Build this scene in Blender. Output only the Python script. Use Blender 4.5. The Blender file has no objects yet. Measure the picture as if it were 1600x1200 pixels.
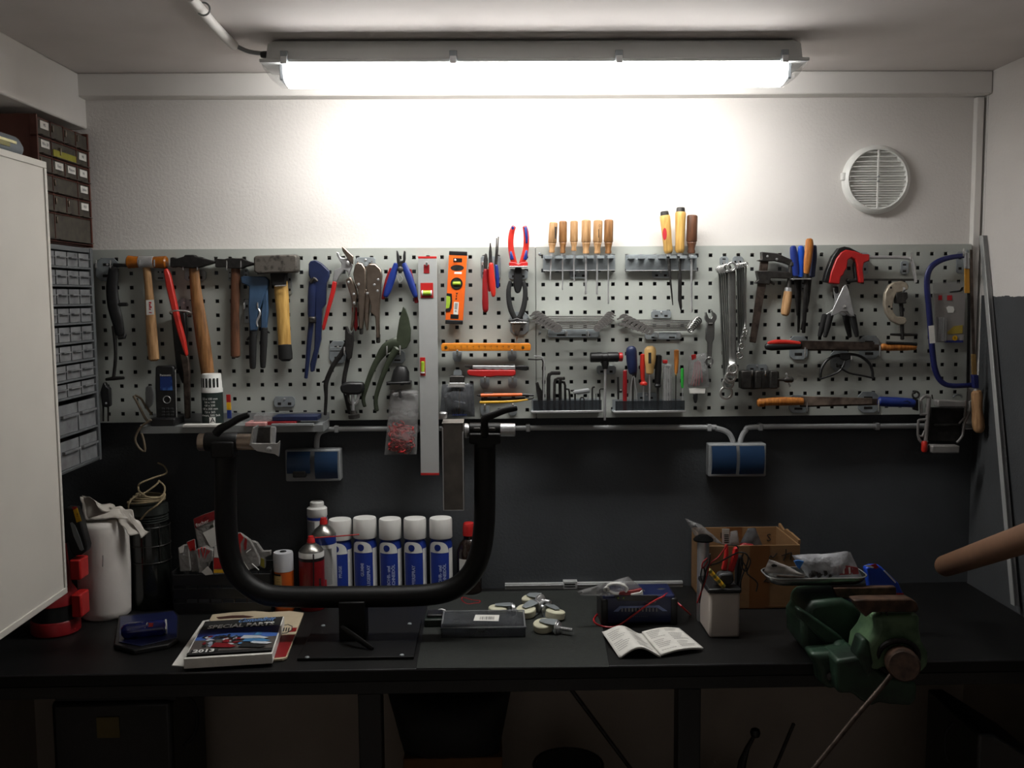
import bpy, bmesh, math, random
from mathutils import Vector, Matrix, Euler, noise
PI = math.pi
R = random.Random(7)
S = bpy.context.scene
COL = S.collection

# ------------------------------------------------------------------ camera
F = 1526.0
CAM = Vector((0, -2.665, 1.60))
pit, yaw, rol = 0.089566, -0.020851, -0.007743
fw = Vector((-math.sin(yaw)*math.cos(pit), math.cos(yaw)*math.cos(pit), -math.sin(pit)))
r0 = Vector((math.cos(yaw), math.sin(yaw), 0)); u0 = r0.cross(fw)
RX = r0*math.cos(rol)+u0*math.sin(rol); UX = u0*math.cos(rol)-r0*math.sin(rol)
cd = bpy.data.cameras.new('camera'); cam = bpy.data.objects.new('camera', cd); COL.objects.link(cam)
cd.sensor_width = 36; cd.sensor_fit = 'HORIZONTAL'; cd.lens = 36*F/1600; cd.clip_start = .05
M4 = Matrix((RX, UX, -fw)).transposed().to_4x4(); M4.translation = CAM; cam.matrix_world = M4
S.camera = cam

# ------------------------------------------------------------------ world, lamp strengths, exposure
TUBE_STRENGTH = 34.5
COVER_GLOW = 9.5
AMBIENT = 0.17
S.view_settings.view_transform = 'Standard'; S.view_settings.look = 'None'
S.view_settings.exposure = 0.0; S.view_settings.gamma = 1.0; S.view_settings.use_curve_mapping = False
W = bpy.data.worlds.new('World'); S.world = W; W.use_nodes = True
W.node_tree.nodes['Background'].inputs[0].default_value = (1.0, .92, .87, 1)
W.node_tree.nodes['Background'].inputs[1].default_value = AMBIENT

# ------------------------------------------------------------------ photo point -> place in the room
fx, fy, fs = 0., 0., 1.
def fr(x=0, y=0, s=1.):
    global fx, fy, fs
    fx, fy, fs = x, y, s
def ray(x, y):
    x = fx+x/fs; y = fy+y/fs
    return fw+RX*((x-800)/F)-UX*((y-600)/F)
def P(x, y, Y=0.): d = ray(x, y); return CAM+d*((Y-CAM.y)/d.y)
def PZ(x, y, Z): d = ray(x, y); return CAM+d*((Z-CAM.z)/d.z)
def PX(x, y, X): d = ray(x, y); return CAM+d*((X-CAM.x)/d.x)
def px(Y=0.): return (Y-CAM.y)/F/fs     # metres per photo pixel at that depth

# ------------------------------------------------------------------ materials
def lin(h):
    h = h.lstrip('#'); o = []
    for i in (0, 2, 4):
        c = int(h[i:i+2], 16)/255
        o.append(c/12.92 if c <= .04045 else ((c+.055)/1.055)**2.4)
    return tuple(o)+(1,)
def sc(c, k): return tuple(min(1, max(0, v*k)) for v in c[:3])+(1,)
MATS = {}
def newmat(name):
    m = bpy.data.materials.new(name); m.use_nodes = True
    nt = m.node_tree; nt.nodes.clear()
    o = nt.nodes.new('ShaderNodeOutputMaterial')
    return m, nt, nt.nodes, nt.links, o
def noise_node(nt, scale, stretch=(1, 1, 1), detail=4):
    tc = nt.nodes.new('ShaderNodeTexCoord'); mp = nt.nodes.new('ShaderNodeMapping'); n = nt.nodes.new('ShaderNodeTexNoise')
    mp.inputs['Scale'].default_value = stretch; n.inputs['Scale'].default_value = scale; n.inputs['Detail'].default_value = detail
    nt.links.new(tc.outputs['Object'], mp.inputs[0]); nt.links.new(mp.outputs[0], n.inputs['Vector'])
    return n
def mat(name, hexc, rough=.5, metal=0., var=.10, scale=40, stretch=(1, 1, 1), bump=0., bscale=200, hex2=None, lo=.35, hi=.65, spec=.5, emit=0, coat=0):
    if name in MATS: return MATS[name]
    m, nt, N, L, o = newmat(name)
    b = N.new('ShaderNodeBsdfPrincipled'); L.new(b.outputs[0], o.inputs[0])
    n = noise_node(nt, scale, stretch); rp = N.new('ShaderNodeValToRGB')
    c = lin(hexc)
    rp.color_ramp.elements[0].position = lo; rp.color_ramp.elements[1].position = hi
    rp.color_ramp.elements[0].color = lin(hex2) if hex2 else sc(c, 1-var)
    rp.color_ramp.elements[1].color = c if hex2 else sc(c, 1+var)
    L.new(n.outputs['Fac'], rp.inputs[0]); L.new(rp.outputs[0], b.inputs['Base Color'])
    b.inputs['Roughness'].default_value = rough; b.inputs['Metallic'].default_value = metal
    b.inputs['Specular IOR Level'].default_value = spec; b.inputs['Coat Weight'].default_value = coat
    if emit:
        L.new(rp.outputs[0], b.inputs['Emission Color']); b.inputs['Emission Strength'].default_value = emit
    if bump:
        bn = noise_node(nt, bscale, detail=3); bp = N.new('ShaderNodeBump'); bp.inputs['Strength'].default_value = bump
        bp.inputs['Distance'].default_value = .002
        L.new(bn.outputs['Fac'], bp.inputs['Height']); L.new(bp.outputs[0], b.inputs['Normal'])
    MATS[name] = m
    return m
def clear(name, tint='#ffffff', fac=.25, rough=.15, haze='#c8c8c8', bump=.6, bscale=60):
    """thin clear plastic: mostly see-through, part glossy film, part milky"""
    m, nt, N, L, o = newmat(name)
    t = N.new('ShaderNodeBsdfTransparent'); t.inputs[0].default_value = lin(tint)
    b = N.new('ShaderNodeBsdfPrincipled'); b.inputs['Base Color'].default_value = lin(haze); b.inputs['Roughness'].default_value = rough
    mx = N.new('ShaderNodeMixShader'); mx.inputs[0].default_value = fac
    fn = noise_node(nt, 25); mr = N.new('ShaderNodeMapRange'); mr.inputs[1].default_value = .3; mr.inputs[2].default_value = .7
    mr.inputs[3].default_value = fac*.75; mr.inputs[4].default_value = fac*1.25
    L.new(fn.outputs['Fac'], mr.inputs[0]); L.new(mr.outputs[0], mx.inputs[0])
    bn = noise_node(nt, bscale); bp = N.new('ShaderNodeBump'); bp.inputs['Strength'].default_value = bump; bp.inputs['Distance'].default_value = .004
    L.new(bn.outputs['Fac'], bp.inputs['Height']); L.new(bp.outputs[0], b.inputs['Normal'])
    L.new(t.outputs[0], mx.inputs[1]); L.new(b.outputs[0], mx.inputs[2]); L.new(mx.outputs[0], o.inputs[0])
    MATS[name] = m
    return m
def wood(name, light, dark, stretch=(1, 1, .12), scale=150, rough=.5):
    return mat(name, light, rough=rough, hex2=dark, scale=scale, stretch=stretch, lo=.3, hi=.62, bump=.15, bscale=250)

m_steel = mat('bright_steel', '#c9cacb', .30, .75, .08, 60)
m_zinc = mat('zinc_plate', '#8f9699', .42, .35, .14, 35)
m_chrome = mat('chrome', '#dcdcda', .18, .8, .05, 30)
m_spanner = mat('polished_spanner', '#cfcfcd', .13, 1., .05, 30)
m_nickel = mat('nickel_plate', '#a5978a', .30, 1., .12, 40)
m_dsteel = mat('dark_steel', '#4a4846', .45, .85, .25, 60)
m_iron = mat('black_iron', '#262423', .55, .5, .3, 60, bump=.2)
m_rust = mat('brown_steel', '#5c5049', .5, .7, .25, 50, hex2='#3b322c')
m_black = mat('black_plastic', '#151516', .42, 0, .2, 60)
m_rubber = mat('black_rubber', '#101011', .7, 0, .2, 60)
m_blackpaint = mat('black_paint', '#080808', .5, 0, .2, 30, spec=.3)
m_red = mat('red_plastic', '#b0201f', .38, 0, .08, 30)
m_dred = mat('dark_red_plastic', '#84151a', .4, 0, .1, 30)
m_bred = mat('bright_red_grip', '#bd2c22', .35, 0, .06, 30)
m_orange = mat('orange_paint', '#e8641c', .38, 0, .05, 30)
m_yellow = mat('yellow_plastic', '#d9a514', .45, 0, .08, 30)
m_lime = mat('lime_fluid', '#9dbb3a', .2, 0, .08, 60)
m_blue = mat('blue_plastic', '#1a2f78', .38, 0, .08, 30)
m_navy = mat('navy_paint', '#1a2446', .42, .1, .15, 30)
m_steelblue = mat('grey_blue_paint', '#37506c', .42, .1, .14, 40)
m_white = mat('white_plastic', '#dcdcd8', .4, 0, .03, 20)
m_paper = mat('white_paper', '#d9d7d1', .8, 0, .04, 60)
m_print = mat('black_print', '#141414', .8, 0, .02, 20)
m_greyprint = mat('grey_print', '#8d8d8c', .8, 0, .02, 20)
m_whiteprint = mat('white_print', '#e4e4e0', .7, 0, .02, 20)
m_redprint = mat('red_print', '#b3202a', .7, 0, .02, 20)
m_grey = mat('grey_plastic', '#8b8e8f', .5, 0, .06, 30)
m_green = mat('green_paint', '#383f31', .4, .15, .2, 40)
m_brass = mat('brass', '#a98a4a', .35, 1., .1, 40)
w_light = wood('light_wood', '#c0976a', '#8c653e')
w_mid = wood('brown_wood', '#96693e', '#65421f')
w_dark = wood('dark_wood', '#6b452f', '#432818')
w_yellow = wood('varnished_wood', '#cfa65c', '#ad8340')
w_orange = wood('orange_wood', '#bd7833', '#8a4c18')
p_clear = clear('clear_film', '#f4f4f4', .22, .12)
p_bag = clear('crumpled_film', '#e6e6e6', .34, .14, '#b5b5b5', 1.0, 90)
p_milky = clear('milky_plastic', '#d8d8d8', .55, .3, '#9a9c9e', .2)
p_pane = clear('smoky_pane', '#a5a8ab', .16, .2, '#5c5f63', .2)
p_smoke = clear('smoky_plastic', '#a5a7aa', .30, .2, '#8a8d92', .4)

# ------------------------------------------------------------------ object bookkeeping
ROOTS = []
def thing(name, label, cat, group=None):
    o = bpy.data.objects.new(name, None); COL.objects.link(o); o.empty_display_size = .02
    o['label'] = label; o['category'] = cat
    if group: o['group'] = group
    ROOTS.append(o)
    return o
def tag(o, label, cat, group=None):
    o['label'] = label; o['category'] = cat
    if group: o['group'] = group
    return o
def struct(o): o['kind'] = 'structure'; return o

class MB:
    def __init__(s): s.v = []; s.f = []
    def add(s, v, f):
        n = len(s.v); s.v += [Vector(a) for a in v]; s.f += [tuple(i+n for i in q) for q in f]; return s
    def bx(s, x, y, z):
        x0, x1 = sorted(x); y0, y1 = sorted(y); z0, z1 = sorted(z)
        v = [(a, b, c) for a in (x0, x1) for b in (y0, y1) for c in (z0, z1)]
        return s.add(v, [(0, 1, 3, 2), (4, 6, 7, 5), (0, 4, 5, 1), (2, 3, 7, 6), (0, 2, 6, 4), (1, 5, 7, 3)])
    def obx(s, c, sz, M):
        h = [v/2 for v in sz]
        v = [Vector(c)+M@Vector((a, b, d)) for a in (-h[0], h[0]) for b in (-h[1], h[1]) for d in (-h[2], h[2])]
        return s.add(v, [(0, 1, 3, 2), (4, 6, 7, 5), (0, 4, 5, 1), (2, 3, 7, 6), (0, 2, 6, 4), (1, 5, 7, 3)])
    def prism(s, pts, off):
        n = len(pts); off = Vector(off)
        v = [Vector(p) for p in pts]+[Vector(p)+off for p in pts]
        f = [tuple(range(n))[::-1], tuple(range(n, 2*n))]+[(i, (i+1) % n, n+(i+1) % n, n+i) for i in range(n)]
        return s.add(v, f)
    def ext(s, pts, Y, t): return s.prism([P(x, y, Y)+Vector((0, t/2, 0)) for x, y in pts], (0, -t, 0))
    def tube(s, pts, n=10, flat=1., sm=0, cap=True):
        """pts: [(Vector, r)]; flat squeezes the section along Y"""
        if sm and len(pts) > 2:
            q = []
            for i in range(len(pts)-1):
                a = pts[max(0, i-1)]; b = pts[i]; c = pts[i+1]; d = pts[min(len(pts)-1, i+2)]
                for k in range(sm):
                    t = k/sm
                    f = lambda A, B, C, D: .5*((2*B)+(C-A)*t+(2*A-5*B+4*C-D)*t*t+(3*B-A-3*C+D)*t**3)
                    q.append((f(a[0], b[0], c[0], d[0]), b[1]+(c[1]-b[1])*t))
            q.append(pts[-1]); pts = q
        if cap:
            d0 = (pts[0][0]-pts[1][0]).normalized(); d1 = (pts[-1][0]-pts[-2][0]).normalized(); a, b = pts[0], pts[-1]
            pts = [(a[0]+d0*a[1]*.35, a[1]*.55)]+list(pts)+[(b[0]+d1*b[1]*.35, b[1]*.55)]
        V = []; Fc = []; N = len(pts)
        up = None
        for i, (p, r) in enumerate(pts):
            d = (pts[min(i+1, N-1)][0]-pts[max(i-1, 0)][0])
            d = d.normalized() if d.length > 1e-9 else Vector((0, 0, 1))
            if up is None: up = Vector((0, 1, 0)) if abs(d.y) < .9 else Vector((0, 0, 1))
            up = (up-d*up.dot(d))
            if up.length < 1e-6: up = d.orthogonal()
            up.normalize(); sd = d.cross(up)
            for k in range(n):
                a = 2*PI*(k+.5)/n
                V.append(p+(up*math.cos(a)*flat+sd*math.sin(a))*r)
        for i in range(N-1):
            for k in range(n):
                Fc.append((i*n+k, i*n+(k+1) % n, (i+1)*n+(k+1) % n, (i+1)*n+k))
        Fc.append(tuple(range(n))[::-1]); Fc.append(tuple(range((N-1)*n, N*n)))
        return s.add(V, Fc)
    def lathe(s, a, b, prof, n=18):
        a = Vector(a); b = Vector(b); ax = b-a; d = ax.normalized(); u = d.orthogonal().normalized(); w = d.cross(u); V = []; Fc = []
        for t, r in prof:
            for k in range(n):
                an = 2*PI*(k+.5)/n
                V.append(a+d*t+(u*math.cos(an)+w*math.sin(an))*max(r, 1e-5))
        N = len(prof)
        for i in range(N-1):
            for k in range(n): Fc.append((i*n+k, i*n+(k+1) % n, (i+1)*n+(k+1) % n, (i+1)*n+k))
        Fc.append(tuple(range(n))[::-1]); Fc.append(tuple(range((N-1)*n, N*n)))
        return s.add(V, Fc)
    def ring(s, c, r, t, axis=(0, 1, 0), n=24, k=8, sy=1., sx=1.):
        """torus, r major, t minor"""
        ax = Vector(axis).normalized(); u = Vector((1, 0, 0)) if abs(ax.x) < .9 else Vector((0, 0, 1)); u = (u-ax*u.dot(ax)).normalized(); w = ax.cross(u); V = []; Fc = []
        for i in range(n):
            a = 2*PI*i/n; d = u*math.cos(a)*sx+w*math.sin(a)*sy
            dn = (u*math.cos(a)+w*math.sin(a))
            for j in range(k):
                b = 2*PI*j/k
                V.append(Vector(c)+d*r+dn*(t*math.cos(b))+ax*(t*math.sin(b)))
        for i in range(n):
            for j in range(k):
                Fc.append((i*k+j, ((i+1) % n)*k+j, ((i+1) % n)*k+(j+1) % k, i*k+(j+1) % k))
        return s.add(V, Fc)
    def washer(s, c, ro, ri, t, axis=(0, 1, 0), n=24):
        ax = Vector(axis).normalized(); u = Vector((1, 0, 0)) if abs(ax.x) < .9 else Vector((0, 0, 1)); u = (u-ax*u.dot(ax)).normalized(); w = ax.cross(u); V = []; Fc = []
        for i in range(n):
            a = 2*PI*i/n; d = u*math.cos(a)+w*math.sin(a)
            V += [Vector(c)+d*ro-ax*t/2, Vector(c)+d*ro+ax*t/2, Vector(c)+d*ri+ax*t/2, Vector(c)+d*ri-ax*t/2]
        for i in range(n):
            j = (i+1) % n
            for k in range(4): Fc.append((i*4+k, j*4+k, j*4+(k+1) % 4, i*4+(k+1) % 4))
        return s.add(V, Fc)
    def build(s, name, m, par=None, bev=0., label=None, ang=35, flatshade=False, seg=2):
        me = bpy.data.meshes.new(name); me.from_pydata([tuple(v) for v in s.v], [], s.f)
        bm = bmesh.new(); bm.from_mesh(me); bmesh.ops.recalc_face_normals(bm, faces=bm.faces); bm.to_mesh(me); bm.free()
        me.materials.append(m)
        if not flatshade:
            me.shade_smooth(); me.set_sharp_from_angle(angle=math.radians(ang))
        o = bpy.data.objects.new(name, me); COL.objects.link(o)
        if par is None:
            mn = [min(v.co[i] for v in me.vertices) for i in range(3)]; mxx = [max(v.co[i] for v in me.vertices) for i in range(3)]
            b = Vector(((mn[0]+mxx[0])/2, (mn[1]+mxx[1])/2, mn[2]))
            me.transform(Matrix.Translation(-b)); o.location = b
        else:
            o.parent = par
            b = par.get('_b')
            if b is not None: o.location = -Vector(b)
        if par is None: o['_b'] = tuple(b)
        if bev:
            md = o.modifiers.new('bevel', 'BEVEL'); md.width = bev; md.segments = seg; md.limit_method = 'ANGLE'; md.angle_limit = math.radians(38); md.harden_normals = False
        if label: o['label'] = label
        return o
# short forms -------------------------------------------------------
def E(par, name, m, pts, Y=-.02, t=.01, bev=.0012, **k): return MB().ext(pts, Y, t).build(name, m, par, bev, **k)
def tp(pts, Y): return [(P(q[0], q[1], q[3] if len(q) > 3 else Y), q[2]*px(q[3] if len(q) > 3 else Y)) for q in pts]
def TB(par, name, m, pts, Y=-.02, flat=1., n=10, sm=0, **k): return MB().tube(tp(pts, Y), n, flat, sm).build(name, m, par, **k)
def LT(par, name, m, a, b, prof, Y=-.02, n=16, Y2=None, **k):
    A = P(a[0], a[1], Y); B = P(b[0], b[1], Y if Y2 is None else Y2); s = px(Y)
    ln = (B-A).length
    return MB().lathe(A, B, [(t*ln, r*s) for t, r in prof], n).build(name, m, par, **k)
def BX(par, name, m, x0, y0, x1, y1, Y0, Y1, bev=.001, **k):
    a = P(x0, y0, Y0); b = P(x1, y1, Y0)
    return MB().bx((a.x, b.x), (Y0, Y1), (a.z, b.z)).build(name, m, par, bev, **k)
def WB(par, name, m, x, y, z, bev=.001, **k): return MB().bx(x, y, z).build(name, m, par, bev, **k)
FRONT = Matrix(((1, 0, 0), (0, 0, -1), (0, 1, 0)))            # text facing the camera side (-Y)
FLATM = Matrix.Identity(3)                                     # text lying on a bench top
SIDEX = Matrix(((0, 0, 1), (1, 0, 0), (0, 1, 0)))              # text on a face that looks to +X
def txt(par, items, m, name='lettering', ext=.00015, cyl=None, bold=0):
    """items: (string, size, centre, 3x3 matrix, width scale); one mesh per call"""
    mb = MB()
    for s, size, c, M, ws in items:
        cu = bpy.data.curves.new('lettering', 'FONT'); cu.body = s; cu.size = size; cu.align_x = 'CENTER'; cu.align_y = 'CENTER'; cu.extrude = ext; cu.resolution_u = 2; cu.offset = size*bold
        ob = bpy.data.objects.new('lettering', cu); COL.objects.link(ob)
        me = bpy.data.meshes.new_from_object(ob)
        if ws < 0:      # a negative scale is a target width in metres
            xs_ = [v.co.x for v in me.vertices]; ws = -ws/max(1e-6, max(xs_)-min(xs_))
        V = []
        for v in me.vertices:
            l = Vector((v.co.x*ws, v.co.y, v.co.z)); q = M@l
            if cyl:      # wrap on a vertical can of radius cyl: q.x sideways, q.y out
                a = q.x/cyl; q = Vector((math.sin(a)*(cyl-q.y), cyl-math.cos(a)*(cyl-q.y), q.z))
            V.append(Vector(c)+q)
        mb.add(V, [tuple(p.vertices) for p in me.polygons])
        bpy.data.objects.remove(ob); bpy.data.meshes.remove(me); bpy.data.curves.remove(cu)
    return mb.build(name, m, par, flatshade=True)
def pillow(par, name, m, q, Y, depth, amp=.004, nu=12, nv=14, seed=0, pinch=.15, **k):
    """a crumpled film bag: q = 4 photo corners (tl, tr, br, bl)"""
    c = [P(x, y, Y) for x, y in q]; V = []; Fc = []
    for side in (-1, 1):
        for j in range(nv+1):
            for i in range(nu+1):
                u = i/nu; v = j/nv
                p = (c[0]*(1-u)+c[1]*u)*(1-v)+(c[3]*(1-u)+c[2]*u)*v
                b = (max(0, 1-(2*u-1)**2)**.6)*(max(0, 1-(2*v-1)**2)**.6)
                nz = noise.noise(Vector((p.x*38+seed, p.z*38, side*3.1)))+.6*noise.noise(Vector((p.x*95+seed, p.z*95, side*7.1)))
                edge = min(1, 6*min(u, 1-u, v, 1-v)+.25)
                V.append(p+Vector((nz*amp*.4*edge, side*depth/2*b+nz*amp*edge, nz*amp*.3)))
    n = (nu+1)*(nv+1)
    for sidx in (0, 1):
        for j in range(nv):
            for i in range(nu):
                a = sidx*n+j*(nu+1)+i
                Fc.append((a, a+1, a+nu+2, a+nu+1))
    return MB().add(V, Fc).build(name, m, par, ang=60, **k)
def finish():
    """move every Empty to the base of its own parts"""
    bpy.context.view_layer.update()
    for r in ROOTS:
        vs = []
        def walk(o):
            if o.type == 'MESH': vs.extend(o.matrix_world@Vector(c) for c in o.bound_box)
            for ch in o.children: walk(ch)
        walk(r)
        if not vs: continue
        b = Vector(((min(v.x for v in vs)+max(v.x for v in vs))/2, (min(v.y for v in vs)+max(v.y for v in vs))/2, min(v.z for v in vs)))
        r.location = b
        for ch in r.children: ch.location = ch.location-b
    for o in S.objects:
        if '_b' in o: del o['_b']
# ================================================================== the room
ZC = 2.192; WB_Y = .03; XL = -1.30; XR = 1.35; ZB = .78
def wallmat(name, base, dark, low, zp, zl):
    """rough plaster: white above zp, dark grey paint below it, bare render below zl"""
    m, nt, N, L, o = newmat(name)
    b = N.new('ShaderNodeBsdfPrincipled'); L.new(b.outputs[0], o.inputs[0]); b.inputs['Roughness'].default_value = .75; b.inputs['Specular IOR Level'].default_value = .25
    g = N.new('ShaderNodeNewGeometry'); sp = N.new('ShaderNodeSeparateXYZ'); L.new(g.outputs['Position'], sp.inputs[0])
    n = N.new('ShaderNodeTexNoise'); n.inputs['Scale'].default_value = 30; n.inputs['Detail'].default_value = 3; L.new(g.outputs['Position'], n.inputs['Vector'])
    ad = N.new('ShaderNodeMath'); ad.operation = 'MULTIPLY_ADD'; L.new(n.outputs['Fac'], ad.inputs[0]); ad.inputs[1].default_value = .014; L.new(sp.outputs['Z'], ad.inputs[2])
    def step(z):
        c = N.new('ShaderNodeMath'); c.operation = 'GREATER_THAN'; L.new(ad.outputs[0], c.inputs[0]); c.inputs[1].default_value = z; return c
    n2 = N.new('ShaderNodeTexNoise'); n2.inputs['Scale'].default_value = 5; n2.inputs['Detail'].default_value = 5; L.new(g.outputs['Position'], n2.inputs['Vector'])
    def ramp(h, k):
        r = N.new('ShaderNodeValToRGB'); c = lin(h); r.color_ramp.elements[0].color = sc(c, 1-k); r.color_ramp.elements[1].color = sc(c, 1+k); r.color_ramp.elements[0].position = .3; r.color_ramp.elements[1].position = .7
        L.new(n2.outputs['Fac'], r.inputs[0]); return r
    ra, rb, rc = ramp(base, .02), ramp(dark, .12), ramp(low, .08)
    m1 = N.new('ShaderNodeMix'); m1.data_type = 'RGBA'; L.new(step(zl).outputs[0], m1.inputs[0]); L.new(rc.outputs[0], m1.inputs[6]); L.new(rb.outputs[0], m1.inputs[7])
    m2 = N.new('ShaderNodeMix'); m2.data_type = 'RGBA'; L.new(step(zp).outputs[0], m2.inputs[0]); L.new(m1.outputs[2], m2.inputs[6]); L.new(ra.outputs[0], m2.inputs[7])
    L.new(m2.outputs[2], b.inputs['Base Color'])
    n3 = N.new('ShaderNodeTexNoise'); n3.inputs['Scale'].default_value = 130; n3.inputs['Detail'].default_value = 4; L.new(g.outputs['Position'], n3.inputs['Vector'])
    bp = N.new('ShaderNodeBump'); bp.inputs['Strength'].default_value = .35; bp.inputs['Distance'].default_value = .003; L.new(n3.outputs['Fac'], bp.inputs['Height']); L.new(bp.outputs[0], b.inputs['Normal'])
    return m
mw = wallmat('plaster_wall', '#d8d4d0', '#454749', '#a89c90', 1.597, .62)
m_beam = mat('white_beam_paint', '#dedbd7', .7, 0, .02, 8, bump=.08, bscale=150, spec=.25)
m_ceil = mat('ceiling_paint', '#d2ccc9', .8, 0, .03, 6, bump=.1, bscale=120, spec=.2)
m_floor = mat('concrete_floor', '#8a847c', .8, 0, .15, 12, bump=.2, bscale=80)
mwb = wallmat('plaster_wall_back', '#d8d4d0', '#44474a', '#a89c90', 1.715, .62)  # dark coat carried higher behind the boards so their holes read as shade
struct(WB(None, 'wall_back', mwb, (XL-.1, XR+.1), (WB_Y, WB_Y+.12), (0, ZC), 0))
struct(WB(None, 'wall_left', mw, (XL-.1, XL), (-4.6, WB_Y), (0, ZC), 0))
struct(WB(None, 'wall_right', mw, (XR, XR+.1), (-4.6, WB_Y), (0, ZC), 0))
struct(WB(None, 'ceiling', m_ceil, (XL-.1, XR+.1), (-4.7, WB_Y+.12), (ZC, ZC+.1), 0))
struct(WB(None, 'floor', m_floor, (XL-.1, XR+.1), (-4.7, WB_Y+.12), (-.1, 0), 0))
struct(WB(None, 'trim_1', m_beam, (-1.082, XR-.002), (-.018, WB_Y), (2.131, ZC), .003))        # beam under the ceiling on the back wall
struct(WB(None, 'trim_2', m_beam, (XL, -1.078), (-3.2, WB_Y), (2.055, ZC), .004))            # boxed beam along the side wall
struct(WB(None, 'trim_3', m_beam, (P(1522, 300, .01).x, P(1533, 300, .01).x), (.008, WB_Y), (1.22, 2.128), .002))
struct(WB(None, 'trim_4', m_beam, (P(1537, 300, .01).x, XR), (.004, WB_Y), (1.22, 2.128), .002))

# ------------------------------------------------------------------ ceiling lamp
m_house = mat('lamp_housing_grey', '#cfd1cf', .5, 0, .03, 10)
m_lens = clear('prismatic_cover', '#ffffff', .20, .25, '#e8e8e8', .9, 140)
def glow(name, col, st):
    m, nt, N, L, o = newmat(name); e = N.new('ShaderNodeEmission'); e.inputs[0].default_value = col; e.inputs[1].default_value = st; L.new(e.outputs[0], o.inputs[0]); return m
m_tube = glow('lit_tube', (1.0, .985, .955, 1), TUBE_STRENGTH)
lamp = thing('ceiling_lamp', 'long grey fluorescent batten lamp with clear ribbed cover, lit, under the ceiling', 'lamp')
LX0, LX1 = -.507, .716
def lampsec(x0, x1, sec0, sec1):
    v = [(x0, y, z) for y, z in sec0]+[(x1, y, z) for y, z in sec1]; n = len(sec0)
    return MB().add(v, [tuple(range(n)), tuple(range(n, 2*n))[::-1]]+[(i, (i+1) % n, n+(i+1) % n, n+i) for i in range(n)])
hs = [(-.417, 2.126), (-.412, 2.15), (-.402, 2.178), (-.392, 2.184), (-.328, 2.184), (-.318, 2.178), (-.308, 2.15), (-.303, 2.126)]
def shr(s, k): return [(-.36+(y+.36)*k, 2.126+(z-2.126)*k) for y, z in s]
mb = MB(); xs = [(LX0+.008, .55), (LX0+.014, .88), (LX0+.028, 1), (LX1-.028, 1), (LX1-.012, .88), (LX1-.008, .55)]
V = []; n = len(hs)
for x, k in xs: V += [(x, y, z) for y, z in shr(hs, k)]
Fc = [(i*n+j, i*n+(j+1) % n, (i+1)*n+(j+1) % n, (i+1)*n+j) for i in range(len(xs)-1) for j in range(n)]
mb.add(V, Fc+[tuple(range(n)), tuple(range((len(xs)-1)*n, len(xs)*n))])
mb.build('housing', m_house, lamp)
WB(lamp, 'flange', m_house, (LX0, LX1), (-.424, -.296), (2.117, 2.127), .002)
cs = [(-.418, 2.117), (-.414, 2.095), (-.398, 2.079), (-.375, 2.074), (-.345, 2.074), (-.322, 2.079), (-.306, 2.095), (-.302, 2.117)]
n = len(cs); GX0, GX1 = LX0+.050, LX1-.045
def cover(name, m, xs, caps):
    V = []
    for x, zk in xs: V += [(x, y, 2.117+(z-2.117)*zk) for y, z in cs]
    Fc = [(i*n+j, i*n+j+1, (i+1)*n+j+1, (i+1)*n+j) for i in range(len(xs)-1) for j in range(n-1)]
    for c in caps: Fc.append(tuple(range(c*n, (c+1)*n)))
    return MB().add(V, Fc).build(name, m, lamp)
m_lit, nt_, N_, L_, o_ = newmat('lit_cover')
e_ = N_.new('ShaderNodeEmission'); e_.inputs[0].default_value = (1.0, .985, .955, 1); e_.inputs[1].default_value = COVER_GLOW
t_ = N_.new('ShaderNodeBsdfTransparent'); a_ = N_.new('ShaderNodeAddShader'); t_.inputs[0].default_value = (.9, .9, .9, 1)
L_.new(e_.outputs[0], a_.inputs[0]); L_.new(t_.outputs[0], a_.inputs[1]); L_.new(a_.outputs[0], o_.inputs[0])
cover('cover', m_lit, [(GX0, 1), (GX1, 1)], [])
cover('cover_end', m_lens, [(LX0+.004, .25), (LX0+.014, .6), (LX0+.035, 1), (GX0, 1)], [0])
cover('cover_end', m_lens, [(GX1, 1), (LX1-.035, 1), (LX1-.014, .6), (LX1-.004, .25)], [3])
m_socket = mat('lamp_socket', '#6f7377', .5)
for yy in (-.385, -.335):
    t = MB().lathe((LX0+.06, yy, 2.098), (LX1-.045, yy, 2.098), [(0, .013), (1.118, .013)], 14).build('tube', m_tube, lamp)
    for xx in (LX0+.052, LX1-.052+.008):
        MB().lathe((xx-.008, yy, 2.098), (xx+.004, yy, 2.098), [(0, .0128), (.012, .0134)], 12).build('tube_end', m_steel, t)
for xx in (LX0+.044, LX1-.038): WB(lamp, 'tube_holder', m_socket, (xx-.004, xx+.004), (-.402, -.318), (2.082, 2.117), .001)
for cx in (446, 708, 965, 1222):
    a = P(cx, 78, -.428)
    c = WB(lamp, 'clip', m_zinc, (a.x-.0085, a.x+.0085), (-.431, -.425), (2.113, 2.146), .0015)
    WB(c, 'latch', m_steel, (a.x-.007, a.x+.007), (-.436, -.431), (2.111, 2.13), .001)
MB().lathe((LX0-.004, -.385, 2.148), (LX0+.02, -.385, 2.148), [(0, .008), (.006, .010), (.024, .010)], 10).build('cable_gland', m_black, lamp)
NX0, NX1 = -.520, .736        # true ends of the lamp
def settle(o):
    for ch in o.children:
        for v in ch.data.vertices:
            c = v.co; c.x = NX0+(c.x-LX0)*(NX1-NX0)/(LX1-LX0); c.y += .04; c.z = 2.133+(c.z-2.117)*(.82 if c.z > 2.117 else 1)
        settle(ch)
settle(lamp)
q = [PZ(x, y, 2.179) for x, y in ((296, -6), (330, 34), (352, 58), (366, 71))]
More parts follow.
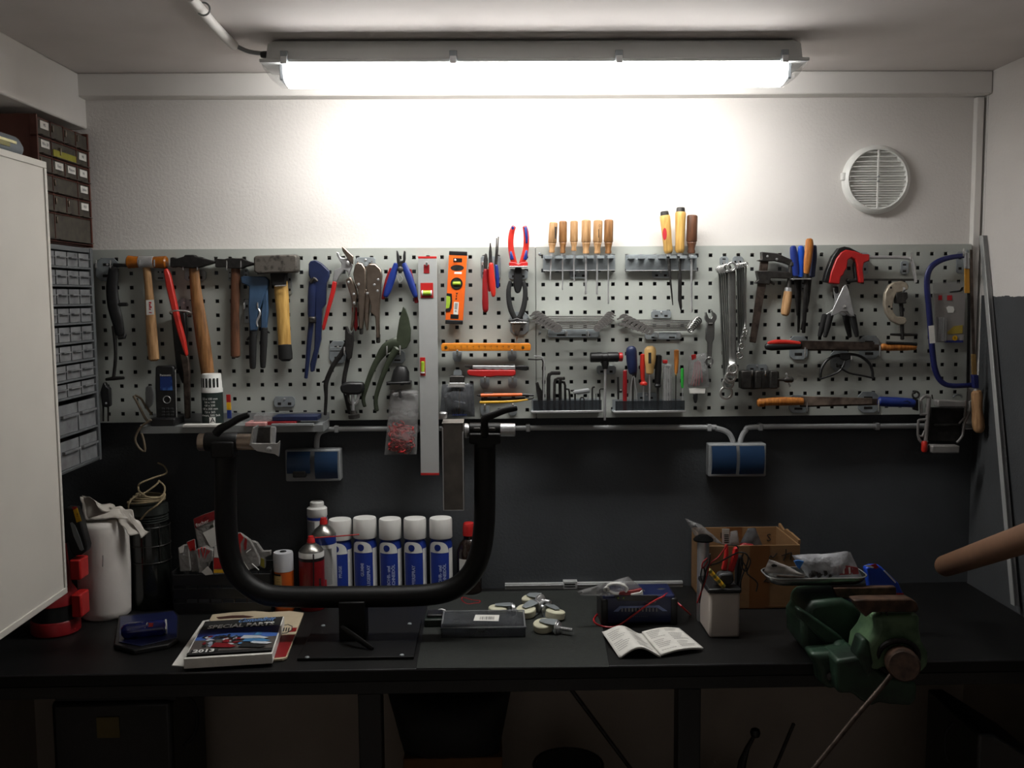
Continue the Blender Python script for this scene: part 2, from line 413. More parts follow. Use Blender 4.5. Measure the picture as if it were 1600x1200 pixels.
cp = tag(MB().tube([(v, .0105) for v in q], 12).build('ceiling_conduit', m_beam), 'white conduit pipe running over the ceiling to the lamp', 'conduit')
e = PZ(318, 14, 2.177)
MB().ring(e, .0125, .002, (q[1]-q[0]), 16, 6).build('pipe_clip', m_grey, cp)
cb = [(PZ(364, 69, 2.179), .005), (PZ(375, 75, 2.174), .005), (Vector((-.548, -.349, 2.164)), .005), (Vector((NX0, -.345, 2.161)), .005)]
MB().tube(cb, 8, sm=4).build('cable', m_grey, lamp)

# ------------------------------------------------------------------ round wall vent
vent = thing('wall_vent', 'round white louvred vent high on the plaster wall', 'vent')
vc = P(1369.5, 280.5, .02); s = px(.02)
MB().lathe((vc.x, .03, vc.z), (vc.x, .004, vc.z), [(0, 53*s), (.010, 53*s), (.018, 50.5*s), (.022, 46*s), (.020, 44.5*s), (.006, 44.3*s)], 48).build('rim', m_white, vent)
MB().lathe((vc.x, .0305, vc.z), (vc.x, .027, vc.z), [(0, 44*s), (.002, 44*s)], 32).build('backing', mat('vent_shade', '#2b2725', .8), vent)  # dark disc, the shade between the slats put into its colour
for k in range(12):
    zz = vc.z+(k-5.5)*7.4*s; hw = math.sqrt(max(0, (44.6*s)**2-(zz-vc.z)**2))
    mb = MB(); mb.obx((vc.x, .014, zz), (2*hw, .007, .0024), Euler((math.radians(-25), 0, 0)).to_matrix()); mb.build('slat', m_white, vent)
WB(vent, 'rib', m_white, (vc.x-.0022, vc.x+.0022), (.007, .012), (vc.z-44*s, vc.z+44*s), .0005)
for dz in (-.006, .006): MB().lathe((vc.x, .012, vc.z+dz), (vc.x, .004, vc.z+dz), [(0, .003), (.008, .003)], 8).build('screw', m_grey, vent)
t0, t1 = P(1315, 270, .02), P(1328, 282, .02)
WB(vent, 'tab', m_white, (t0.x, t1.x), (.012, .03), (t1.z, t0.z), .002)

# ------------------------------------------------------------------ perforated tool boards
m_board = mat('board_light_grey', '#a9ada7', .55, 0, .03, 10, spec=.3)
def board(x0, x1, c0, label):
    zt, zb = 1.731, 1.267; hh = .0049
    xs = [x0]; zs = [zt]
    for c in range(31): xs += [c0+c*.038-hh, c0+c*.038+hh]
    for r in range(12): zs += [1.707-r*.038+hh, 1.707-r*.038-hh]
    xs.append(x1); zs.append(zb)
    nx, nz = len(xs), len(zs); V = [(x, 0, z) for z in zs for x in xs]; n0 = len(V); V += [(x, .0016, z) for z in zs for x in xs]; Fc = []
    for j in range(nz-1):
        for i in range(nx-1):
            a = j*nx+i; q = (a, a+1, a+nx+1, a+nx)
            if i % 2 == 1 and j % 2 == 1:
                for k in range(4):
                    u, w = q[k], q[(k+1) % 4]; Fc.append((u, w, w+n0, u+n0))
            else: Fc.append(q); Fc.append(tuple(v+n0 for v in q[::-1]))
    b = MB().add(V, Fc).build('perforated_board', m_board, ang=20)
    # folded edges
    mb = MB()
    mb.bx((x0, x1), (0, .028), (zt, zt+.0016)); mb.bx((x0, x1), (0, .028), (zb-.0016, zb)); mb.bx((x0-.0016, x0), (0, .028), (zb, zt)); mb.bx((x1, x1+.0016), (0, .028), (zb, zt))
    mb.build('folded_edge', m_board, b)
    return tag(b, label, 'tool board', 'perforated tool boards')
board(-1.069, .1195, -1.043, 'light grey perforated board carrying the hammers, pliers and spirit levels')
bd2 = board(.1245, 1.314, .1425, 'light grey perforated board carrying the screwdrivers, spanners and saws')
for x, y in ((836, 397), (1504, 392), (836, 520), (1507, 640)):
    c = P(x+3, y, -.001); MB().lathe((c.x+.008, 0, c.z), (c.x+.008, -.003, c.z), [(0, .004), (.002, .004), (.003, .002)], 8).build('screw', m_zinc, bd2)

# ------------------------------------------------------------------ conduits and sockets on the dark wall
m_pipe = mat('conduit_grey', '#a5a7a8', .45, 0, .04, 20)
def conduit(pts, clips, label):
    Y = .012
    o = tag(MB().tube([(P(x, y, Y), 4.3*px(Y)) for x, y in pts], 10, sm=5).build('wall_conduit', m_pipe), label, 'conduit', 'grey wall conduits')
    for x, y in clips:
        c = P(x, y, Y); MB().bx((c.x-.006, c.x+.006), (c.y-.009, WB_Y), (c.z-.0098, c.z+.0098)).build('pipe_clip', m_pipe, o, .002)
fr()
conduit([(495, 706), (495, 690), (498, 678), (508, 672), (530, 670), (640, 669.5), (820, 668.5), (1090, 667.5), (1118, 669), (1136, 675), (1144, 686), (1146, 698)], [(526, 670), (652, 669.5), (825, 668.5), (1108, 668)], 'long grey conduit bent down into both blue sockets')
conduit([(1156, 698), (1158, 685), (1165, 673), (1180, 667), (1300, 666), (1420, 665.5), (1520, 665)], [(1188, 667), (1370, 666)], 'short grey conduit running towards the corner above the dark wall')
m_flap = mat('blue_flap', '#17314f', .35, 0, .05, 20)
def socket(x0, y0, x1, y1, gap, label):
    t = thing('wall_socket', label, 'socket', 'double wall sockets')
    BX(t, 'housing', m_grey, x0, y0, x1, y1, -.012, WB_Y, .004)
    ym = (x0+x1)/2
    for a, b, g in ((x0+4, ym-3, gap), (ym+3, x1-4, 0)):
        A = P(a, y0+3, -.018); B = P(b, y1-4-g, -.018); mb = MB()
        n = 6; v = []
        for i in range(n+1):
            u = i/n; yy = -.012-.016*math.sin(PI*(.12+.78*u))**.7-(.012*u if g else 0); z = A.z+(B.z-A.z)*u
            v += [(A.x, yy, z), (B.x, yy, z)]
        k = len(v); v += [(x, y+.004, z) for x, y, z in v]
        f = [(2*i, 2*i+1, 2*i+3, 2*i+2) for i in range(n)]+[(k+2*i+2, k+2*i+3, k+2*i+1, k+2*i) for i in range(n)]
        f += [(2*i, 2*i+2, k+2*i+2, k+2*i) for i in range(n)]+[(2*i+3, 2*i+1, k+2*i+1, k+2*i+3) for i in range(n)]+[(0, k, k+1, 1), (2*n, 2*n+1, k+2*n+1, k+2*n)]
        fl = mb.add(v, f).build('flap', m_flap, t)
        if g: BX(t, 'plug', m_black, a+8, y1-15, b-8, y1-5, -.035, -.012, .003)
socket(445, 703, 532.5, 751.5, 9, 'double socket with blue flaps, one raised over a black plug')
socket(1108, 694, 1197, 744.5, 0, 'double socket with two closed blue flaps under the conduit bends')

# ------------------------------------------------------------------ bench
m_bench = mat('bench_black', '#111111', .5, 0, .12, 14, spec=.28)
m_frame = mat('bench_frame_black', '#121213', .4, 0, .1, 20)
bench = thing('workbench', 'long black workbench with steel frame legs along the dark wall', 'workbench')
WB(bench, 'bench_top', m_bench, (XL+.005, XR-.005), (-.563, WB_Y-.002), (.752, ZB), .002)
WB(bench, 'edge_highlight', mat('bench_edge_glint', '#55565a', .4, .6, .2, 20), (XL+.005, XR-.005), (-.5645, -.5632), (.7765, .7803), .0004)  # added strip, its paler colour stands in for the highlight along the edge
WB(bench, 'apron', m_frame, (XL+.005, XR-.005), (-.560, -.53), (.722, .751), .002)
WB(bench, 'apron', m_frame, (XL+.005, XR-.005), (-.04, -.01), (.712, .751), .002)
for lx in (-1.22, -.279, .437):
    WB(bench, 'leg', m_frame, (lx-.026, lx+.026), (-.555, -.505), (0, .721), .003)
mt = mat('green_rubber', '#1b1f1c', .8, 0, .15, 60, bump=.2, bscale=300)
q = [PZ(x, y, ZB+.002) for x, y in ((672, 926), (932, 921), (952, 1042), (650, 1044))]
tag(MB().prism([v-Vector((0, 0, .0018)) for v in q], (0, 0, .002)).build('rubber_mat', mt, bev=.0008), 'dark green rubber mat lying across the middle of the bench', 'mat')

# ------------------------------------------------------------------ under the bench (deep shade)
def under():
    t = thing('machine_case', 'black machine case with yellow label in the shade under the bench', 'case')
    BX(t, 'body', m_black, 78, 1098, 280, 1420, -.33, -.05, .012)
    BX(t, 'lid', m_black, 84, 1080, 276, 1097, -.32, -.06, .006)
    BX(t, 'label_plate', mat('dark_yellow', '#5e5022', .6), 150, 1121, 187, 1153, -.334, -.33, .001, label='yellow warning label')  # label in one flat dark yellow
    TB(t, 'handle', m_rubber, [(130, 1086, 5), (150, 1078, 5), (220, 1078, 5), (240, 1086, 5)], -.2, sm=3)
    TB(t, 'cable', m_rubber, [(270, 1085, 3.2), (297, 1092, 3.2), (308, 1115, 3.2), (304, 1145, 3.2), (288, 1165, 3.2)], -.33, sm=4)
    b = P(630, 1186, -.25); c = P(785, 1186, -.25)
    t = thing('carton', 'brown carton under the bench carrying a black bag', 'carton')
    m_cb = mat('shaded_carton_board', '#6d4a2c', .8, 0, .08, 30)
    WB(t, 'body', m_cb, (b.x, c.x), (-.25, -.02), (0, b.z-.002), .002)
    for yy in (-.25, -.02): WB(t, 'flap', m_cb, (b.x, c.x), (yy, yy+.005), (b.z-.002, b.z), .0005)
    q = pillow(None, 'black_bag', m_rubber, ((606, 1082), (798, 1080), (778, 1182), (634, 1184)), -.22, .15, .006, seed=3)
    tag(q, 'bulging black bag lying on the brown carton under the bench', 'bag')
    tag(TB(None, 'leaning_pole', m_dsteel, [(884, 1066, 3.5), (986, 1202, 3.5), (1090, 1340, 3.5)], -.12), 'thin pole leaning diagonally under the bench', 'pole')
    t = thing('foot_pump', 'black lever with ball knob standing under the bench', 'lever')
    TB(t, 'shaft', m_black, [(1178, 1150, 3), (1168, 1168, 4), (1160, 1190, 7), (1152, 1240, 9)], -.25)
    a = P(1180, 1145, -.25); MB().lathe(a+Vector((0, 0, -.013)), a+Vector((0, 0, .013)), [(0, .004), (.004, .011), (.013, .0135), (.022, .011), (.026, .004)], 14).build('knob', m_black, t)
    a = P(1150, 1240, -.25); WB(t, 'base', m_black, (a.x-.07, a.x+.07), (-.33, -.17), (0, a.z), .01)
    tag(TB(None, 'thin_rod', m_dsteel, [(1240, 1131, 3), (1210, 1202, 3), (1170, 1300, 3)], -.12), 'thin dark rod standing under the bench beside the ball knob', 'rod')
    t = thing('equipment_case', 'black wedge-topped case under the bench by the corner', 'case')
    E(t, 'body', m_black, [(1487, 1110), (1510, 1110), (1600, 1166), (1690, 1240), (1690, 1420), (1474, 1420)], -.45, .26, .006)
    TB(t, 'handle', m_rubber, [(1489, 1130, 3), (1478, 1145, 3), (1476, 1170, 3), (1482, 1190, 3)], -.485, sm=3)
    a = P(888, 1192, -.3)
    t = thing('round_tub', 'low round black tub on the floor under the bench', 'tub')
    MB().lathe((a.x, -.3, 0), (a.x, -.3, a.z), [(0, .07), (a.z*.2, .078), (a.z*.96, .086), (a.z, .08)], 28).build('body', m_black, t)
    MB().ring((a.x, -.3, a.z-.004), .087, .004, (0, 0, 1), 28, 6).build('rim', m_black, t)
under()
# ================================================================== tools on the boards
def plate(x0, y0, x1, y1, label, pins=(), screw=True, Y=-.0035, lug=None):
    """zinc hook plate; pins: (x, y0, y1) chrome prongs seen end-on bending up"""
    t = thing('hook_plate', label, 'hook plate', 'zinc hook plates on the boards')
    r = min(x1-x0, y1-y0)*.22
    p = [(x0+r, y0), (x1-r, y0), (x1, y0+r), (x1, y1-r), (x1-r, y1), (x0+r, y1), (x0, y1-r), (x0, y0+r)]
    E(t, 'plate', m_zinc, p, Y, .003, .0008)
    if lug:
        a, b, c, d = lug; E(t, 'lug', m_zinc, [(a, b), (c, b), (c, d), (a, d)], Y-.002, .002, .0006)
    w_ = x1-x0; h_ = y1-y0
    for k in (.18, .66):
        if w_ > h_*1.2: q_ = [(x0+w_*k, y0+h_*.58), (x0+w_*(k+.16), y0+h_*.58), (x0+w_*(k+.16), y0+h_*.82), (x0+w_*k, y0+h_*.82)]
        else: q_ = [(x0+w_*.3, y0+h_*(k+.05)), (x0+w_*.7, y0+h_*(k+.05)), (x0+w_*.7, y0+h_*(k+.17)), (x0+w_*.3, y0+h_*(k+.17))]
        E(t, 'punched_slot', m_iron, q_, Y-.0016, .0006, 0)
    if screw:
        c = P((x0+x1)/2, y0+(y1-y0)*.28, Y-.0015); MB().lathe(c, c-Vector((0, .003, 0)), [(0, .0032), (.002, .0032), (.003, .0015)], 8).build('screw', m_steel, t)
    for x, ya, yb in pins:
        a = P(x, yb, Y); b = P(x, yb, -.034); c = P(x, ya, -.036)
        MB().tube([(a, .0022), (b, .0022), (c, .0022)], 8, sm=3).build('prong', m_chrome, t)
    return t
Y0 = -.022
# ---- first board, from its outer edge -----------------------------------------------------------
fr(140, 380, 4)
plate(40, 92, 182, 238, 'zinc hook plate holding the black lever tool beside the drawers', [(40, 108, 152), (130, 108, 152)])
t = thing('lever_tool', 'black curved lever tool with thin rod and T-shaped foot', 'hand tool')
TB(t, 'body', m_black, [(152, 155, 30), (143, 230, 34), (140, 300, 36), (152, 400, 38), (170, 470, 36), (186, 540, 30), (195, 575, 22)], Y0, .6, 12, 3)
TB(t, 'bar', m_black, [(150, 135, 11), (245, 142, 9)], Y0)
TB(t, 'stub', m_black, [(170, 384, 13), (236, 382, 11)], Y0)
TB(t, 'hook', m_black, [(180, 590, 14), (218, 584, 15), (222, 570, 9)], Y0)
TB(t, 'rod', m_iron, [(150, 520, 13), (160, 620, 11), (162, 720, 10), (150, 840, 10)], Y0, 1, 8, 3)
TB(t, 'foot', m_iron, [(102, 852, 9), (150, 845, 13), (216, 842, 9)], Y0, .8)
t = thing('cable_clamp', 'small black tester with two thin legs under the T-shaped foot', 'tester')
E(t, 'body', m_black, [(92, 870), (102, 870), (112, 895), (130, 905), (134, 1015), (118, 1025), (85, 1020), (74, 930), (80, 905)], Y0, .018, .003)
for x in (86, 116): TB(t, 'leg', m_iron, [(x, 1015, 6), (x, 1112, 5)], Y0)
c = P(103, 1000, -.032); MB().lathe(c, c-Vector((0, .002, 0)), [(0, .003), (.002, .002)], 8).build('button', m_steel, t)

def hammer(name, label, hd, hp, hw, hm, hmn, pins, extra=None, flat=.62):
    t = thing(name, label, 'hammer')
    TB(t, 'handle', hm, hp, Y0, flat, 14, 3)
    return t
plate(400, 158, 486, 236, 'zinc hook plate showing below the amber mallet head', [(312, 105, 142), (405, 105, 142)])
t = hammer('soft_face_mallet', 'wood handled mallet with amber plastic faces and silver middle', None, [(355, 150, 24), (368, 260, 25), (378, 400, 30), (388, 560, 35), (402, 725, 34)], 0, w_light, 0, 0)
m_amber = mat('amber_plastic', '#9a560f', .25, 0, .2, 60)
h = P(236, 118, Y0); k = P(484, 120, Y0); s = px(Y0)
LT(t, 'head', m_steel, (308, 118), (404, 118), [(0, 32), (.03, 36), (.97, 36), (1, 32)], Y0, 20)
LT(t, 'face', m_amber, (312, 118), (236, 117), [(0, 34), (.3, 36), (.9, 40), (1, 32)], Y0, 20)
LT(t, 'face', m_amber, (400, 118), (484, 120), [(0, 34), (.3, 36), (.9, 40), (1, 32)], Y0, 20)
E(t, 'sticker', m_paper, [(352, 356), (402, 353), (404, 446), (356, 449)], -.0475, .0004, 0)
mb = MB()
for i, (x, y, w, hh) in enumerate(((378, 372, 8, 6), (376, 386, 5, 6), (380, 399, 8, 6), (377, 412, 6, 5), (380, 434, 9, 4))): mb.ext([(x-w, y-hh), (x+w, y-hh+2), (x+w, y+hh), (x-w, y+hh-2)], -.0479, .0003)
mb.build('lettering', m_redprint, t)
plate(545, 352, 636, 425, 'zinc ring hook plate behind the red handled tool', [], lug=(570, 345, 600, 430))
t = thing('pry_blade', 'long tool with red handle above a dark grey shaft', 'hand tool')
E(t, 'handle', m_bred, [(464, 168), (480, 156), (496, 166), (512, 215), (545, 370), (568, 480), (600, 600), (614, 690), (606, 712), (588, 670), (552, 560), (522, 440), (480, 270)], -.032, .016, .004)
E(t, 'shaft', m_rust, [(568, 690), (620, 705), (628, 760), (630, 1095), (598, 1095), (586, 800), (575, 740)], -.03, .014, .003)
E(t, 'sheath', m_black, [(512, 440), (600, 430), (612, 560), (604, 720), (598, 868), (582, 880), (545, 780), (530, 650)], -.014, .012, .004)
c = P(570, 438, -.032); t2 = thing('ring_hook', 'chrome ring hook around the red handle', 'hook')
MB().ring(c, 66*px(-.032), .0022, (0, .35, 1), 32, 8, .8).build('ring', m_chrome, t2)
plate(594, 165, 728, 236, 'zinc hook plate under the cross-peen hammer with longest handle', [(585, 108, 165), (673, 108, 165)])
t = hammer('cross_peen_hammer', 'cross-peen hammer with long brown handle above the white-lidded tub', None, [(650, 120, 30), (660, 260, 33), (680, 420, 40), (708, 600, 44), (738, 812, 42)], 0, w_mid, 0, 0)
E(t, 'head', m_iron, [(512, 92), (530, 88), (548, 98), (596, 84), (604, 74), (660, 74), (668, 84), (700, 92), (788, 112), (792, 122), (700, 150), (655, 158), (596, 154), (548, 148), (530, 154), (512, 148)], -.026, .026, .003)
fr(320, 380, 4)
plate(240, 158, 274, 212, 'small zinc lug beside the dark wood hammer neck', [], screw=False)
plate(146, 162, 168, 236, 'zinc hook plate behind the dark wood hammer', [(138, 108, 165), (226, 108, 165)], screw=False)
t = hammer('locksmith_hammer', 'small cross-peen hammer with dark reddish wood handle', None, [(193, 120, 27), (192, 250, 29), (188, 430, 27), (190, 560, 29), (192, 705, 30)], 0, w_dark, 0, 0)
E(t, 'head', m_iron, [(72, 102), (80, 98), (128, 100), (160, 94), (238, 96), (260, 106), (314, 126), (314, 134), (256, 150), (238, 160), (160, 158), (128, 150), (80, 152), (72, 148)], -.026, .024, .003)
plate(246, 350, 280, 500, 'zinc hook plate beside the blue riveting pliers', [(246, 372, 412), (330, 372, 412)], screw=False)
t = thing('riveting_pliers', 'grey-blue hand riveting pliers with black grips', 'pliers')
E(t, 'body', m_steelblue, [(228, 212), (248, 206), (380, 208), (402, 230), (402, 262), (385, 300), (352, 400), (332, 455), (328, 545), (284, 548), (276, 400), (282, 270), (232, 250)], -.026, .02, .003)
E(t, 'lever', m_steelblue, [(372, 262), (398, 258), (396, 340), (398, 430), (388, 540), (352, 542), (354, 440), (366, 350)], -.024, .016, .003)
TB(t, 'grip', m_rubber, [(304, 535, 24), (300, 640, 23), (300, 740, 21), (300, 780, 18)], -.026, .8, 12, 2)
TB(t, 'grip', m_rubber, [(372, 530, 23), (368, 640, 22), (364, 740, 19), (364, 776, 16)], -.026, .8, 12, 2)
TB(t, 'spur', m_rubber, [(380, 545, 12), (404, 560, 5)], -.026)
TB(t, 'spur', m_rubber, [(285, 590, 14), (264, 604, 6)], -.026)
TB(t, 'spring', m_steel, [(330, 400, 5), (345, 440, 7), (325, 490, 7), (330, 520, 5)], -.034, 1, 8, 3)
plate(516, 188, 545, 322, 'dark hook plate behind the sledge hammer neck', [], screw=False)
t = hammer('club_hammer', 'heavy club hammer with worn grey head and black handle end', None, [(474, 240, 42), (480, 320, 44), (490, 470, 40), (500, 640, 40)], 0, w_yellow, 0, 0, .7)
m_worn = mat('worn_hammer_steel', '#242120', .5, .3, .3, 90, hex2='#5f5a54', lo=.48, hi=.72)
E(t, 'head', m_worn, [(318, 92), (330, 80), (570, 72), (586, 82), (586, 172), (574, 184), (420, 188), (352, 194), (322, 180)], -.034, .05, .006)
E(t, 'collar', m_rubber, [(414, 184), (510, 182), (512, 264), (424, 268)], -.026, .03, .004)
TB(t, 'band', m_chrome, [(440, 268, 5), (508, 264, 5)], -.046)
TB(t, 'handle_end', m_rubber, [(500, 636, 42), (504, 690, 44), (505, 722, 44)], Y0, .7, 14)
# ---- pliers -------------------------------------------------------------------------------------
fr(470, 370, 4)
t = thing('pipe_wrench', 'navy blue pipe wrench with two long tapering legs', 'wrench')
E(t, 'jaw', m_navy, [(52, 170), (62, 152), (95, 145), (132, 165), (182, 215), (180, 250), (162, 290), (158, 420), (134, 452), (128, 640), (104, 745), (84, 842), (64, 845), (60, 795), (86, 700), (92, 520), (92, 440), (92, 320), (70, 275), (52, 240)], -.024, .018, .003)
TB(t, 'lever', m_navy, [(74, 280, 24), (68, 380, 25), (66, 480, 23), (64, 540, 17), (50, 680, 15), (42, 780, 13), (32, 882, 11)], -.038, .7, 10, 3)
BX(t, 'nut', m_dsteel, 46, 500, 90, 540, -.052, -.028, .004)
TB(t, 'hook', m_dsteel, [(62, 285, 10), (82, 262, 12), (102, 278, 8)], -.046, 1, 8, 3)
t = thing('slip_joint_pliers', 'silver-headed slip joint pliers with slim red handles', 'pliers')
E(t, 'jaw', m_steel, [(222, 92), (240, 100), (252, 130), (300, 136), (326, 178), (302, 250), (292, 215), (270, 208), (240, 250), (226, 282), (200, 278), (212, 205), (252, 192), (256, 168), (228, 120)], -.026, .012, .002)
E(t, 'jaw', m_nickel, [(256, 64), (268, 62), (330, 122), (328, 176), (300, 150), (282, 120), (262, 90)], -.036, .01, .002)
c = P(296, 165, -.033); MB().lathe(c, c-Vector((0, .006, 0)), [(0, .006), (.004, .006), (.006, .003)], 12).build('pivot', m_steel, t)
E(t, 'handle', m_red, [(200, 276), (226, 280), (216, 340), (176, 480), (148, 582), (136, 586), (134, 560), (158, 460), (188, 340)], -.026, .012, .003)
E(t, 'handle', m_dred, [(320, 440), (350, 440), (356, 560), (348, 590), (338, 588), (326, 540)], -.014, .01, .003)
plate(342, 128, 468, 185, 'zinc double hook plate above the two locking pliers', [(356, 150, 200), (444, 150, 200)])
def locking(label, b, l, riv, scr):
    t = thing('locking_pliers', label, 'pliers', 'nickel locking pliers')
    E(t, 'body', m_nickel, b, -.034, .016, .003); E(t, 'lever', m_nickel, l, -.03, .012, .003)
    for x, y in riv:
        c = P(x, y, -.041); MB().lathe(c, c-Vector((0, .003, 0)), [(0, .0036), (.002, .0036), (.003, .0015)], 8).build('rivet', m_steel, t)
    TB(t, 'screw', m_dsteel, scr, -.034); return t
locking('nickel locking pliers hanging open beside the red handled slip joint pliers', [(328, 232), (340, 180), (356, 160), (384, 164), (406, 200), (410, 262), (402, 420), (394, 540), (390, 574), (366, 578), (362, 450), (360, 330), (340, 290)], [(282, 268), (312, 250), (340, 300), (356, 370), (340, 430), (338, 520), (322, 588), (310, 585), (326, 450), (318, 380), (300, 330)], [(298, 284), (362, 298), (332, 358), (334, 414)], [(378, 560, 14), (378, 606, 12)])
locking('nickel locking pliers nearest the red and blue cutters, legs closed', [(410, 190), (430, 168), (468, 168), (500, 200), (512, 240), (504, 300), (496, 420), (494, 520), (496, 632), (474, 634), (466, 500), (436, 470), (440, 430), (412, 330)], [(404, 320), (436, 350), (432, 430), (428, 500), (424, 580), (412, 590), (398, 520), (400, 420)], [(484, 268), (460, 300), (480, 338), (416, 354)], [(484, 610, 14), (484, 660, 13)])
t = thing('cable_cutters', 'small cutters with spread blue and red handles and black jaws', 'pliers')
E(t, 'jaw', m_black, [(598, 84), (608, 90), (618, 128), (622, 150), (640, 148), (640, 120), (646, 86), (656, 92), (656, 140), (644, 190), (604, 190), (600, 140)], -.028, .012, .002)
c = P(624, 205, -.026); MB().lathe(c, c-Vector((0, .014, 0)), [(0, .008), (.012, .008), (.014, .004)], 14).build('pivot', m_dsteel, t)
TB(t, 'handle', m_blue, [(598, 170, 17), (572, 250, 23), (545, 330, 22), (528, 374, 14)], -.03, .7, 12, 3)
TB(t, 'handle', m_blue, [(642, 168, 17), (672, 240, 23), (700, 320, 21), (718, 376, 13)], -.03, .7, 12, 3)
TB(t, 'grip_edge', m_dred, [(566, 200, 12), (540, 270, 14), (514, 388, 11)], -.022, .7, 10, 2)
TB(t, 'grip_edge', m_dred, [(684, 205, 8), (708, 330, 12), (724, 410, 13)], -.022, .7, 10, 2)
TB(t, 'spring', m_steel, [(600, 240, 3), (616, 285, 3), (636, 262, 3), (620, 240, 3)], -.034, 1, 6, 4)
plate(178, 650, 286, 790, 'zinc hook plate behind the long black tongs', [(272, 690, 735)], lug=(185, 690, 260, 712))
t = thing('long_tongs', 'long thin black tongs with spread curved legs', 'tongs')
E(t, 'head', m_iron, [(278, 562), (292, 556), (304, 596), (316, 604), (330, 578), (334, 650), (318, 760), (292, 770), (276, 700)], -.03, .012, .003)
TB(t, 'leg', m_iron, [(290, 660, 16), (255, 730, 15), (205, 800, 15), (168, 880, 15), (156, 930, 15), (158, 1000, 11), (152, 1112, 10)], -.03, .8, 10, 3)
TB(t, 'leg', m_iron, [(312, 680, 17), (292, 780, 14), (272, 880, 14), (270, 940, 14), (290, 1030, 13), (306, 1104, 11)], -.024, .8, 10, 3)
TB(t, 'stop', m_iron, [(162, 900, 13), (134, 908, 4)], -.03)
plate(556, 708, 652, 790, 'zinc hook plate behind the green tin snips', [(538, 684, 735), (620, 680, 735)], screw=False)
t = thing('tin_snips', 'old green tin snips with one wide upright blade', 'snips')
E(t, 'blade', m_green, [(640, 434), (656, 450), (676, 510), (688, 580), (686, 650), (662, 696), (625, 705), (600, 690), (600, 620), (616, 520)], -.028, .01, .002)
TB(t, 'leg', m_green, [(650, 665, 34), (590, 668, 40), (530, 700, 34), (480, 770, 20), (440, 850, 17), (408, 940, 16), (390, 1010, 13), (400, 1060, 11)], -.026, .45, 12, 3)
TB(t, 'leg', m_green, [(600, 700, 26), (550, 780, 18), (516, 860, 16), (484, 950, 15), (468, 1020, 14), (474, 1085, 15)], -.034, .6, 12, 3)
plate(282, 905, 396, 962, 'dark hook plate carrying the small black puller', [(282, 945, 985), (376, 945, 970)], screw=False)
t = thing('bearing_puller', 'small black puller with chrome legs and spindle hanging under the tongs', 'puller')
E(t, 'yoke', m_black, [(246, 940), (262, 915), (300, 906), (394, 908), (398, 960), (372, 984), (300, 985), (258, 975)], -.034, .03, .006)
TB(t, 'leg', m_dsteel, [(292, 970, 11), (300, 1030, 9), (316, 1050, 7)], -.04)
TB(t, 'leg', m_steel, [(366, 970, 11), (352, 1030, 9), (334, 1050, 7)], -.04)
TB(t, 'spindle', m_steel, [(326, 985, 10), (328, 1120, 9)], -.04)
LT(t, 'knob', m_dsteel, (328, 1085), (335, 1136), [(0, 18), (.4, 22), (.5, 36), (.95, 36), (1, 30)], -.04, 14)
t = thing('black_funnel', 'small black bell-shaped cap hanging under the green tin snips', 'cap')
LT(t, 'bell', m_black, (632, 806), (620, 914), [(0, 20), (.04, 32), (.3, 50), (.8, 58), (1, 62)], -.024, 20)
E(t, 'brim', m_black, [(542, 905), (690, 900), (690, 918), (542, 918)], -.026, .05, .002)

fr(560, 560, 4.617)
t = thing('cord_bag', 'clear film bag full of red cord hanging on a black peg', 'bag')
pillow(t, 'film', p_bag, ((232, 222), (436, 228), (420, 692), (188, 696)), -.03, .045, .003, seed=2)
m_rc = mat('red_cord', '#c62a2c', .5, 0, .12, 60)
mb = MB(); rr = random.Random(3)
for k in range(95):
    cx = rr.uniform(248, 372); cy = rr.uniform(520, 655) if k > 8 else rr.uniform(470, 560); a0 = rr.uniform(0, 6)
    pts = []
    for j in range(7):
        a = a0+j*.8; pts.append((P(min(408, max(206, cx+math.cos(a)*rr.uniform(20, 52))), min(684, cy+math.sin(a)*rr.uniform(10, 34)), -.03+rr.uniform(-.013, .013)), .0021))
    mb.tube(pts, 5, sm=2)
mb.build('cord', m_rc, t, ang=80)['kind'] = 'stuff'
TB(t, 'peg', m_black, [(296, 235, 10, -.004), (300, 240, 11, -.05), (305, 282, 9, -.052)], -.05)
TB(t, 'neck', p_bag, [(250, 262, 12), (330, 250, 16), (425, 246, 9)], -.046, 1, 8)

# ---- spirit levels ------------------------------------------------------------------------------
fr()
t = thing('spirit_level', 'tall silver spirit level with red end caps hanging on the boards', 'spirit level')
m_alu = mat('level_aluminium', '#b4b6b5', .45, .35, .04, 10)
a = P(653.3, 402, -.03); b = P(682, 741, -.03)
def lv(name, m, x0, x1, y0, y1, yf, yb, bev=.0006, par=None, **k):
    return MB().add([P(x, y, Y) for Y in (yf, yb) for x, y in ((x0[0], y0), (x0[1], y0), (x1[1], y1), (x1[0], y1))], [(0, 1, 2, 3), (7, 6, 5, 4), (0, 4, 5, 1), (1, 5, 6, 2), (2, 6, 7, 3), (3, 7, 4, 0)]).build(name, m, par or t, bev, **k)
lx = lambda y: 653.2+(y-402)*(4.2/340)
rx = lambda y: 682.3+(y-402)*(4.0/340)
lv('body', m_alu, (lx(404), rx(404)), (lx(739), rx(739)), 404, 739, -.034, -.012)
lv('end_cap', m_red, (lx(400.5), rx(400.5)), (lx(404), rx(404)), 400.5, 404, -.0345, -.0115)
lv('end_cap', m_red, (lx(739), rx(739)), (lx(742.5), rx(742.5)), 739, 742.5, -.0345, -.0115)
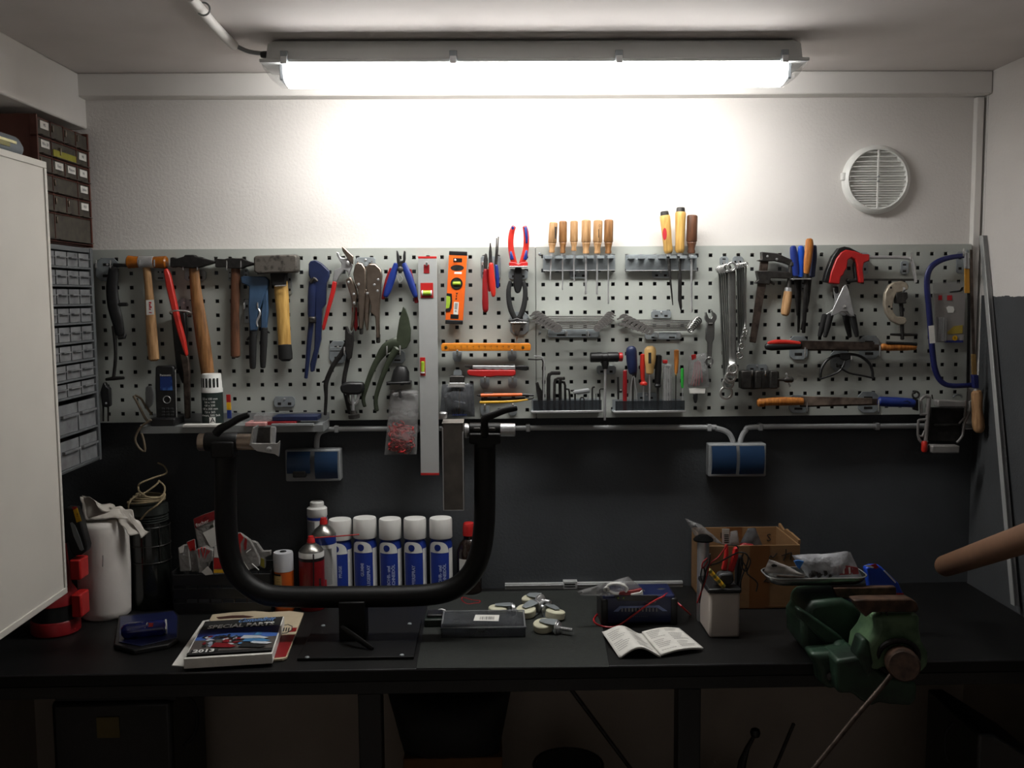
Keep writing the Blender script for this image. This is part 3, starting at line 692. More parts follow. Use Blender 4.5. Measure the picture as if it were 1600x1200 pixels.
def win(x0, y0, x1, y1, horiz=True):
    w = BX(t, 'vial_window', m_red, x0, y0, x1, y1, -.0355, -.0335, .0004)
    if horiz:
        LT(w, 'vial', m_lime, (x0+2, y1-(y1-y0)*.33), (x1-2, y1-(y1-y0)*.33), [(0, 2), (.05, 4), (.95, 4), (1, 2)], -.0355, 12)
        for x in (x0+3, x1-3): LT(w, 'vial_end', m_white, (x-1, y1-(y1-y0)*.33), (x+1, y1-(y1-y0)*.33), [(0, 4.2), (1, 4.2)], -.0357, 10)
    else:
        LT(w, 'vial', m_lime, ((x0+x1)/2, y0+6), ((x0+x1)/2, y1-6), [(0, 2), (.05, 3), (.95, 3), (1, 2)], -.0355, 12)
        LT(w, 'vial_end', m_white, ((x0+x1)/2, y1-6), ((x0+x1)/2, y1-4), [(0, 3.2), (1, 3.2)], -.0357, 10)
win(657, 442, 677, 465.5)
win(656.3, 558.5, 664.8, 587, False)
BX(t, 'hang_hole', m_dred, 662, 413.5, 671, 427, -.0352, -.0335, .0003)
TB(t, 'hook', m_steel, [(666.5, 414, 1.6, -.004), (666.5, 414, 1.6, -.042), (666.5, 409.5, 1.6, -.044)], -.04)
fr(640, 340, 6)
t = thing('torpedo_level', 'short orange spirit level hanging tilted beside the silver one', 'spirit level')
def oq(name, m, v0, v1, yf, yb, bev=.0006, u0=0, u1=1, par=None, **k):
    A, B, C, D = (371, 312), (541, 319), (498, 1003), (333, 996)
    def pt(u, v):
        l = (A[0]+(D[0]-A[0])*v, A[1]+(D[1]-A[1])*v); r = (B[0]+(C[0]-B[0])*v, B[1]+(C[1]-B[1])*v); return P(l[0]+(r[0]-l[0])*u, l[1]+(r[1]-l[1])*u, yf)
    q = [pt(u0, v0), pt(u1, v0), pt(u1, v1), pt(u0, v1)]
    return MB().prism(q, (0, yb-yf, 0)).build(name, m, par or t, bev, **k)
oq('body', m_orange, .055, .945, -.034, -.012, .001)
oq('end_cap', m_black, 0, .056, -.035, -.011, .0015); oq('end_cap', m_black, .944, 1, -.035, -.011, .0015)
oq('slot', m_black, .095, .15, -.0345, -.0335, 0, .26, .74); oq('slot', m_black, .865, .925, -.0345, -.0335, 0, .28, .74)
c = P(447, 472, -.0345); s = px(-.0345)
V = [c+Vector((math.cos(a)*62*s, 0, math.sin(a)*28*s)) for a in [2*PI*i/24 for i in range(24)]]
MB().prism(V, (0, .001, 0)).build('oval_recess', m_dsteel, t)
E(t, 'maker_strip', m_whiteprint, [(420, 509), (490, 509), (488, 529), (418, 527)], -.0345, .0006, 0)
c = P(441, 618, -.034)
MB().washer(c, 56*s, 45*s, .003, (0, 1, 0), 28).build('vial_ring', m_black, t)
MB().lathe(c+Vector((0, .0005, 0)), c-Vector((0, .0005, 0)), [(0, 46*s), (.001, 46*s)], 24).build('vial_back', m_green, t)
LT(t, 'vial', m_lime, (402, 618), (480, 618), [(0, 8), (.06, 18), (.94, 18), (1, 8)], -.0345, 12)
E(t, 'vial_frame', m_black, [(348, 708), (395, 712), (400, 780), (394, 850), (378, 880), (336, 880), (338, 855), (372, 848), (382, 780), (380, 740), (346, 732)], -.0345, .003, .0004)
E(t, 'vial', m_lime, [(346, 732), (380, 740), (384, 780), (374, 846), (340, 852)], -.0342, .003, .0005)
mb = MB()
for q in ([(434, 706), (456, 706), (440, 724)], [(434, 726), (446, 732), (436, 752)], [(430, 758), (446, 752), (440, 770), (428, 768)]): mb.ext(q, -.0343, .0004)
mb.build('emblem', m_print, t)
E(t, 'sticker', m_paper, [(416, 790), (462, 793), (454, 910), (410, 906)], -.0343, .0005, 0)
mb = MB(); mb.ext([(424, 800), (452, 802), (446, 862), (420, 860)], -.0346, .0003); mb.ext([(424, 868), (442, 870), (440, 886), (422, 884)], -.0346, .0003); mb.build('lettering', m_greyprint, t)
TB(t, 'hook', m_steel, [(428, 400, 10, -.004), (428, 400, 10, -.044), (428, 396, 10, -.046)], -.04)

# ---- slim pliers on one plate -------------------------------------------------------------------
plate(668, 362, 720, 570, 'zinc hook plate holding the three slim pliers', [(680, 420, 450), (740, 440, 468)])
E(ROOTS[-1], 'plate', m_zinc, [(740, 362), (842, 362), (855, 380), (855, 555), (842, 570), (740, 570)], -.0035, .003, .0008)
t = thing('combination_pliers', 'pliers with longest dark red handle on the shared plate', 'pliers')
E(t, 'jaw', m_dsteel, [(704, 345), (714, 332), (726, 346), (734, 400), (726, 490), (700, 492), (692, 410)], -.026, .012, .002)
TB(t, 'handle', m_dred, [(712, 488, 18), (706, 580, 22), (708, 700, 28), (710, 800, 31), (712, 862, 28), (714, 884, 16)], -.032, .6, 12, 3)
TB(t, 'handle', m_red, [(736, 488, 15), (744, 580, 18), (748, 690, 12)], -.022, .6, 12, 3)
t = thing('needle_nose_pliers', 'needle-nose pliers with bright red handle and pointed grey jaw', 'pliers')
E(t, 'jaw', m_dsteel, [(752, 240), (757, 234), (762, 240), (772, 320), (776, 430), (744, 430), (742, 330)], -.03, .01, .002)
TB(t, 'handle', m_bred, [(764, 430, 20), (768, 520, 26), (778, 620, 28), (784, 700, 24), (786, 738, 15)], -.038, .6, 12, 3)
t = thing('tweezer_pliers', 'long thin tweezers with blue handle beside the red pliers', 'tweezers')
TB(t, 'arm', m_dsteel, [(817, 192, 5), (812, 300, 7), (802, 450, 9)], -.026, 1, 8)
TB(t, 'arm', m_dsteel, [(833, 180, 5), (826, 300, 7), (815, 440, 9)], -.03, 1, 8)
TB(t, 'handle', m_blue, [(812, 445, 15), (820, 540, 19), (824, 640, 16), (820, 660, 8)], -.03, .6, 12, 3)

plate(928, 490, 1110, 578, 'zinc holder plate under the red and blue pliers', [], screw=False)
BX(ROOTS[-1], 'ledge', m_chrome, 936, 456, 1108, 466, -.05, -.004, .0008)
t = thing('engineer_pliers', 'large pliers standing handles up with red and blue grips', 'pliers')
TB(t, 'handle', m_bred, [(978, 84, 20), (960, 130, 25), (948, 210, 26), (952, 300, 27), (968, 380, 29), (985, 430, 24)], -.034, .62, 14, 3)
TB(t, 'handle', m_bred, [(1078, 84, 20), (1090, 130, 25), (1095, 210, 26), (1088, 300, 27), (1070, 380, 29), (1050, 430, 24)], -.034, .62, 14, 3)
TB(t, 'inlay', m_blue, [(968, 88, 14), (966, 108, 12)], -.046, .6); TB(t, 'inlay', m_blue, [(1086, 90, 14), (1098, 190, 12), (1096, 240, 9)], -.046, .5)
TB(t, 'inlay', m_blue, [(948, 320, 10), (960, 390, 18)], -.046, .5); TB(t, 'inlay', m_blue, [(1096, 310, 10), (1084, 390, 18)], -.046, .5)
E(t, 'joint', m_red, [(930, 428), (940, 412), (996, 420), (1018, 436), (1040, 420), (1098, 412), (1110, 428), (1106, 458), (936, 458)], -.034, .022, .004)
E(t, 'jaw', m_black, [(984, 470), (1052, 470), (1056, 560), (1056, 640), (1038, 700), (1012, 714), (988, 700), (974, 640), (976, 560)], -.03, .018, .005)
plate(940, 882, 1116, 1098, 'zinc holder plate under the black handled pliers', [], screw=False)
BX(ROOTS[-1], 'ledge', m_chrome, 944, 980, 1100, 992, -.05, -.004, .0008)
t = thing('joint_pliers', 'pliers standing handles up with dull black grips and tan jaw', 'pliers')
TB(t, 'handle', m_rubber, [(945, 600, 18), (928, 680, 22), (932, 780, 24), (952, 870, 26), (985, 940, 24)], -.034, .62, 14, 3)
TB(t, 'handle', m_rubber, [(1068, 600, 18), (1084, 680, 22), (1080, 780, 24), (1060, 870, 26), (1028, 940, 24)], -.034, .62, 14, 3)
E(t, 'joint', m_black, [(924, 956), (970, 950), (1006, 935), (1040, 950), (1112, 958), (1114, 976), (926, 980)], -.034, .022, .003)
E(t, 'jaw', m_nickel, [(966, 994), (1040, 994), (1040, 1050), (1016, 1110), (1004, 1170), (998, 1110), (976, 1070), (960, 1040)], -.03, .014, .003)
c = P(1004, 1086, -.036); MB().lathe(c, c-Vector((0, .004, 0)), [(0, .0065), (.003, .0065), (.004, .004)], 12).build('pivot', m_rust, t)

# ---- rule, knives, clip -------------------------------------------------------------------------
fr(640, 500, 6)
def lug(x, y, s, label):
    t = thing('hook_plate', label, 'hook plate', 'zinc hook plates on the boards')
    w = 42*s; E(t, 'plate', m_zinc, [(x-w, y-50*s), (x+w, y-50*s), (x+w, y+15*s), (x+w*.6, y+45*s), (x-w*.6, y+45*s), (x-w, y+15*s)], -.003, .003, .0006)
    TB(t, 'prong', m_chrome, [(x, y-20*s, 11, -.004), (x, y-20*s, 11, -.034), (x, y-62*s, 11, -.036)], -.03)
for x, y, w in ((447, 345, 'the plain end of the yellow folding rule'), (960, 340, 'the riveted end of the yellow folding rule'), (706, 595, 'the handle of the red folding knife'), (966, 595, 'the tail of the red folding knife'), (706, 855, 'the tips of the orange and yellow pens'), (966, 850, 'the tails of the orange and yellow pens')): lug(x, y, 1, 'round-footed zinc peg plate under '+w)
t = thing('folding_rule', 'closed yellow wooden folding rule lying across two pegs', 'rule')
m_ru = wood('rule_yellow', '#e08a1e', '#c8700f', (.1, 1, 1), 80, .45)
E(t, 'segment', m_ru, [(296, 236), (306, 222), (1128, 222), (1136, 234), (1136, 276), (1126, 288), (306, 292), (296, 280)], -.034, .005, .001)
E(t, 'segment', m_ru, [(300, 230), (312, 216), (1120, 217), (1130, 230), (1130, 282), (306, 286)], -.028, .005, .001)
E(t, 'segment', m_ru, [(410, 214), (1000, 216), (1122, 222), (1122, 280), (410, 284)], -.022, .005, .001)
for x in (340, 1062):
    c = P(x, 256, -.0365); MB().lathe(c, c-Vector((0, .0015, 0)), [(0, .0042), (.001, .0042), (.0015, .002)], 10).build('rivet', m_brass, t)
mb = MB()
for i in range(60):
    x = 372+i*11.2
    if abs(x-1062) < 20: continue
    mb.ext([(x, 276-(14 if i % 5 == 0 else 7)), (x+2.2, 276-(14 if i % 5 == 0 else 7)), (x+2.2, 284), (x, 284)], -.0368, .0003)
mb.build('graduation', m_print, t)
txt(t, [(str(11+i), .0065, P(425+i*56, 250, -.0368), FRONT, 1.) for i in range(11)], m_print, 'numbers')
t = thing('folding_knife', 'red handled folding knife lying on two pegs', 'knife')
E(t, 'handle', m_red, [(540, 478), (556, 466), (985, 466), (996, 480), (992, 516), (960, 528), (820, 524), (760, 534), (640, 530), (560, 520), (542, 502)], -.03, .014, .003)
E(t, 'back', m_dsteel, [(560, 462), (980, 462), (984, 470), (556, 470)], -.03, .006, .0006)
t = thing('cutter_knife', 'silver cutter knife with black end lying on the red folding knife', 'knife')
E(t, 'body', m_steel, [(592, 426), (990, 428), (992, 464), (940, 462), (900, 470), (860, 460), (820, 470), (780, 460), (740, 468), (700, 458), (660, 462), (590, 456)], -.03, .012, .0015)
E(t, 'nose', m_dsteel, [(516, 424), (592, 426), (592, 458), (520, 440)], -.03, .006, .0006)
E(t, 'end', m_black, [(990, 430), (1040, 424), (1105, 428), (1112, 450), (1100, 474), (1040, 470), (990, 462)], -.03, .014, .002)
E(t, 'slider', m_black, [(880, 418), (985, 414), (988, 430), (884, 430)], -.03, .008, .0012)
t = thing('scribing_pen', 'slim orange pen-shaped knife with black ends on two pegs', 'knife')
TB(t, 'body', m_orange, [(668, 706, 17), (860, 703, 17), (1055, 700, 15)], -.032)
TB(t, 'tip', m_black, [(668, 706, 15), (648, 706, 12), (632, 706, 5)], -.032)
TB(t, 'end', m_black, [(1050, 700, 14), (1110, 702, 12), (1162, 706, 10)], -.032)
TB(t, 'clip', m_black, [(700, 688, 7), (780, 686, 5)], -.032)
t = thing('yellow_pen', 'slim black and yellow pen under the orange pen-shaped knife', 'pen')
TB(t, 'body', m_yellow, [(662, 772, 13), (860, 768, 14), (1000, 760, 12), (1110, 746, 8)], -.03)
TB(t, 'sleeve', m_black, [(676, 744, 15), (900, 748, 15), (1080, 732, 10)], -.028)
TB(t, 'nib', m_iron, [(1105, 745, 8), (1150, 738, 5), (1166, 726, 4)], -.03)
t = thing('binder_clip', 'metal spring clip gripping the dark bag of drill bits', 'clip')
E(t, 'hanger', m_zinc, [(412, 480), (430, 466), (470, 466), (490, 482), (490, 530), (412, 530)], -.012, .003, .0006)
E(t, 'jaw', m_dsteel, [(378, 530), (392, 520), (505, 520), (516, 532), (514, 585), (376, 585)], -.028, .026, .003)
E(t, 'lip', m_chrome, [(352, 632), (372, 588), (518, 588), (520, 632)], -.04, .004, .0012)
t = thing('bit_bag', 'grey film bag of small drill bits hanging in the spring clip', 'bag')
pillow(t, 'film', p_smoke, ((302, 604), (600, 590), (612, 905), (285, 915)), -.026, .03, .003, seed=8)
for x0, y0, x1, y1, r, m in ((420, 650, 424, 880, 9, m_rust), (442, 655, 450, 880, 7, m_dsteel), (470, 650, 466, 890, 9, m_brass), (495, 655, 498, 880, 8, m_dsteel), (400, 660, 398, 870, 7, m_iron), (335, 720, 352, 880, 15, m_iron), (352, 700, 400, 760, 13, m_dsteel), (420, 760, 520, 780, 9, m_steel), (540, 620, 560, 870, 13, m_iron), (580, 620, 585, 860, 11, m_iron)):
    TB(t, 'drill_bit', m, [(x0, y0, r), (x1, y1, r*.8)], -.026, 1, 8)
mb = MB()
for i in range(7): mb.ext([(405+i*20, 884), (415+i*20, 884), (415+i*20, 894), (405+i*20, 894)], -.044, .001)
mb.build('print_dots', m_blue, t)

# ---- screwdriver racks --------------------------------------------------------------------------
fr(820, 330, 5.3333)
def rack(x0, x1, label, y0=368, hy=392, y1=488):
    t = thing('tool_rack', label, 'tool rack', 'zinc screwdriver racks')
    a = P(x0, y0, -.004); b = P(x1, y1, -.04)
    top = P(x0, hy, -.04).z
    mb = MB(); mb.bx((a.x, b.x), (-.0035, -.001), (P(0, y1, 0).z, P(0, y0, 0).z)); mb.build('back_strip', m_zinc, t, .0006)
    n = 7; w = (b.x-a.x)/n
    for i in range(n):                        # tongues between the slots
        WB(t, 'tongue', m_zinc, (a.x+w*i+.0045, a.x+w*(i+1)-.0045), (-.036, -.010), (top-.0014, top+.0012), .0005)
        WB(t, 'tongue_tip', m_zinc, (a.x+w*i+.0045, a.x+w*(i+1)-.0045), (-.037, -.0358), (top-.0014, top+.006), .0004)
    WB(t, 'face', m_zinc, (a.x, b.x), (-.0115, -.010), (b.z, top), .0006)
    WB(t, 'bottom_edge', m_steel, (a.x, b.x), (-.018, -.0035), (b.z-.0015, b.z), .0005)
    return t
rack(150, 764, 'zinc slotted rack holding the six matching wooden screwdrivers')
plate(372, 486, 530, 560, 'zinc hook plate under the rack of six screwdrivers', [])
rack(838, 1452, 'zinc slotted rack with three wooden handles and empty slots')
plate(1060, 486, 1210, 556, 'zinc hook plate under the half empty rack', [])
m_grp = 'wooden screwdrivers in the first rack'
def driver(name, label, top, waist, bot, hw, tip, r, wd, ferr=18, group=None, blade=m_steel, n=12):
    t = thing(name, label, 'screwdriver', group); Yd = -.024
    L = math.dist(top, bot); wv = math.dist(top, waist)/L
    LT(t, 'handle', wd, top, bot, [(0, hw*.75), (.025, hw*.96), (.05, hw), (wv-.03, hw), (wv-.01, hw*.9), (wv, hw*.82), (wv+.02, hw*.9), (wv+.08, hw*.78), (.88, hw*.6), (.95, hw*.72), (1, hw*.64)], Yd, n)
    dx = (tip[0]-bot[0]); dy = tip[1]-bot[1]; d = math.hypot(dx, dy); fe = (bot[0]+dx/d*ferr, bot[1]+dy/d*ferr)
    LT(t, 'ferrule', m_steel, bot, fe, [(0, hw*.5), (.8, hw*.46), (1, r*1.2)], Yd, 10)
    TB(t, 'shaft', blade, [(bot[0], bot[1], r), (tip[0]-dx/d*30, tip[1]-dy/d*30, r), (tip[0]-dx/d*14, tip[1]-dy/d*14, r*1.25), (tip[0], tip[1], r*.8)], Yd, 1, 8)
    return t
dl = [((240, 92), (232, 268), (224, 346), 35, (210, 578), 6.5, 'shortest dark printed screwdriver at the outer end of the six', w_light, 40),
      ((319, 82), (318, 262), (316, 350), 33, (315, 655), 5.5, 'second slim wooden screwdriver of the six, brown handle', w_mid, 22),
      ((411, 80), (410, 258), (408, 332), 32, (411, 590), 6.5, 'third wooden screwdriver of the six with tall silver ferrule', w_light, 30),
      ((512, 72), (511, 262), (510, 354), 39, (508, 692), 9, 'fourth wooden screwdriver of the six with stout pale handle', w_light, 30),
      ((611, 74), (608, 262), (604, 354), 38, (601, 692), 8, 'fifth wooden screwdriver of the six with round stamp on handle', w_light, 24),
      ((701, 70), (698, 262), (695, 354), 38, (696, 772), 6, 'sixth wooden screwdriver of the six with the longest thin shaft', w_mid, 20)]
for a, b, c, hw, tip, r, lb, wd, fe in dl:
    t = driver('screwdriver', lb, a, b, c, hw, tip, r, wd, fe, m_grp)
    if lb.startswith('fifth'):
        c0 = P(626, 120, -.046); MB().washer(c0, .003, .0023, .0004, (0, 1, 0), 16).build('stamp', m_rust, t)
        E(t, 'stamp', m_rust, [(612, 150), (618, 150), (618, 220), (612, 220)], -.046, .0004, 0)
    if lb.startswith('shortest'): E(t, 'stamp', m_rust, [(248, 130), (268, 130), (262, 230), (250, 230)], -.0405, .0004, 0)
def fileh(label, top, bot, hw, blade, logo=False):
    t = thing('wood_chisel_file', label, 'file', 'yellow handled files'); L = 1
    LT(t, 'handle', w_yellow, (top[0]+(bot[0]-top[0])*.1, top[1]+(bot[1]-top[1])*.1), bot, [(0, hw*.9), (.04, hw*1.02), (.15, hw), (.45, hw*.92), (.75, hw*.86), (.9, hw*.9), (.96, hw*.8), (1, hw*.6)], -.026, 16)
    LT(t, 'end_ferrule', m_dsteel, top, (top[0]+(bot[0]-top[0])*.12, top[1]+(bot[1]-top[1])*.12), [(0, hw*.65), (.15, hw*.78), (1, hw*.85)], -.026, 16)
    LT(t, 'ferrule', m_steel, bot, (bot[0]+1, bot[1]+30), [(0, hw*.5), (.8, hw*.48), (1, hw*.2)], -.026, 12)
    TB(t, 'blade', m_iron, blade, -.026, .35, 8)
    return t
t = fileh('thin file with yellow handle and red mark leaning in the rack', (1163, 0), (1198, 352), 43, [(1197, 370, 18), (1212, 560, 9), (1226, 700, 7), (1233, 782, 4)])
c = P(1166, 190, -.052); s = px(-.05)
MB().prism([c+Vector((math.cos(a)*18*s, 0, math.sin(a)*50*s)) for a in [2*PI*i/20 for i in range(20)]], (0, .0015, 0)).build('emblem', m_redprint, t)
t = fileh('tallest yellow handled file with broad black pointed blade', (1299, -32), (1290, 348), 44, [(1293, 370, 15), (1293, 500, 9), (1293, 530, 17), (1292, 740, 17), (1300, 800, 12), (1302, 832, 3)])
driver('large_screwdriver', 'stout dark wooden screwdriver beside the two yellow handled files', (1396, 32), (1394, 258), (1388, 352), 45, (1390, 842), 9, w_dark, 34)

# ---- spanner sets -------------------------------------------------------------------------------
def openhead(mb, c, d, r, t, Y):
    """open-jaw head, c centre, d unit direction (x,z) the jaw opens to"""
    d = Vector((d[0], 0, d[1])).normalized(); n = Vector((-d.z, 0, d.x)); pts = []
    for a in range(40, 321, 28):
        an = math.radians(a); pts.append(c+d*(math.cos(an)*r)+n*(math.sin(an)*r))
    tipa = c+d*r*1.15
    pts = [tipa+n*r*.62, tipa+n*r*.34-d*r*.05, c+d*r*.1+n*r*.36, c-d*r*.15, c+d*r*.1-n*r*.36, tipa-n*r*.34-d*r*.05, tipa-n*r*.62]+pts[::-1]
    pts = [Vector((p.x, Y, p.z)) for p in pts]
    mb.prism([p+Vector((0, t/2, 0)) for p in pts], (0, -t, 0))
def spanner(label, a, ra, b, rb, w, Y, kind='open', group=None, tilt=.35):
    t = thing('spanner', label, 'spanner', group)
    A = P(a[0], a[1], Y); B = P(b[0], b[1], Y); s = px(Y); d = (B-A).normalized(); n = Vector((-d.z, 0, d.x))
    q = [A+n*w*s/2, B+n*w*s/2, B-n*w*s/2, A-n*w*s/2]
    MB().prism([v+Vector((0, .002, 0)) for v in q], (0, -.004, 0)).build('shank', m_spanner, t, .0005, flatshade=True)
    rot = lambda v, an: Vector((v.x*math.cos(an)-v.z*math.sin(an), 0, v.x*math.sin(an)+v.z*math.cos(an)))
    for c, dd, r, nm, sg in ((A, -d, ra, kind if kind == 'ring' else 'open', 1), (B, d, rb, 'open' if kind == 'open' else 'ring', 1)):
        mb = MB()
        if nm == 'open':
            v = rot(dd, tilt*(1 if c is A else -1)); openhead(mb, c+dd*r*s*.4, (v.x, v.z), r*s, .0055, Y); mb.build('open_jaw', m_spanner, t, .0005, flatshade=True)
        else:
            mb.washer(c+dd*r*s*.5, r*s, r*s*.6, .0075, (0, 1, 0), 20); mb.build('ring', m_spanner, t, .0008)
    return t
ords = ['rearmost and longest', 'second from the rear', 'third from the rear', 'fourth from the rear', 'fifth from the rear', 'third from the front', 'second from the front', 'frontmost and shortest']
# open-ended set
plate(190, 985, 620, 1052, 'wide zinc holder under the open-ended spanners', [], screw=False)
for x in (352, 530): BX(ROOTS[-1], 'rail', p_clear if 0 else m_steel, x-4, 1000, x+4, 1045, -.062, -.003, .0006)
for i in range(8):
    f = i/7
    spanner('open-ended chrome spanner, %s of the double-jawed set' % ords[i], (120+f*170, 878+f*98), 50-f*14, (690-f*100, 876+f*98), 42-f*11, 10, -.010-f*.056, 'open', 'chrome open-ended spanners')
# combination set
plate(1053, 826, 1220, 892, 'zinc hook plate showing above the combination spanners', [])
plate(1000, 1010, 1305, 1070, 'wide zinc holder under the combination spanners', [], screw=False)
for x in (1112, 1302): BX(ROOTS[-1], 'rail', m_steel, x-4, 1010, x+4, 1062, -.06, -.003, .0006)
ords7 = ['rearmost and longest', 'second from the rear', 'third from the rear', 'middle one', 'third from the front', 'second from the front', 'frontmost and shortest']
for i in range(7):
    f = i/6
    spanner('chrome combination spanner, %s of the jaw-and-ring set' % ords7[i], (850+f*205, 906+f*90), 52-f*18, (1425-f*58, 914+f*76), 34-f*10, 10, -.010-f*.056, 'combi', 'chrome combination spanners')
fr(1100, 370, 4)
t = thing('adjustable_wrench', 'grey adjustable wrench hanging by its jaw beside the ring spanners', 'wrench')
m_w = mat('satin_chrome', '#9a9c9a', .35, 1, .08, 40)
mb = MB(); c = P(40, 505, -.024); s = px(-.024)
openhead(mb, c, (-.35, 1), 38*s, .012, -.024); mb.build('jaw', m_w, t, .001)
E(t, 'shank', m_w, [(14, 520), (66, 520), (62, 640), (50, 660), (46, 770), (18, 770), (20, 660), (8, 640)], -.024, .009, .002)
MB().washer(P(32, 778, -.024), 27*s, 15*s, .009, (0, 1, 0), 20).build('ring', m_w, t, .001)
TB(t, 'knurl', m_dsteel, [(28, 545, 9), (52, 545, 9)], -.03)
plate(98, 122, 152, 180, 'zinc hook plate above the big ring spanners', [(125, 150, 195)], screw=False)
plate(178, 122, 244, 170, 'zinc hook plate above the small ring spanners', [(215, 150, 190)], screw=False)
def ringsp(label, a, b, ra, rb, w, Y, group):
    t = thing('ring_spanner', label, 'spanner', group); s = px(Y); A = P(a[0], a[1], Y-.012); B = P(b[0], b[1], Y-.01)
    pts = [(A+Vector((0, .002, -ra*s*.75)), w*s), (P(a[0]+(b[0]-a[0])*.1, a[1]+(b[1]-a[1])*.1, Y), w*s*1.05), (P(a[0]+(b[0]-a[0])*.5, a[1]+(b[1]-a[1])*.5, Y), w*s), (P(a[0]+(b[0]-a[0])*.88, a[1]+(b[1]-a[1])*.88, Y), w*s*1.05), (B+Vector((0, .002, rb*s*.75)), w*s)]
    MB().tube(pts, 10, .5, 3).build('shank', m_w, t)
    MB().washer(A, ra*s, ra*s*.62, .011, (0, 1, .1), 24).build('ring', m_chrome, t, .001)
    MB().washer(B, rb*s, rb*s*.66, .011, (0, 1, .1), 24).build('ring', m_chrome, t, .001)
gb = 'big offset ring spanners'
for i, (ax, ay, bx_, by_, ra, rb, w) in enumerate(((100, 205, 137, 975, 26, 44, 13), (114, 202, 150, 915, 26, 38, 14), (128, 199, 160, 885, 27, 36, 15), (142, 195, 168, 872, 28, 36, 16), (172, 187, 178, 826, 31, 34, 24))):
    ringsp('big ring spanner, %s, hanging on the outer peg' % ['longest with the lowest ring', 'second longest', 'third longest', 'fourth longest, behind the shiny one', 'frontmost with a wide shiny shank'][i], (ax, ay), (bx_, by_), ra, rb, w, -.012-i*.0115, gb)
for i, (ax, ay, bx_, by_, ra, rb, w) in enumerate(((210, 182, 221, 740, 18, 23, 10), (222, 178, 234, 682, 17, 20, 9), (236, 176, 246, 632, 15, 17, 8), (248, 174, 252, 604, 14, 15, 7), (262, 170, 258, 580, 13, 14, 6))):
    ringsp('small ring spanner, %s on the inner peg' % ['longest', 'second longest', 'third longest', 'second shortest', 'shortest'][i], (ax, ay), (bx_, by_), ra, rb, w, -.014-i*.006, 'small offset ring spanners')

# ---- hex keys and T hammer ----------------------------------------------------------------------
fr(820, 500, 5.3333)
def shelf(x0, x1, yb, yt, label, dep=.055):
    t = thing('tool_shelf', label, 'tool shelf', 'clear fronted tool shelves'); a = P(x0, yb, -dep); b = P(x1, yt, -dep)
    WB(t, 'tray', m_zinc, (a.x, b.x), (-dep, -.002), (a.z-.003, a.z), .0008)
    WB(t, 'front_edge', m_steel, (a.x, b.x), (-dep-.002, -dep), (a.z-.004, a.z+.002), .0008)
    WB(t, 'front_panel', p_pane, (a.x+.006, b.x-.002), (-dep+.004, -dep+.006), (a.z+.001, b.z), .0004)
    WB(t, 'back_panel', m_zinc, (a.x+.004, b.x-.004), (-.004, -.002), (a.z, b.z), .0004)
    return t
shelf(52, 648, 764, 668, 'shelf tray holding the row of black hex keys')
shelf(738, 1342, 764, 672, 'shelf tray holding the mixed small screwdrivers')
def hexkey(label, pts, m=m_iron, Y=-.03):
    tag(MB().tube(tp(pts, Y), 6, 1, 0).build('hex_key', m), label, 'hex key', 'hex keys in the shelf tray')
hexkey('tall thin chrome hex key hooked towards the board seam', [(78, 302, 7), (130, 304, 7), (154, 318, 7), (162, 345, 7), (158, 500, 7), (156, 755, 7)], m_steel, -.036)
hexkey('thin dark hex key bent low beside the tall chrome one', [(28, 327, 6), (110, 330, 6), (142, 328, 6), (152, 350, 6), (148, 755, 6)], m_dsteel, -.026)
hexkey('thickest black hex key with the long bent arm', [(292, 442, 16), (225, 443, 16), (204, 455, 16), (198, 485, 16), (196, 755, 16)])
hexkey('grey hex key standing beside the thickest black one', [(318, 486, 12), (275, 486, 12), (254, 496, 12), (248, 525, 12), (246, 755, 12)], m_dsteel, -.042)
hexkey('black hex key with short thick arm near the middle of the row', [(330, 486, 14), (300, 490, 14), (294, 520, 14), (296, 755, 14)])
hexkey('black hex key of medium height with rounded bend', [(308, 518, 11), (328, 520, 11), (336, 545, 10), (338, 755, 10)], m_iron, -.022)
hexkey('small black hex key leaning on the folding key set', [(345, 575, 8), (366, 578, 8), (372, 600, 8), (380, 755, 8)])
hexkey('small black hex key with arm over its neighbour', [(384, 590, 8), (408, 588, 8), (418, 604, 8), (422, 755, 8)])
hexkey('tiny black hex key with bend just above the tray', [(488, 645, 6), (470, 645, 6), (462, 655, 6), (462, 755, 6)])
hexkey('tiny black hex key second from the shelf end group', [(470, 648, 6), (486, 646, 6), (494, 660, 6), (495, 755, 6)], m_iron, -.04)
hexkey('thin grey straight hex key near the tray end', [(528, 620, 5), (530, 755, 5)], m_steel)
hexkey('slim black hex key with short top hook', [(582, 558, 7), (568, 560, 7), (562, 572, 7), (563, 755, 7)])
hexkey('last thin black hex key beside the hammer shaft', [(656, 573, 6), (632, 574, 6), (624, 584, 6), (627, 755, 6)])
hexkey('very thin grey straight key between the hooked black keys', [(592, 615, 3.5), (596, 755, 3.5)], m_dsteel)
t = thing('folding_key_set', 'grey folding key set lying slanted on the hex keys', 'key set')
E(t, 'case', m_grey, [(395, 588), (535, 568), (542, 600), (405, 618)], -.026, .016, .003)
TB(t, 'key', m_steel, [(440, 622, 5), (540, 608, 5)], -.03)
t = thing('wide_key', 'wide dark flat key standing at the end of the hex keys', 'key')
E(t, 'body', m_iron, [(88, 522), (112, 514), (126, 560), (150, 600), (162, 668), (162, 755), (124, 755), (104, 640)], -.026, .008, .002)
plate(600, 378, 760, 452, 'zinc hook plate holding the black T-shaped hammer', [(633, 310, 352), (749, 310, 345)], screw=False)
t = thing('sliding_hammer', 'black headed hammer with thin steel shaft and red tip', 'hammer')
LT(t, 'head', m_black, (545, 312), (782, 308), [(0, 36), (.03, 42), (.4, 42), (.42, 38), (.6, 38), (.62, 42), (.96, 42), (1, 36)], -.03, 20)
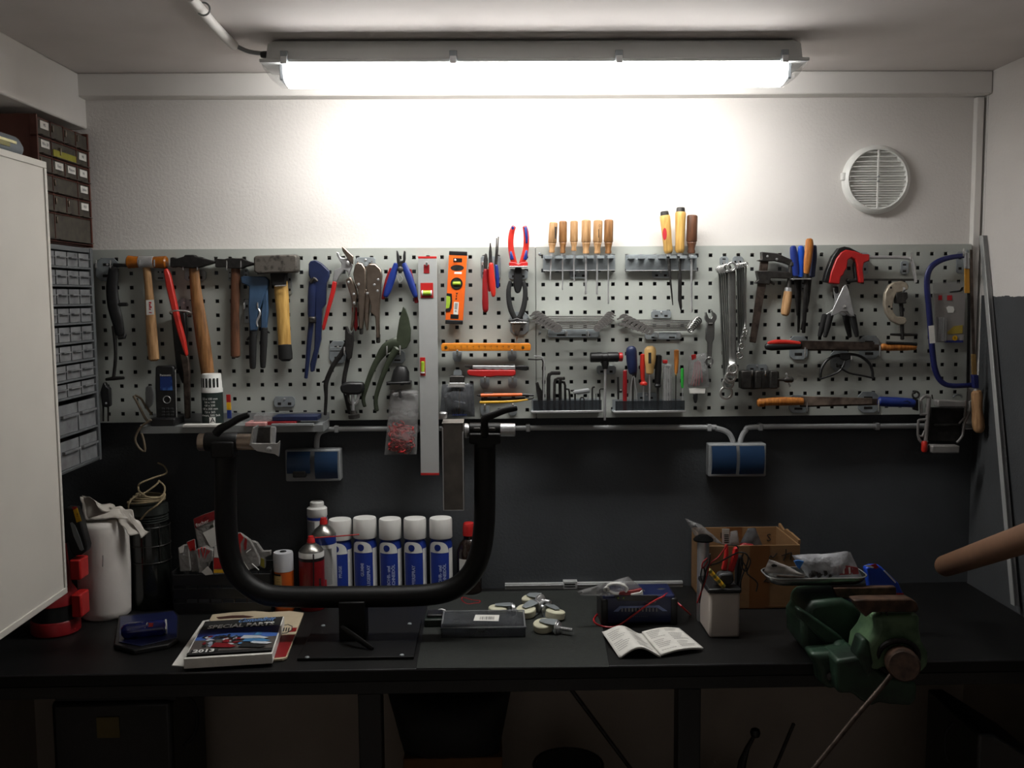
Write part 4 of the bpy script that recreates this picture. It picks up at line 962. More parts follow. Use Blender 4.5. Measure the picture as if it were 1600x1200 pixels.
LT(t, 'face', m_red, (780, 308), (816, 308), [(0, 30), (.2, 38), (.85, 38), (1, 30)], -.03, 18)
LT(t, 'neck', m_black, (668, 340), (670, 408), [(0, 34), (.4, 32), (1, 22)], -.03, 14)
TB(t, 'shaft', m_steel, [(670, 400, 10), (668, 650, 10), (667, 834, 10)], -.03)
# ---- small drivers in the tray ------------------------------------------------------------------
def sd(name, label, hm, hpts, sh, r, blade=m_steel, Y=-.032, cat='screwdriver', n=12, flat=1):
    t = thing(name, label, cat); TB(t, 'handle', hm, hpts, Y, flat, n, 3); TB(t, 'shaft', blade, [(x, y, r) for x, y in sh], Y, 1, 8); return t
t = sd('thin_driver', 'thin black needle driver with side knob at the tray end', m_iron, [(776, 476, 9), (778, 600, 9), (779, 660, 7)], [(779, 650), (780, 755)], 5)
TB(t, 'knob', m_dsteel, [(790, 590, 16), (806, 592, 16)], -.034)
tag(TB(None, 'red_pencil', m_dred, [(835, 424, 17), (834, 560, 18), (834, 755, 16)], -.036, .6), 'flat dark red pencil standing in the tray', 'pencil')
t = sd('stubby_screwdriver', 'screwdriver with fat navy blue handle in the tray', m_navy, [(886, 232, 38), (888, 262, 46), (892, 340, 46), (898, 410, 40), (902, 444, 32)], [(902, 440), (900, 755)], 7, m_dsteel)
E(t, 'guard', m_black, [(882, 436), (934, 430), (928, 480), (916, 480), (906, 452)], -.032, .01, .002)
TB(t, 'wire', m_steel, [(900, 470, 4), (885, 560, 4), (878, 755, 4)], -.04); TB(t, 'wire', m_steel, [(910, 470, 4), (930, 600, 4), (940, 755, 4)], -.04)
t = sd('slim_screwdriver', 'screwdriver with slim red handle behind the beige one', m_bred, [(984, 290, 22), (980, 400, 21), (984, 500, 17), (990, 520, 16)], [(990, 520), (988, 755)], 6.5)
LT(t, 'guard', m_bred, (990, 512), (990, 546), [(0, 18), (.4, 32), (.8, 32), (1, 18)], -.032, 14)
m_beige = mat('beige_plastic', '#c9a468', .4, 0, .05, 30)
t = sd('old_screwdriver', 'screwdriver with fat beige handle and dark label', m_beige, [(1043, 232, 42), (1045, 262, 50), (1044, 340, 47), (1042, 400, 35), (1041, 442, 31)], [(1041, 440), (1040, 755)], 8, m_steel, -.036)
E(t, 'label_mark', m_print, [(1030, 272), (1054, 272), (1054, 362), (1030, 362)], -.0578, .0004, 0)
t = sd('black_screwdriver', 'screwdriver with plain black handle in the tray', m_black, [(1116, 298, 26), (1112, 400, 28), (1108, 500, 27), (1108, 545, 23)], [(1108, 545), (1110, 755)], 10, m_dsteel)
LT(t, 'guard', m_black, (1108, 530), (1108, 562), [(0, 24), (.5, 31), (1, 22)], -.032, 12)
t = thing('bit_tube', 'clear tube of bits with red cap in the tray', 'tube')
TB(t, 'sleeve', p_clear, [(1190, 378, 42), (1190, 750, 40)], -.03, .7, 14)
E(t, 'cap', m_red, [(1148, 332), (1188, 332), (1188, 362), (1148, 362)], -.03, .014, .002)
for x in (1165, 1185, 1205): TB(t, 'bit', m_steel, [(x, 400, 6), (x+3, 740, 6)], -.03)
sd('bradawl', 'thin brown wooden screwdriver in the tray', w_orange, [(1264, 254, 21), (1264, 350, 20), (1262, 420, 15), (1260, 445, 12)], [(1260, 445), (1256, 755)], 5, m_dsteel)
c = P(1260, 458, -.034); MB().lathe(c+Vector((0, 0, .003)), c-Vector((0, 0, .003)), [(0, .0015), (.002, .0026), (.004, .0026), (.006, .0015)], 10).build('ferrule', m_brass, ROOTS[-1])
m_gr = mat('bright_green', '#2f9a3a', .3, 0, .08, 30)
sd('voltage_tester', 'small tester with translucent green handle at the tray end', m_gr, [(1312, 406, 13), (1312, 470, 14), (1312, 540, 12), (1314, 565, 9)], [(1314, 560), (1314, 755)], 3.5)
plate(930, 604, 1098, 668, 'zinc plate behind the mixed screwdrivers, above the tray', [])
t = thing('strip_bag', 'small clear bag of pink strips hung upside down by the adjustable wrench', 'bag')
pillow(t, 'film', p_bag, ((1365, 300), (1520, 270), (1540, 560), (1360, 560)), -.02, .03, .003, seed=5)
m_pink = mat('pink_strip', '#b4575e', .5, 0, .1, 40)
for x0, y0, x1, y1 in ((1420, 350, 1385, 540), (1432, 345, 1405, 550), (1442, 340, 1425, 550), (1452, 345, 1450, 545), (1460, 350, 1478, 520)): TB(t, 'strip', m_pink, [(x0, y0, 5), ((x0+x1)/2+4, (y0+y1)/2, 5), (x1, y1, 5)], -.02, 1, 6)
E(t, 'red_tag', m_red, [(1388, 290), (1425, 284), (1430, 330), (1392, 335)], -.026, .003, .0006)
E(t, 'header_card', m_paper, [(1368, 572), (1420, 566), (1505, 572), (1500, 612), (1372, 612)], -.022, .003, .0006)
E(t, 'hanger', m_black, [(1405, 612), (1440, 612), (1438, 660), (1430, 692), (1414, 692), (1402, 650)], -.02, .008, .002)
TB(t, 'wire_hook', m_chrome, [(1520, 318, 5), (1548, 312, 5), (1556, 350, 5), (1548, 392, 5)], -.03, 1, 6, 3)

# ---- clamps, saws, files ------------------------------------------------------------------------
fr(1100, 370, 4)
t = thing('bar_clamp', 'old steel bar clamp with wooden handle', 'clamp')
E(t, 'bar', m_rust, [(356, 110), (406, 108), (388, 290), (322, 664), (284, 658), (336, 290)], -.026, .008, .001)
E(t, 'fixed_jaw', m_dsteel, [(354, 94), (452, 104), (562, 152), (574, 180), (545, 184), (500, 166), (440, 152), (352, 156), (328, 148), (356, 140)], -.026, .018, .002)
E(t, 'sliding_jaw', m_dsteel, [(322, 212), (410, 212), (528, 222), (548, 234), (546, 256), (526, 262), (412, 258), (406, 300), (310, 290), (334, 270)], -.026, .02, .002)
for x, y in ((397, 122), (455, 140)):
    c = P(x, y, -.035); MB().lathe(c, c-Vector((0, .002, 0)), [(0, .0035), (.002, .0025)], 10).build('rivet', m_steel, t)
TB(t, 'spindle', m_dsteel, [(545, 160, 17), (538, 250, 15), (530, 320, 14)], -.026)
LT(t, 'pad', m_dsteel, (550, 160), (546, 182), [(0, 26), (1, 26)], -.026, 14)
LT(t, 'ferrule', m_steel, (529, 318), (526, 344), [(0, 22), (1, 24)], -.026, 14)
TB(t, 'handle', w_light, [(526, 342, 25), (518, 400, 29), (510, 460, 29), (505, 486, 24)], -.026, 1, 14, 2)
TB(t, 'catch', m_dsteel, [(405, 275, 9), (440, 296, 8)], -.026)
t = thing('file_holder', 'chrome holder rail gripping the file handles', 'holder')
BX(t, 'rail', m_chrome, 550, 260, 672, 267, -.052, -.003, .0008)
plate(600, 270, 640, 340, 'zinc hook plate behind the file blades', [], screw=False)
def rasp(label, hm, hp, bp, Y, group='files in the chrome holder'):
    t = thing('file', label, 'file', group); TB(t, 'handle', hm, hp, Y, .8, 12, 3); TB(t, 'blade', m_iron, bp, Y, .45, 8); return t
rasp('file with ribbed royal blue handle next to the bar clamp', m_blue, [(556, 62, 18), (560, 100, 23), (568, 180, 24), (574, 240, 20)], [(575, 235, 14), (580, 360, 13), (586, 490, 8)], -.03)
rasp('file with bright blue handle in the middle of the holder', mat('bright_blue', '#1d55c8', .38), [(606, 62, 18), (606, 100, 22), (602, 180, 24), (600, 246, 19)], [(600, 240, 12), (596, 400, 11), (590, 596, 8)], -.024)
rasp('file with orange wooden handle standing tallest in the holder', w_orange, [(658, 18, 22), (658, 60, 26), (648, 150, 25), (640, 226, 17)], [(640, 220, 14), (634, 400, 14), (622, 598, 12)], -.042)
rasp('file with dark blue handle behind the orange wooden one', m_navy, [(688, 58, 16), (688, 120, 18), (680, 200, 18), (674, 246, 20)], [(664, 240, 12), (650, 400, 10), (608, 580, 6)], -.022)

fr(1260, 370, 4)
plate(348, 98, 384, 234, 'zinc hook plate behind the red saw grip', [(388, 108, 150)], screw=False)
plate(588, 150, 638, 234, 'zinc hook plate behind the far end of the red hacksaw', [(656, 102, 148)], screw=False)
t = thing('junior_hacksaw', 'hacksaw with bulky red and black grip and silver frame', 'hacksaw')
E(t, 'grip', m_red, [(132, 290), (146, 220), (176, 140), (208, 98), (238, 82), (290, 90), (340, 108), (384, 110), (386, 150), (350, 164), (344, 200), (352, 285), (340, 292), (322, 286), (306, 170), (296, 142), (272, 132), (250, 146), (244, 196), (228, 220), (222, 240), (206, 250), (198, 298)], -.032, .026, .005)
E(t, 'grip_back', m_black, [(102, 282), (118, 220), (156, 124), (196, 72), (230, 62), (262, 68), (330, 102), (290, 92), (240, 84), (206, 100), (174, 142), (146, 220), (132, 288)], -.03, .022, .003)
E(t, 'trigger', m_black, [(298, 150), (318, 180), (330, 280), (262, 288), (244, 274), (262, 262), (300, 264), (290, 180)], -.026, .016, .003)
TB(t, 'frame', m_steel, [(384, 128, 10), (520, 128, 10), (610, 130, 10), (650, 140, 11), (664, 170, 10), (684, 284, 9)], -.032, .7, 10, 3)
E(t, 'blade', m_dsteel, [(250, 262), (690, 262), (690, 276), (250, 276)], -.03, .0015, 0)
LT(t, 'collar', m_steel, (378, 128), (394, 128), [(0, 17), (1, 15)], -.032, 12)
def sclamp(label, tip, piv, lg, rg, Y):
    t = thing('spring_clamp', label, 'clamp', 'silver spring clamps with black grips')
    for g, tx in ((lg, 6), (rg, -6)):
        E(t, 'arm', m_steel, [(tip[0]+tx-10, tip[1]), (tip[0]+tx+8, tip[1]), (piv[0]+22, piv[1]-40), (piv[0]+30, piv[1]+10), (g[0][0]+16, g[0][1]), (g[0][0]-16, g[0][1]), (piv[0]-30, piv[1]+14), (piv[0]-18, piv[1]-40)] if abs(tx) else [], Y+(.004 if tx > 0 else -.004), .006, .0012)
        TB(t, 'grip', m_rubber, [(g[0][0], g[0][1]-6, 21), ((g[0][0]+g[1][0])/2, (g[0][1]+g[1][1])/2, 19), (g[1][0], g[1][1], 13)], Y, .8, 12, 2)
    c = P(piv[0], piv[1], Y-.007); MB().lathe(c, c-Vector((0, .005, 0)), [(0, .0045), (.004, .0045), (.005, .002)], 12).build('pivot', m_chrome, t)
    E(t, 'pad', m_rubber, [(tip[0]-12, tip[1]-8), (tip[0]+12, tip[1]-8), (tip[0]+16, tip[1]+34), (tip[0]-4, tip[1]+40), (tip[0]-16, tip[1]+20)], Y, .018, .003)
sclamp('silver spring clamp behind, its grips set further from the pipe cutter', (182, 318), (196, 440), ((118, 496), (82, 622)), ((244, 494), (272, 626)), -.02)
sclamp('silver spring clamp in front, hanging under the red saw grip', (246, 308), (236, 438), ((150, 494), (116, 624)), ((288, 498), (316, 622)), -.042)
E(ROOTS[-1], 'cheek', m_steel, [(232, 308), (248, 300), (262, 330), (300, 492), (276, 492), (256, 466), (214, 466), (192, 482), (152, 494), (166, 450)], -.052, .003, .001)
c = P(237, 438, -.0535); MB().lathe(c, c-Vector((0, .003, 0)), [(0, .0045), (.002, .0045), (.003, .002)], 12).build('rivet', m_chrome, ROOTS[-1])
t = thing('pipe_cutter', 'beige C-shaped pipe cutter with T-handled spindle', 'pipe cutter')
m_bei = mat('worn_beige_metal', '#a49a8a', .42, .4, .15, 60)
E(t, 'frame', m_bei, [(480, 420), (486, 350), (508, 306), (540, 284), (590, 276), (624, 290), (634, 310), (628, 332), (590, 346), (560, 352), (546, 380), (534, 430), (540, 474), (560, 498), (590, 498), (614, 504), (622, 524), (612, 546), (572, 552), (524, 526), (492, 476)], -.028, .016, .003)
E(t, 'slide', m_dsteel, [(550, 352), (622, 346), (626, 380), (612, 398), (618, 416), (556, 418)], -.028, .022, .002)
LT(t, 'cutting_wheel', m_steel, (600, 330), (612, 330), [(0, 16), (1, 16)], -.034, 14)
TB(t, 'spindle', m_iron, [(592, 410, 13), (596, 495, 12)], -.028); TB(t, 'spindle_end', m_iron, [(598, 545, 12), (600, 640, 11)], -.028)
TB(t, 'handle', m_iron, [(526, 610, 7), (600, 612, 9), (692, 612, 7)], -.028)
for x, y in ((528, 318), (516, 436), (532, 450)):
    c = P(x, y, -.0355); MB().lathe(c, c-Vector((0, .0015, 0)), [(0, .003), (.0015, .003)], 8).build('rivet', m_iron, t)
fr()
def fpl(x0, y0, x1, y1, label, pins): return plate(x0, y0, x1, y1, label, pins, screw=False)
fpl(1233, 525, 1262, 562, 'zinc plate holding the red and black gripped file', [(1258, 543, 558)])
fpl(1342, 524, 1374, 561, 'zinc plate holding the ends of the two crossed files', [(1375, 540, 556)])
t = thing('flat_file', 'long file with red and black grip lying level on two plates', 'file')
TB(t, 'grip', m_black, [(1197, 541, 5), (1205, 541.5, 6.5), (1230, 541, 6), (1250, 540, 6)], -.034, .9, 12, 2)
TB(t, 'grip_top', m_bred, [(1200, 536.5, 2.5), (1212, 534.5, 4), (1235, 535, 3.6), (1250, 537, 3)], -.038, .8, 10, 2)
E(t, 'blade', m_rust, [(1248, 532), (1366, 534.5), (1366, 547), (1248, 545.5)], -.034, .005, .0006)
t = thing('orange_file', 'file with smooth orange handle pointing towards the bow saw', 'file')
TB(t, 'handle', w_orange, [(1378, 542, 5.5), (1390, 542.5, 6), (1415, 542, 6), (1430, 541.5, 5.5)], -.028, .9, 12, 2)
E(t, 'blade', m_rust, [(1262, 536), (1380, 538.5), (1380, 548), (1262, 548)], -.024, .005, .0006)
tag(TB(None, 'red_marker', m_black, [(1385, 535.5, 2.2), (1420, 537, 2.4), (1432, 538, 3)], -.034), 'thin dark marker lying on the smooth orange handle', 'marker')
fr(1260, 370, 4)
plate(150, 706, 274, 838, 'pale zinc hook plate behind the black wire spectacles', [(282, 745, 775)])
t = thing('wire_spectacles', 'black half-moon spectacles hanging on a hook plate', 'spectacles')
TB(t, 'frame', m_black, [(88, 888, 9), (92, 830, 9), (128, 772, 9), (180, 744, 9), (230, 738, 11), (280, 734, 9), (340, 748, 9), (392, 790, 9), (412, 840, 9), (414, 882, 9)], -.022, 1, 8, 3)
TB(t, 'wire', m_black, [(88, 888, 6), (150, 868, 6), (205, 840, 6), (232, 800, 6), (244, 760, 5)], -.026, 1, 8, 3)
TB(t, 'wire', m_black, [(186, 790, 5), (222, 825, 6), (270, 852, 6), (340, 866, 6), (414, 882, 6)], -.026, 1, 8, 3)
E(t, 'bridge', m_black, [(206, 728), (272, 726), (276, 762), (240, 776), (210, 764)], -.024, .012, .003)
fr(1100, 370, 4)
plate(266, 796, 396, 838, 'blue-grey hook plate above the small machine vise', [(300, 835, 865), (384, 835, 865)])
t = thing('machine_vise', 'small dark steel machine vise with crossbar screw', 'vise')
E(t, 'bed', m_dsteel, [(224, 862), (236, 846), (300, 842), (464, 840), (466, 940), (300, 952), (232, 950)], -.018, .02, .002)
for x0, x1 in ((232, 300), (322, 362), (416, 462)): BX(t, 'jaw', m_dsteel, x0, 838, x1, 950, -.05, -.02, .003)
TB(t, 'screw', m_dsteel, [(456, 892, 9), (504, 894, 9)], -.034)
LT(t, 'screw_head', m_dsteel, (500, 893), (556, 893), [(0, 14), (.2, 19), (.85, 19), (1, 14)], -.034, 14)
TB(t, 'crossbar', m_steel, [(514, 852, 5), (536, 938, 5)], -.034)
for y in ((516, 860), (535, 930)): TB(t, 'crossbar_end', m_steel, [(y[0]-1, y[1]-4, 7), (y[0]+1, y[1]+4, 7)], -.034)
fr()
fpl(1232, 617, 1263, 645, 'zinc plate under the wooden handled flat file', [(1261, 625, 643)])
fpl(1340, 612, 1373, 645, 'zinc plate under the blue gripped file', [(1373, 625, 643)])
t = thing('rusty_file', 'rusty flat file with brown wooden handle at the board bottom', 'file')
TB(t, 'handle', w_orange, [(1185, 629, 6.5), (1193, 629, 7), (1196, 628, 6), (1220, 627, 7), (1254, 627, 6)], -.036, .9, 14, 2)
m_rb = mat('rusty_blade', '#8f7f72', .55, .5, .2, 30, hex2='#4d4039')
E(t, 'blade', m_rb, [(1252, 619), (1362, 622), (1362, 631), (1252, 634)], -.036, .005, .0006)
t = thing('blue_file', 'flat file with moulded royal blue grip at the board bottom', 'file')
TB(t, 'grip', m_blue, [(1374, 627, 7.5), (1390, 628, 8), (1415, 629, 7.5), (1428, 630, 7)], -.03, .8, 14, 2)
E(t, 'grip_hole', m_navy, [(1410, 627), (1418, 625), (1424, 629), (1418, 633), (1411, 632)], -.039, .002, .0006)
E(t, 'blade', m_rust, [(1250, 622), (1376, 623), (1376, 633), (1250, 636)], -.026, .005, .0006)
c = P(1431, 617, -.02); MB().ring(c, .009, .0028, (0, 1, 0), 18, 8).build('hang_ring', m_dsteel, t)
E(t, 'end', m_black, [(1426, 622), (1434, 624), (1434, 642), (1426, 640)], -.03, .012, .002)

# ---- bow saw corner -----------------------------------------------------------------------------
fr(1400, 340, 3)
plate(282, 160, 318, 262, 'zinc hook plate behind the blue bow saw', [(316, 146, 180)], screw=False)
t = thing('bow_saw', 'large bow saw with bent royal blue tube frame', 'saw')
m_bsaw = mat('saw_blue', '#1c2258', .38, .1, .08, 20)
TB(t, 'frame', m_bsaw, [(330, 178, 11), (270, 184, 12), (215, 198, 13), (172, 224, 14), (150, 262, 14), (145, 320, 14), (152, 400, 14), (162, 520, 14), (172, 640, 14), (184, 715, 14), (208, 764, 13), (245, 786, 12), (310, 788, 12), (380, 782, 11)], -.03, .7, 12, 3)
E(t, 'blade', m_iron, [(326, 190), (345, 190), (350, 300), (345, 790), (330, 790), (336, 400)], -.03, .0015, 0)
E(t, 'orange_guard', mat('amber_guard', '#b98220', .45), [(321, 238), (343, 238), (345, 354), (322, 354)], -.03, .004, .0008)
E(t, 'tension_lever', m_steel, [(318, 160), (338, 166), (342, 240), (322, 240)], -.032, .012, .002)
E(t, 'sticker', m_paper, [(152, 508), (178, 505), (184, 588), (158, 590)], -.0465, .0005, 0)
t = thing('pruning_saw', 'narrow dark saw with turned pale wooden handle at the board edge', 'saw')
E(t, 'blade', m_rust, [(347, 150), (358, 150), (362, 360), (372, 640), (358, 640), (350, 400)], -.05, .002, 0)
E(t, 'tang', mat('tan_tang', '#7d6235', .5), [(352, 640), (374, 640), (378, 738), (356, 738)], -.05, .004, .0008)
E(t, 'socket', m_bsaw, [(354, 736), (382, 736), (384, 800), (360, 800)], -.052, .014, .002)
TB(t, 'handle', wood('pale_wood', '#b08a62', '#7f5b3c'), [(376, 816, 22), (380, 840, 26), (380, 900, 24), (384, 950, 28), (388, 985, 27), (388, 1002, 20)], -.052, 1, 14, 3)
LT(t, 'ferrule', m_steel, (374, 798), (376, 820), [(0, 8), (1, 13)], -.052, 10)
fr(1450, 440, 10.9)
t = thing('drill_blister', 'clear blister pack of drills hanging inside the bow saw', 'blister pack')
E(t, 'card', mat('pack_card', '#8f8b89', .7, 0, .03, 20), [(95, 205), (640, 195), (600, 1035), (130, 1035)], -.012, .001, 0)
E(t, 'header', p_clear, [(75, 20), (600, 0), (620, 200), (95, 205)], -.012, .001, 0)
E(t, 'bubble', p_clear, [(150, 600), (320, 600), (300, 1030), (150, 1030)], -.018, .012, .003)
for x in (190, 225, 262): TB(t, 'drill', m_steel, [(x, 620, 14), (x-8, 1010, 12)], -.018, 1, 8)
mb = MB(); mb.ext([(180, 235), (240, 235), (240, 315), (175, 315)], -.0135, .0008); mb.ext([(328, 235), (410, 232), (408, 318), (325, 320)], -.0135, .0008); mb.build('red_mark', m_redprint, t)
E(t, 'white_flash', m_whiteprint, [(312, 440), (350, 415), (430, 425), (450, 480), (430, 530), (340, 530)], -.0135, .0008, 0)
E(t, 'yellow_print', mat('pale_yellow_print', '#a8923a', .7), [(330, 860), (440, 760), (590, 740), (585, 880), (340, 900)], -.0135, .0006, 0)
E(t, 'blue_band', mat('blue_band', '#27307a', .6), [(280, 1005), (598, 1000), (596, 1038), (278, 1038)], -.0135, .0008, 0)
c = P(458, 962, -.0137); MB().lathe(c, c-Vector((0, .0008, 0)), [(0, 45*px(-.0137)), (.0008, 45*px(-.0137))], 18).build('yellow_dot', m_yellow, t)
txt(t, [('1', .010, P(458, 962, -.0148), FRONT, 1.2)], m_print, 'number')
E(t, 'drill_shape', m_print, [(370, 170), (540, 150), (570, 100), (605, 90), (590, 150), (550, 172), (375, 186)], -.0135, .0006, 0)
fr(1420, 610, 11.425)
t = thing('drill_vise', 'grey cast drill vise with red knob hanging under the board', 'vise')
m_cast = mat('grey_cast_metal', '#8d8a88', .42, .35, .12, 40)
def rail(pts, holes):
    E(t, 'rail', m_cast, pts, -.03, .014, .003)
# slotted side rail built from its struts
TB(t, 'rail', m_cast, [(215, 170, 27), (225, 420, 24)], -.03, .8, 8); TB(t, 'rail', m_cast, [(360, 150, 43), (330, 500, 40), (300, 900, 37)], -.03, .6, 8)
TB(t, 'rail', m_cast, [(215, 165, 24), (290, 100, 29), (380, 130, 32)], -.03, .8, 8, 2); TB(t, 'rail', m_cast, [(205, 425, 27), (340, 420, 29)], -.03, .8, 8)
TB(t, 'rail', m_cast, [(180, 530, 24), (300, 520, 27)], -.03, .8, 8); TB(t, 'rail', m_cast, [(175, 530, 24), (160, 790, 24), (230, 930, 27), (330, 900, 27)], -.03, .8, 8, 2)
TB(t, 'rail', m_cast, [(170, 800, 18), (240, 820, 24), (280, 720, 18)], -.03, .8, 8, 2)
TB(t, 'rail', m_cast, [(1090, 200, 24), (1090, 370, 24), (990, 590, 24), (960, 800, 24), (860, 930, 24)], -.03, .8, 8, 2)
TB(t, 'rail', m_cast, [(1010, 180, 21), (1000, 470, 21), (900, 590, 18)], -.03, .8, 8)
E(t, 'jaw', m_cast, [(470, 180), (500, 160), (980, 190), (970, 290), (490, 290)], -.045, .03, .003)
E(t, 'jaw', m_cast, [(370, 985), (400, 968), (870, 975), (860, 1110), (380, 1108)], -.048, .03, .003)
E(t, 'bed', m_iron, [(390, 300), (980, 300), (900, 860), (860, 930), (330, 900)], -.014, .014, .003)
TB(t, 'spindle', m_dsteel, [(450, 620, 22), (910, 610, 22)], -.024, 1, 10)
LT(t, 'knob', m_bred, (282, 905), (275, 1098), [(0, 40), (.15, 54), (.85, 54), (1, 38)], -.046, 14)
TB(t, 'hanger', m_dsteel, [(412, 80, 12), (425, 150, 12)], -.03)
TB(t, 'hook', m_zinc, [(790, 120, 18), (850, 80, 18), (930, 90, 18), (950, 130, 14)], -.02, 1, 8, 3)
fr()
# ================================================================== helpers for things lying on the bench
def FLT(par, name, m, pts, z, th=.0006, bev=0, **k):
    """outline seen in the photo, laid on the level z, th thick downwards"""
    return MB().prism([PZ(x, y, z) for x, y in pts], (0, 0, -th)).build(name, m, par, bev, **k)
def cylpatch(par, name, m, c, r, s0, s1, zlo, zhi, n=14, off=.0004):
    """thin label on an upright can: s = arc position from the front, in radii"""
    V = []; Fc = []
    for i in range(n+1):
        s = s0+(s1-s0)*i/n
        for z in (zlo(s), zhi(s)):
            V.append((c[0]+math.sin(s)*(r+off), c[1]-math.cos(s)*(r+off), z))
    for i in range(n): Fc.append((2*i, 2*i+2, 2*i+3, 2*i+1))
    return MB().add(V, Fc).build(name, m, par)
def ZP(x, y, Y): return P(x, y, Y).z

# ================================================================== beside the boards: drawers and white wall cabinet
m_brown = mat('brown_cabinet', '#5b2f24', .5, 0, .12, 20)
m_drw = mat('smoky_drawer', '#4b463b', .3, 0, .35, 45, hex2='#29251f', spec=.5)
def drawers_brown():
    t = thing('drawer_cabinet', 'brown small parts cabinet with dark drawers under the boxed beam', 'cabinet')
    XF = -1.066; y0, y1 = -.305, -.006; z0, z1 = 1.738, 2.036
    WB(t, 'case', m_brown, (XL+.004, XF-.012), (y0, y1), (z0, z1), .001)
    for ya, yb in ((y0, y0+.006), (y1-.006, y1)): WB(t, 'side', m_brown, (XF-.012, XF+.004), (ya, yb), (z0, z1), .0006)
    rows = [(.0, .155), (.155, .305), (.305, .45), (.45, .605), (.605, .765), (.765, 1.)]
    cols = [[0, 1, 2, 3, 4], [0, 1, 3, 4], [0, 1, 2, 3, 4], [0, 1, 3, 4], [0, 1, 2, 3, 4], [0, 1, 4]]
    lab = {(0, 0), (1, 0), (2, 1), (2, 2), (2, 3), (1, 2), (3, 2), (4, 3)}
    words = ['M5', 'M6 x 20', 'M8', 'Ringe', 'Muttern', 'M4', 'Splinte', 'M10']
    H = z1-z0-.012; W = (y1-y0-.012)/4; k = 0
    for ri, (a, b) in enumerate(rows):
        zt = z1-.006-a*H; zb = z1-.006-b*H
        WB(t, 'shelf', m_brown, (XF-.012, XF+.002), (y0, y1), (zb-.0015, zb+.0015), .0004)
        for ci in range(len(cols[ri])-1):
            ya = y0+.006+cols[ri][ci]*W; yb = y0+.006+cols[ri][ci+1]*W
            d = WB(t, 'drawer', m_drw, (XF-.012, XF+.002), (ya+.002, yb-.002), (zb+.003, zt-.002), .0015)
            WB(d, 'pull', m_drw, (XF+.002, XF+.012), (ya+.006, yb-.006), (zb+.003, zb+.005), .0006)
            WB(t, 'divider', m_brown, (XF-.012, XF+.003), (ya-.001, ya+.001), (zb, zt), .0003)
            ym = (ya+yb)/2
            if (ri, ci) in lab:
                l = WB(d, 'label_card', m_paper, (XF+.002, XF+.004), (ym-.022, ym+.022), (zt-.024, zt-.006), .0003)
                txt(l, [(words[k % 8], .011, (XF+.0042, ym, zt-.015), SIDEX, .9)], m_greyprint); k += 1
            elif ri == 1 and ci == 1:
                WB(d, 'yellow_card', mat('olive_card', '#8f8a2c', .7), (XF+.002, XF+.004), (ya+.006, yb-.006), (zb+.006, zt-.02), .0003)
                WB(d, 'catch', m_nickel, (XF+.002, XF+.007), (ym-.03, ym-.027), (zt-.03, zt-.012), .0006)
            else:
                WB(d, 'catch', m_nickel, (XF+.002, XF+.006), (ya+.006, ya+.008), (zt-.024, zt-.008), .0006)
drawers_brown()
def drawers_grey():
    t = thing('drawer_cabinet', 'grey plastic cabinet with rows of clear drawers below the brown one', 'cabinet')
    XF = -1.054; y0, y1 = -.40, -.04; m_gp = mat('cabinet_grey', '#606365', .5, 0, .05, 20); zt0 = 1.734; zb0 = 1.172
    WB(t, 'back', mat('cabinet_inside_shade', '#242526', .7), (XL+.004, -1.12), (y0, y1), (zb0, zt0), .001)  # back coloured dark to stand for the shade in the drawer gaps
    WB(t, 'top', m_gp, (-1.12, XF), (y0, y1), (zt0-.012, zt0), .001); WB(t, 'bottom', m_gp, (-1.12, XF), (y0, y1), (zb0, zb0+.008), .001)
    for ya, yb in ((y0, y0+.008), (y1-.014, y1)): WB(t, 'side', m_gp, (-1.12, XF+.003), (ya, yb), (zb0, zt0), .001)
    zs = [PX(150, v, XF).z for v in (394, 421, 448, 476.5, 504, 532, 560, 587, 612.6, 666)]+[zb0+.006]
    m_dr = clear('drawer_plastic', '#b4b6b8', .36, .25, '#c0c2c4', .2)
    for i in range(10):
        zt, zb = zs[i], zs[i+1]; n = 5 if i < 6 else (4 if i < 8 else 3); w = (y1-y0-.022)/n
        WB(t, 'shelf', m_gp, (-1.12, XF+.002), (y0, y1), (zb-.002, zb+.003), .0006)
        for k in range(n):
            ya = y0+.008+k*w; yb = ya+w
            mb = MB(); h = zt-zb-.006; b0 = zb+.004
            mb.bx((XF-.004, XF-.002), (ya+.003, yb-.003), (b0, b0+h*.86)); mb.bx((-1.118, XF-.003), (ya+.003, ya+.0045), (b0, b0+h*.8)); mb.bx((-1.118, XF-.003), (yb-.0045, yb-.003), (b0, b0+h*.8))
            d = mb.build('drawer', m_dr, t)
            WB(d, 'grip', m_dr, (XF-.002, XF+.006), (ya+.01, yb-.01), (b0+h*.48, b0+h*.56), .0006)
            if i > 5: WB(d, 'contents', m_orange if (i, k) == (9, 1) else m_grey, (-1.11, XF-.006), (ya+.008, yb-.008), (b0, b0+h*(.18+.1*((i*3+k) % 3))), .004)
            elif (i+k) % 2: WB(d, 'contents', m_dsteel, (-1.11, XF-.006), (ya+.006, yb-.006), (b0, b0+h*.35), .003)
drawers_grey()
m_cab = mat('cabinet_white', '#c8c4bc', .45, 0, .02, 8, spec=.3)
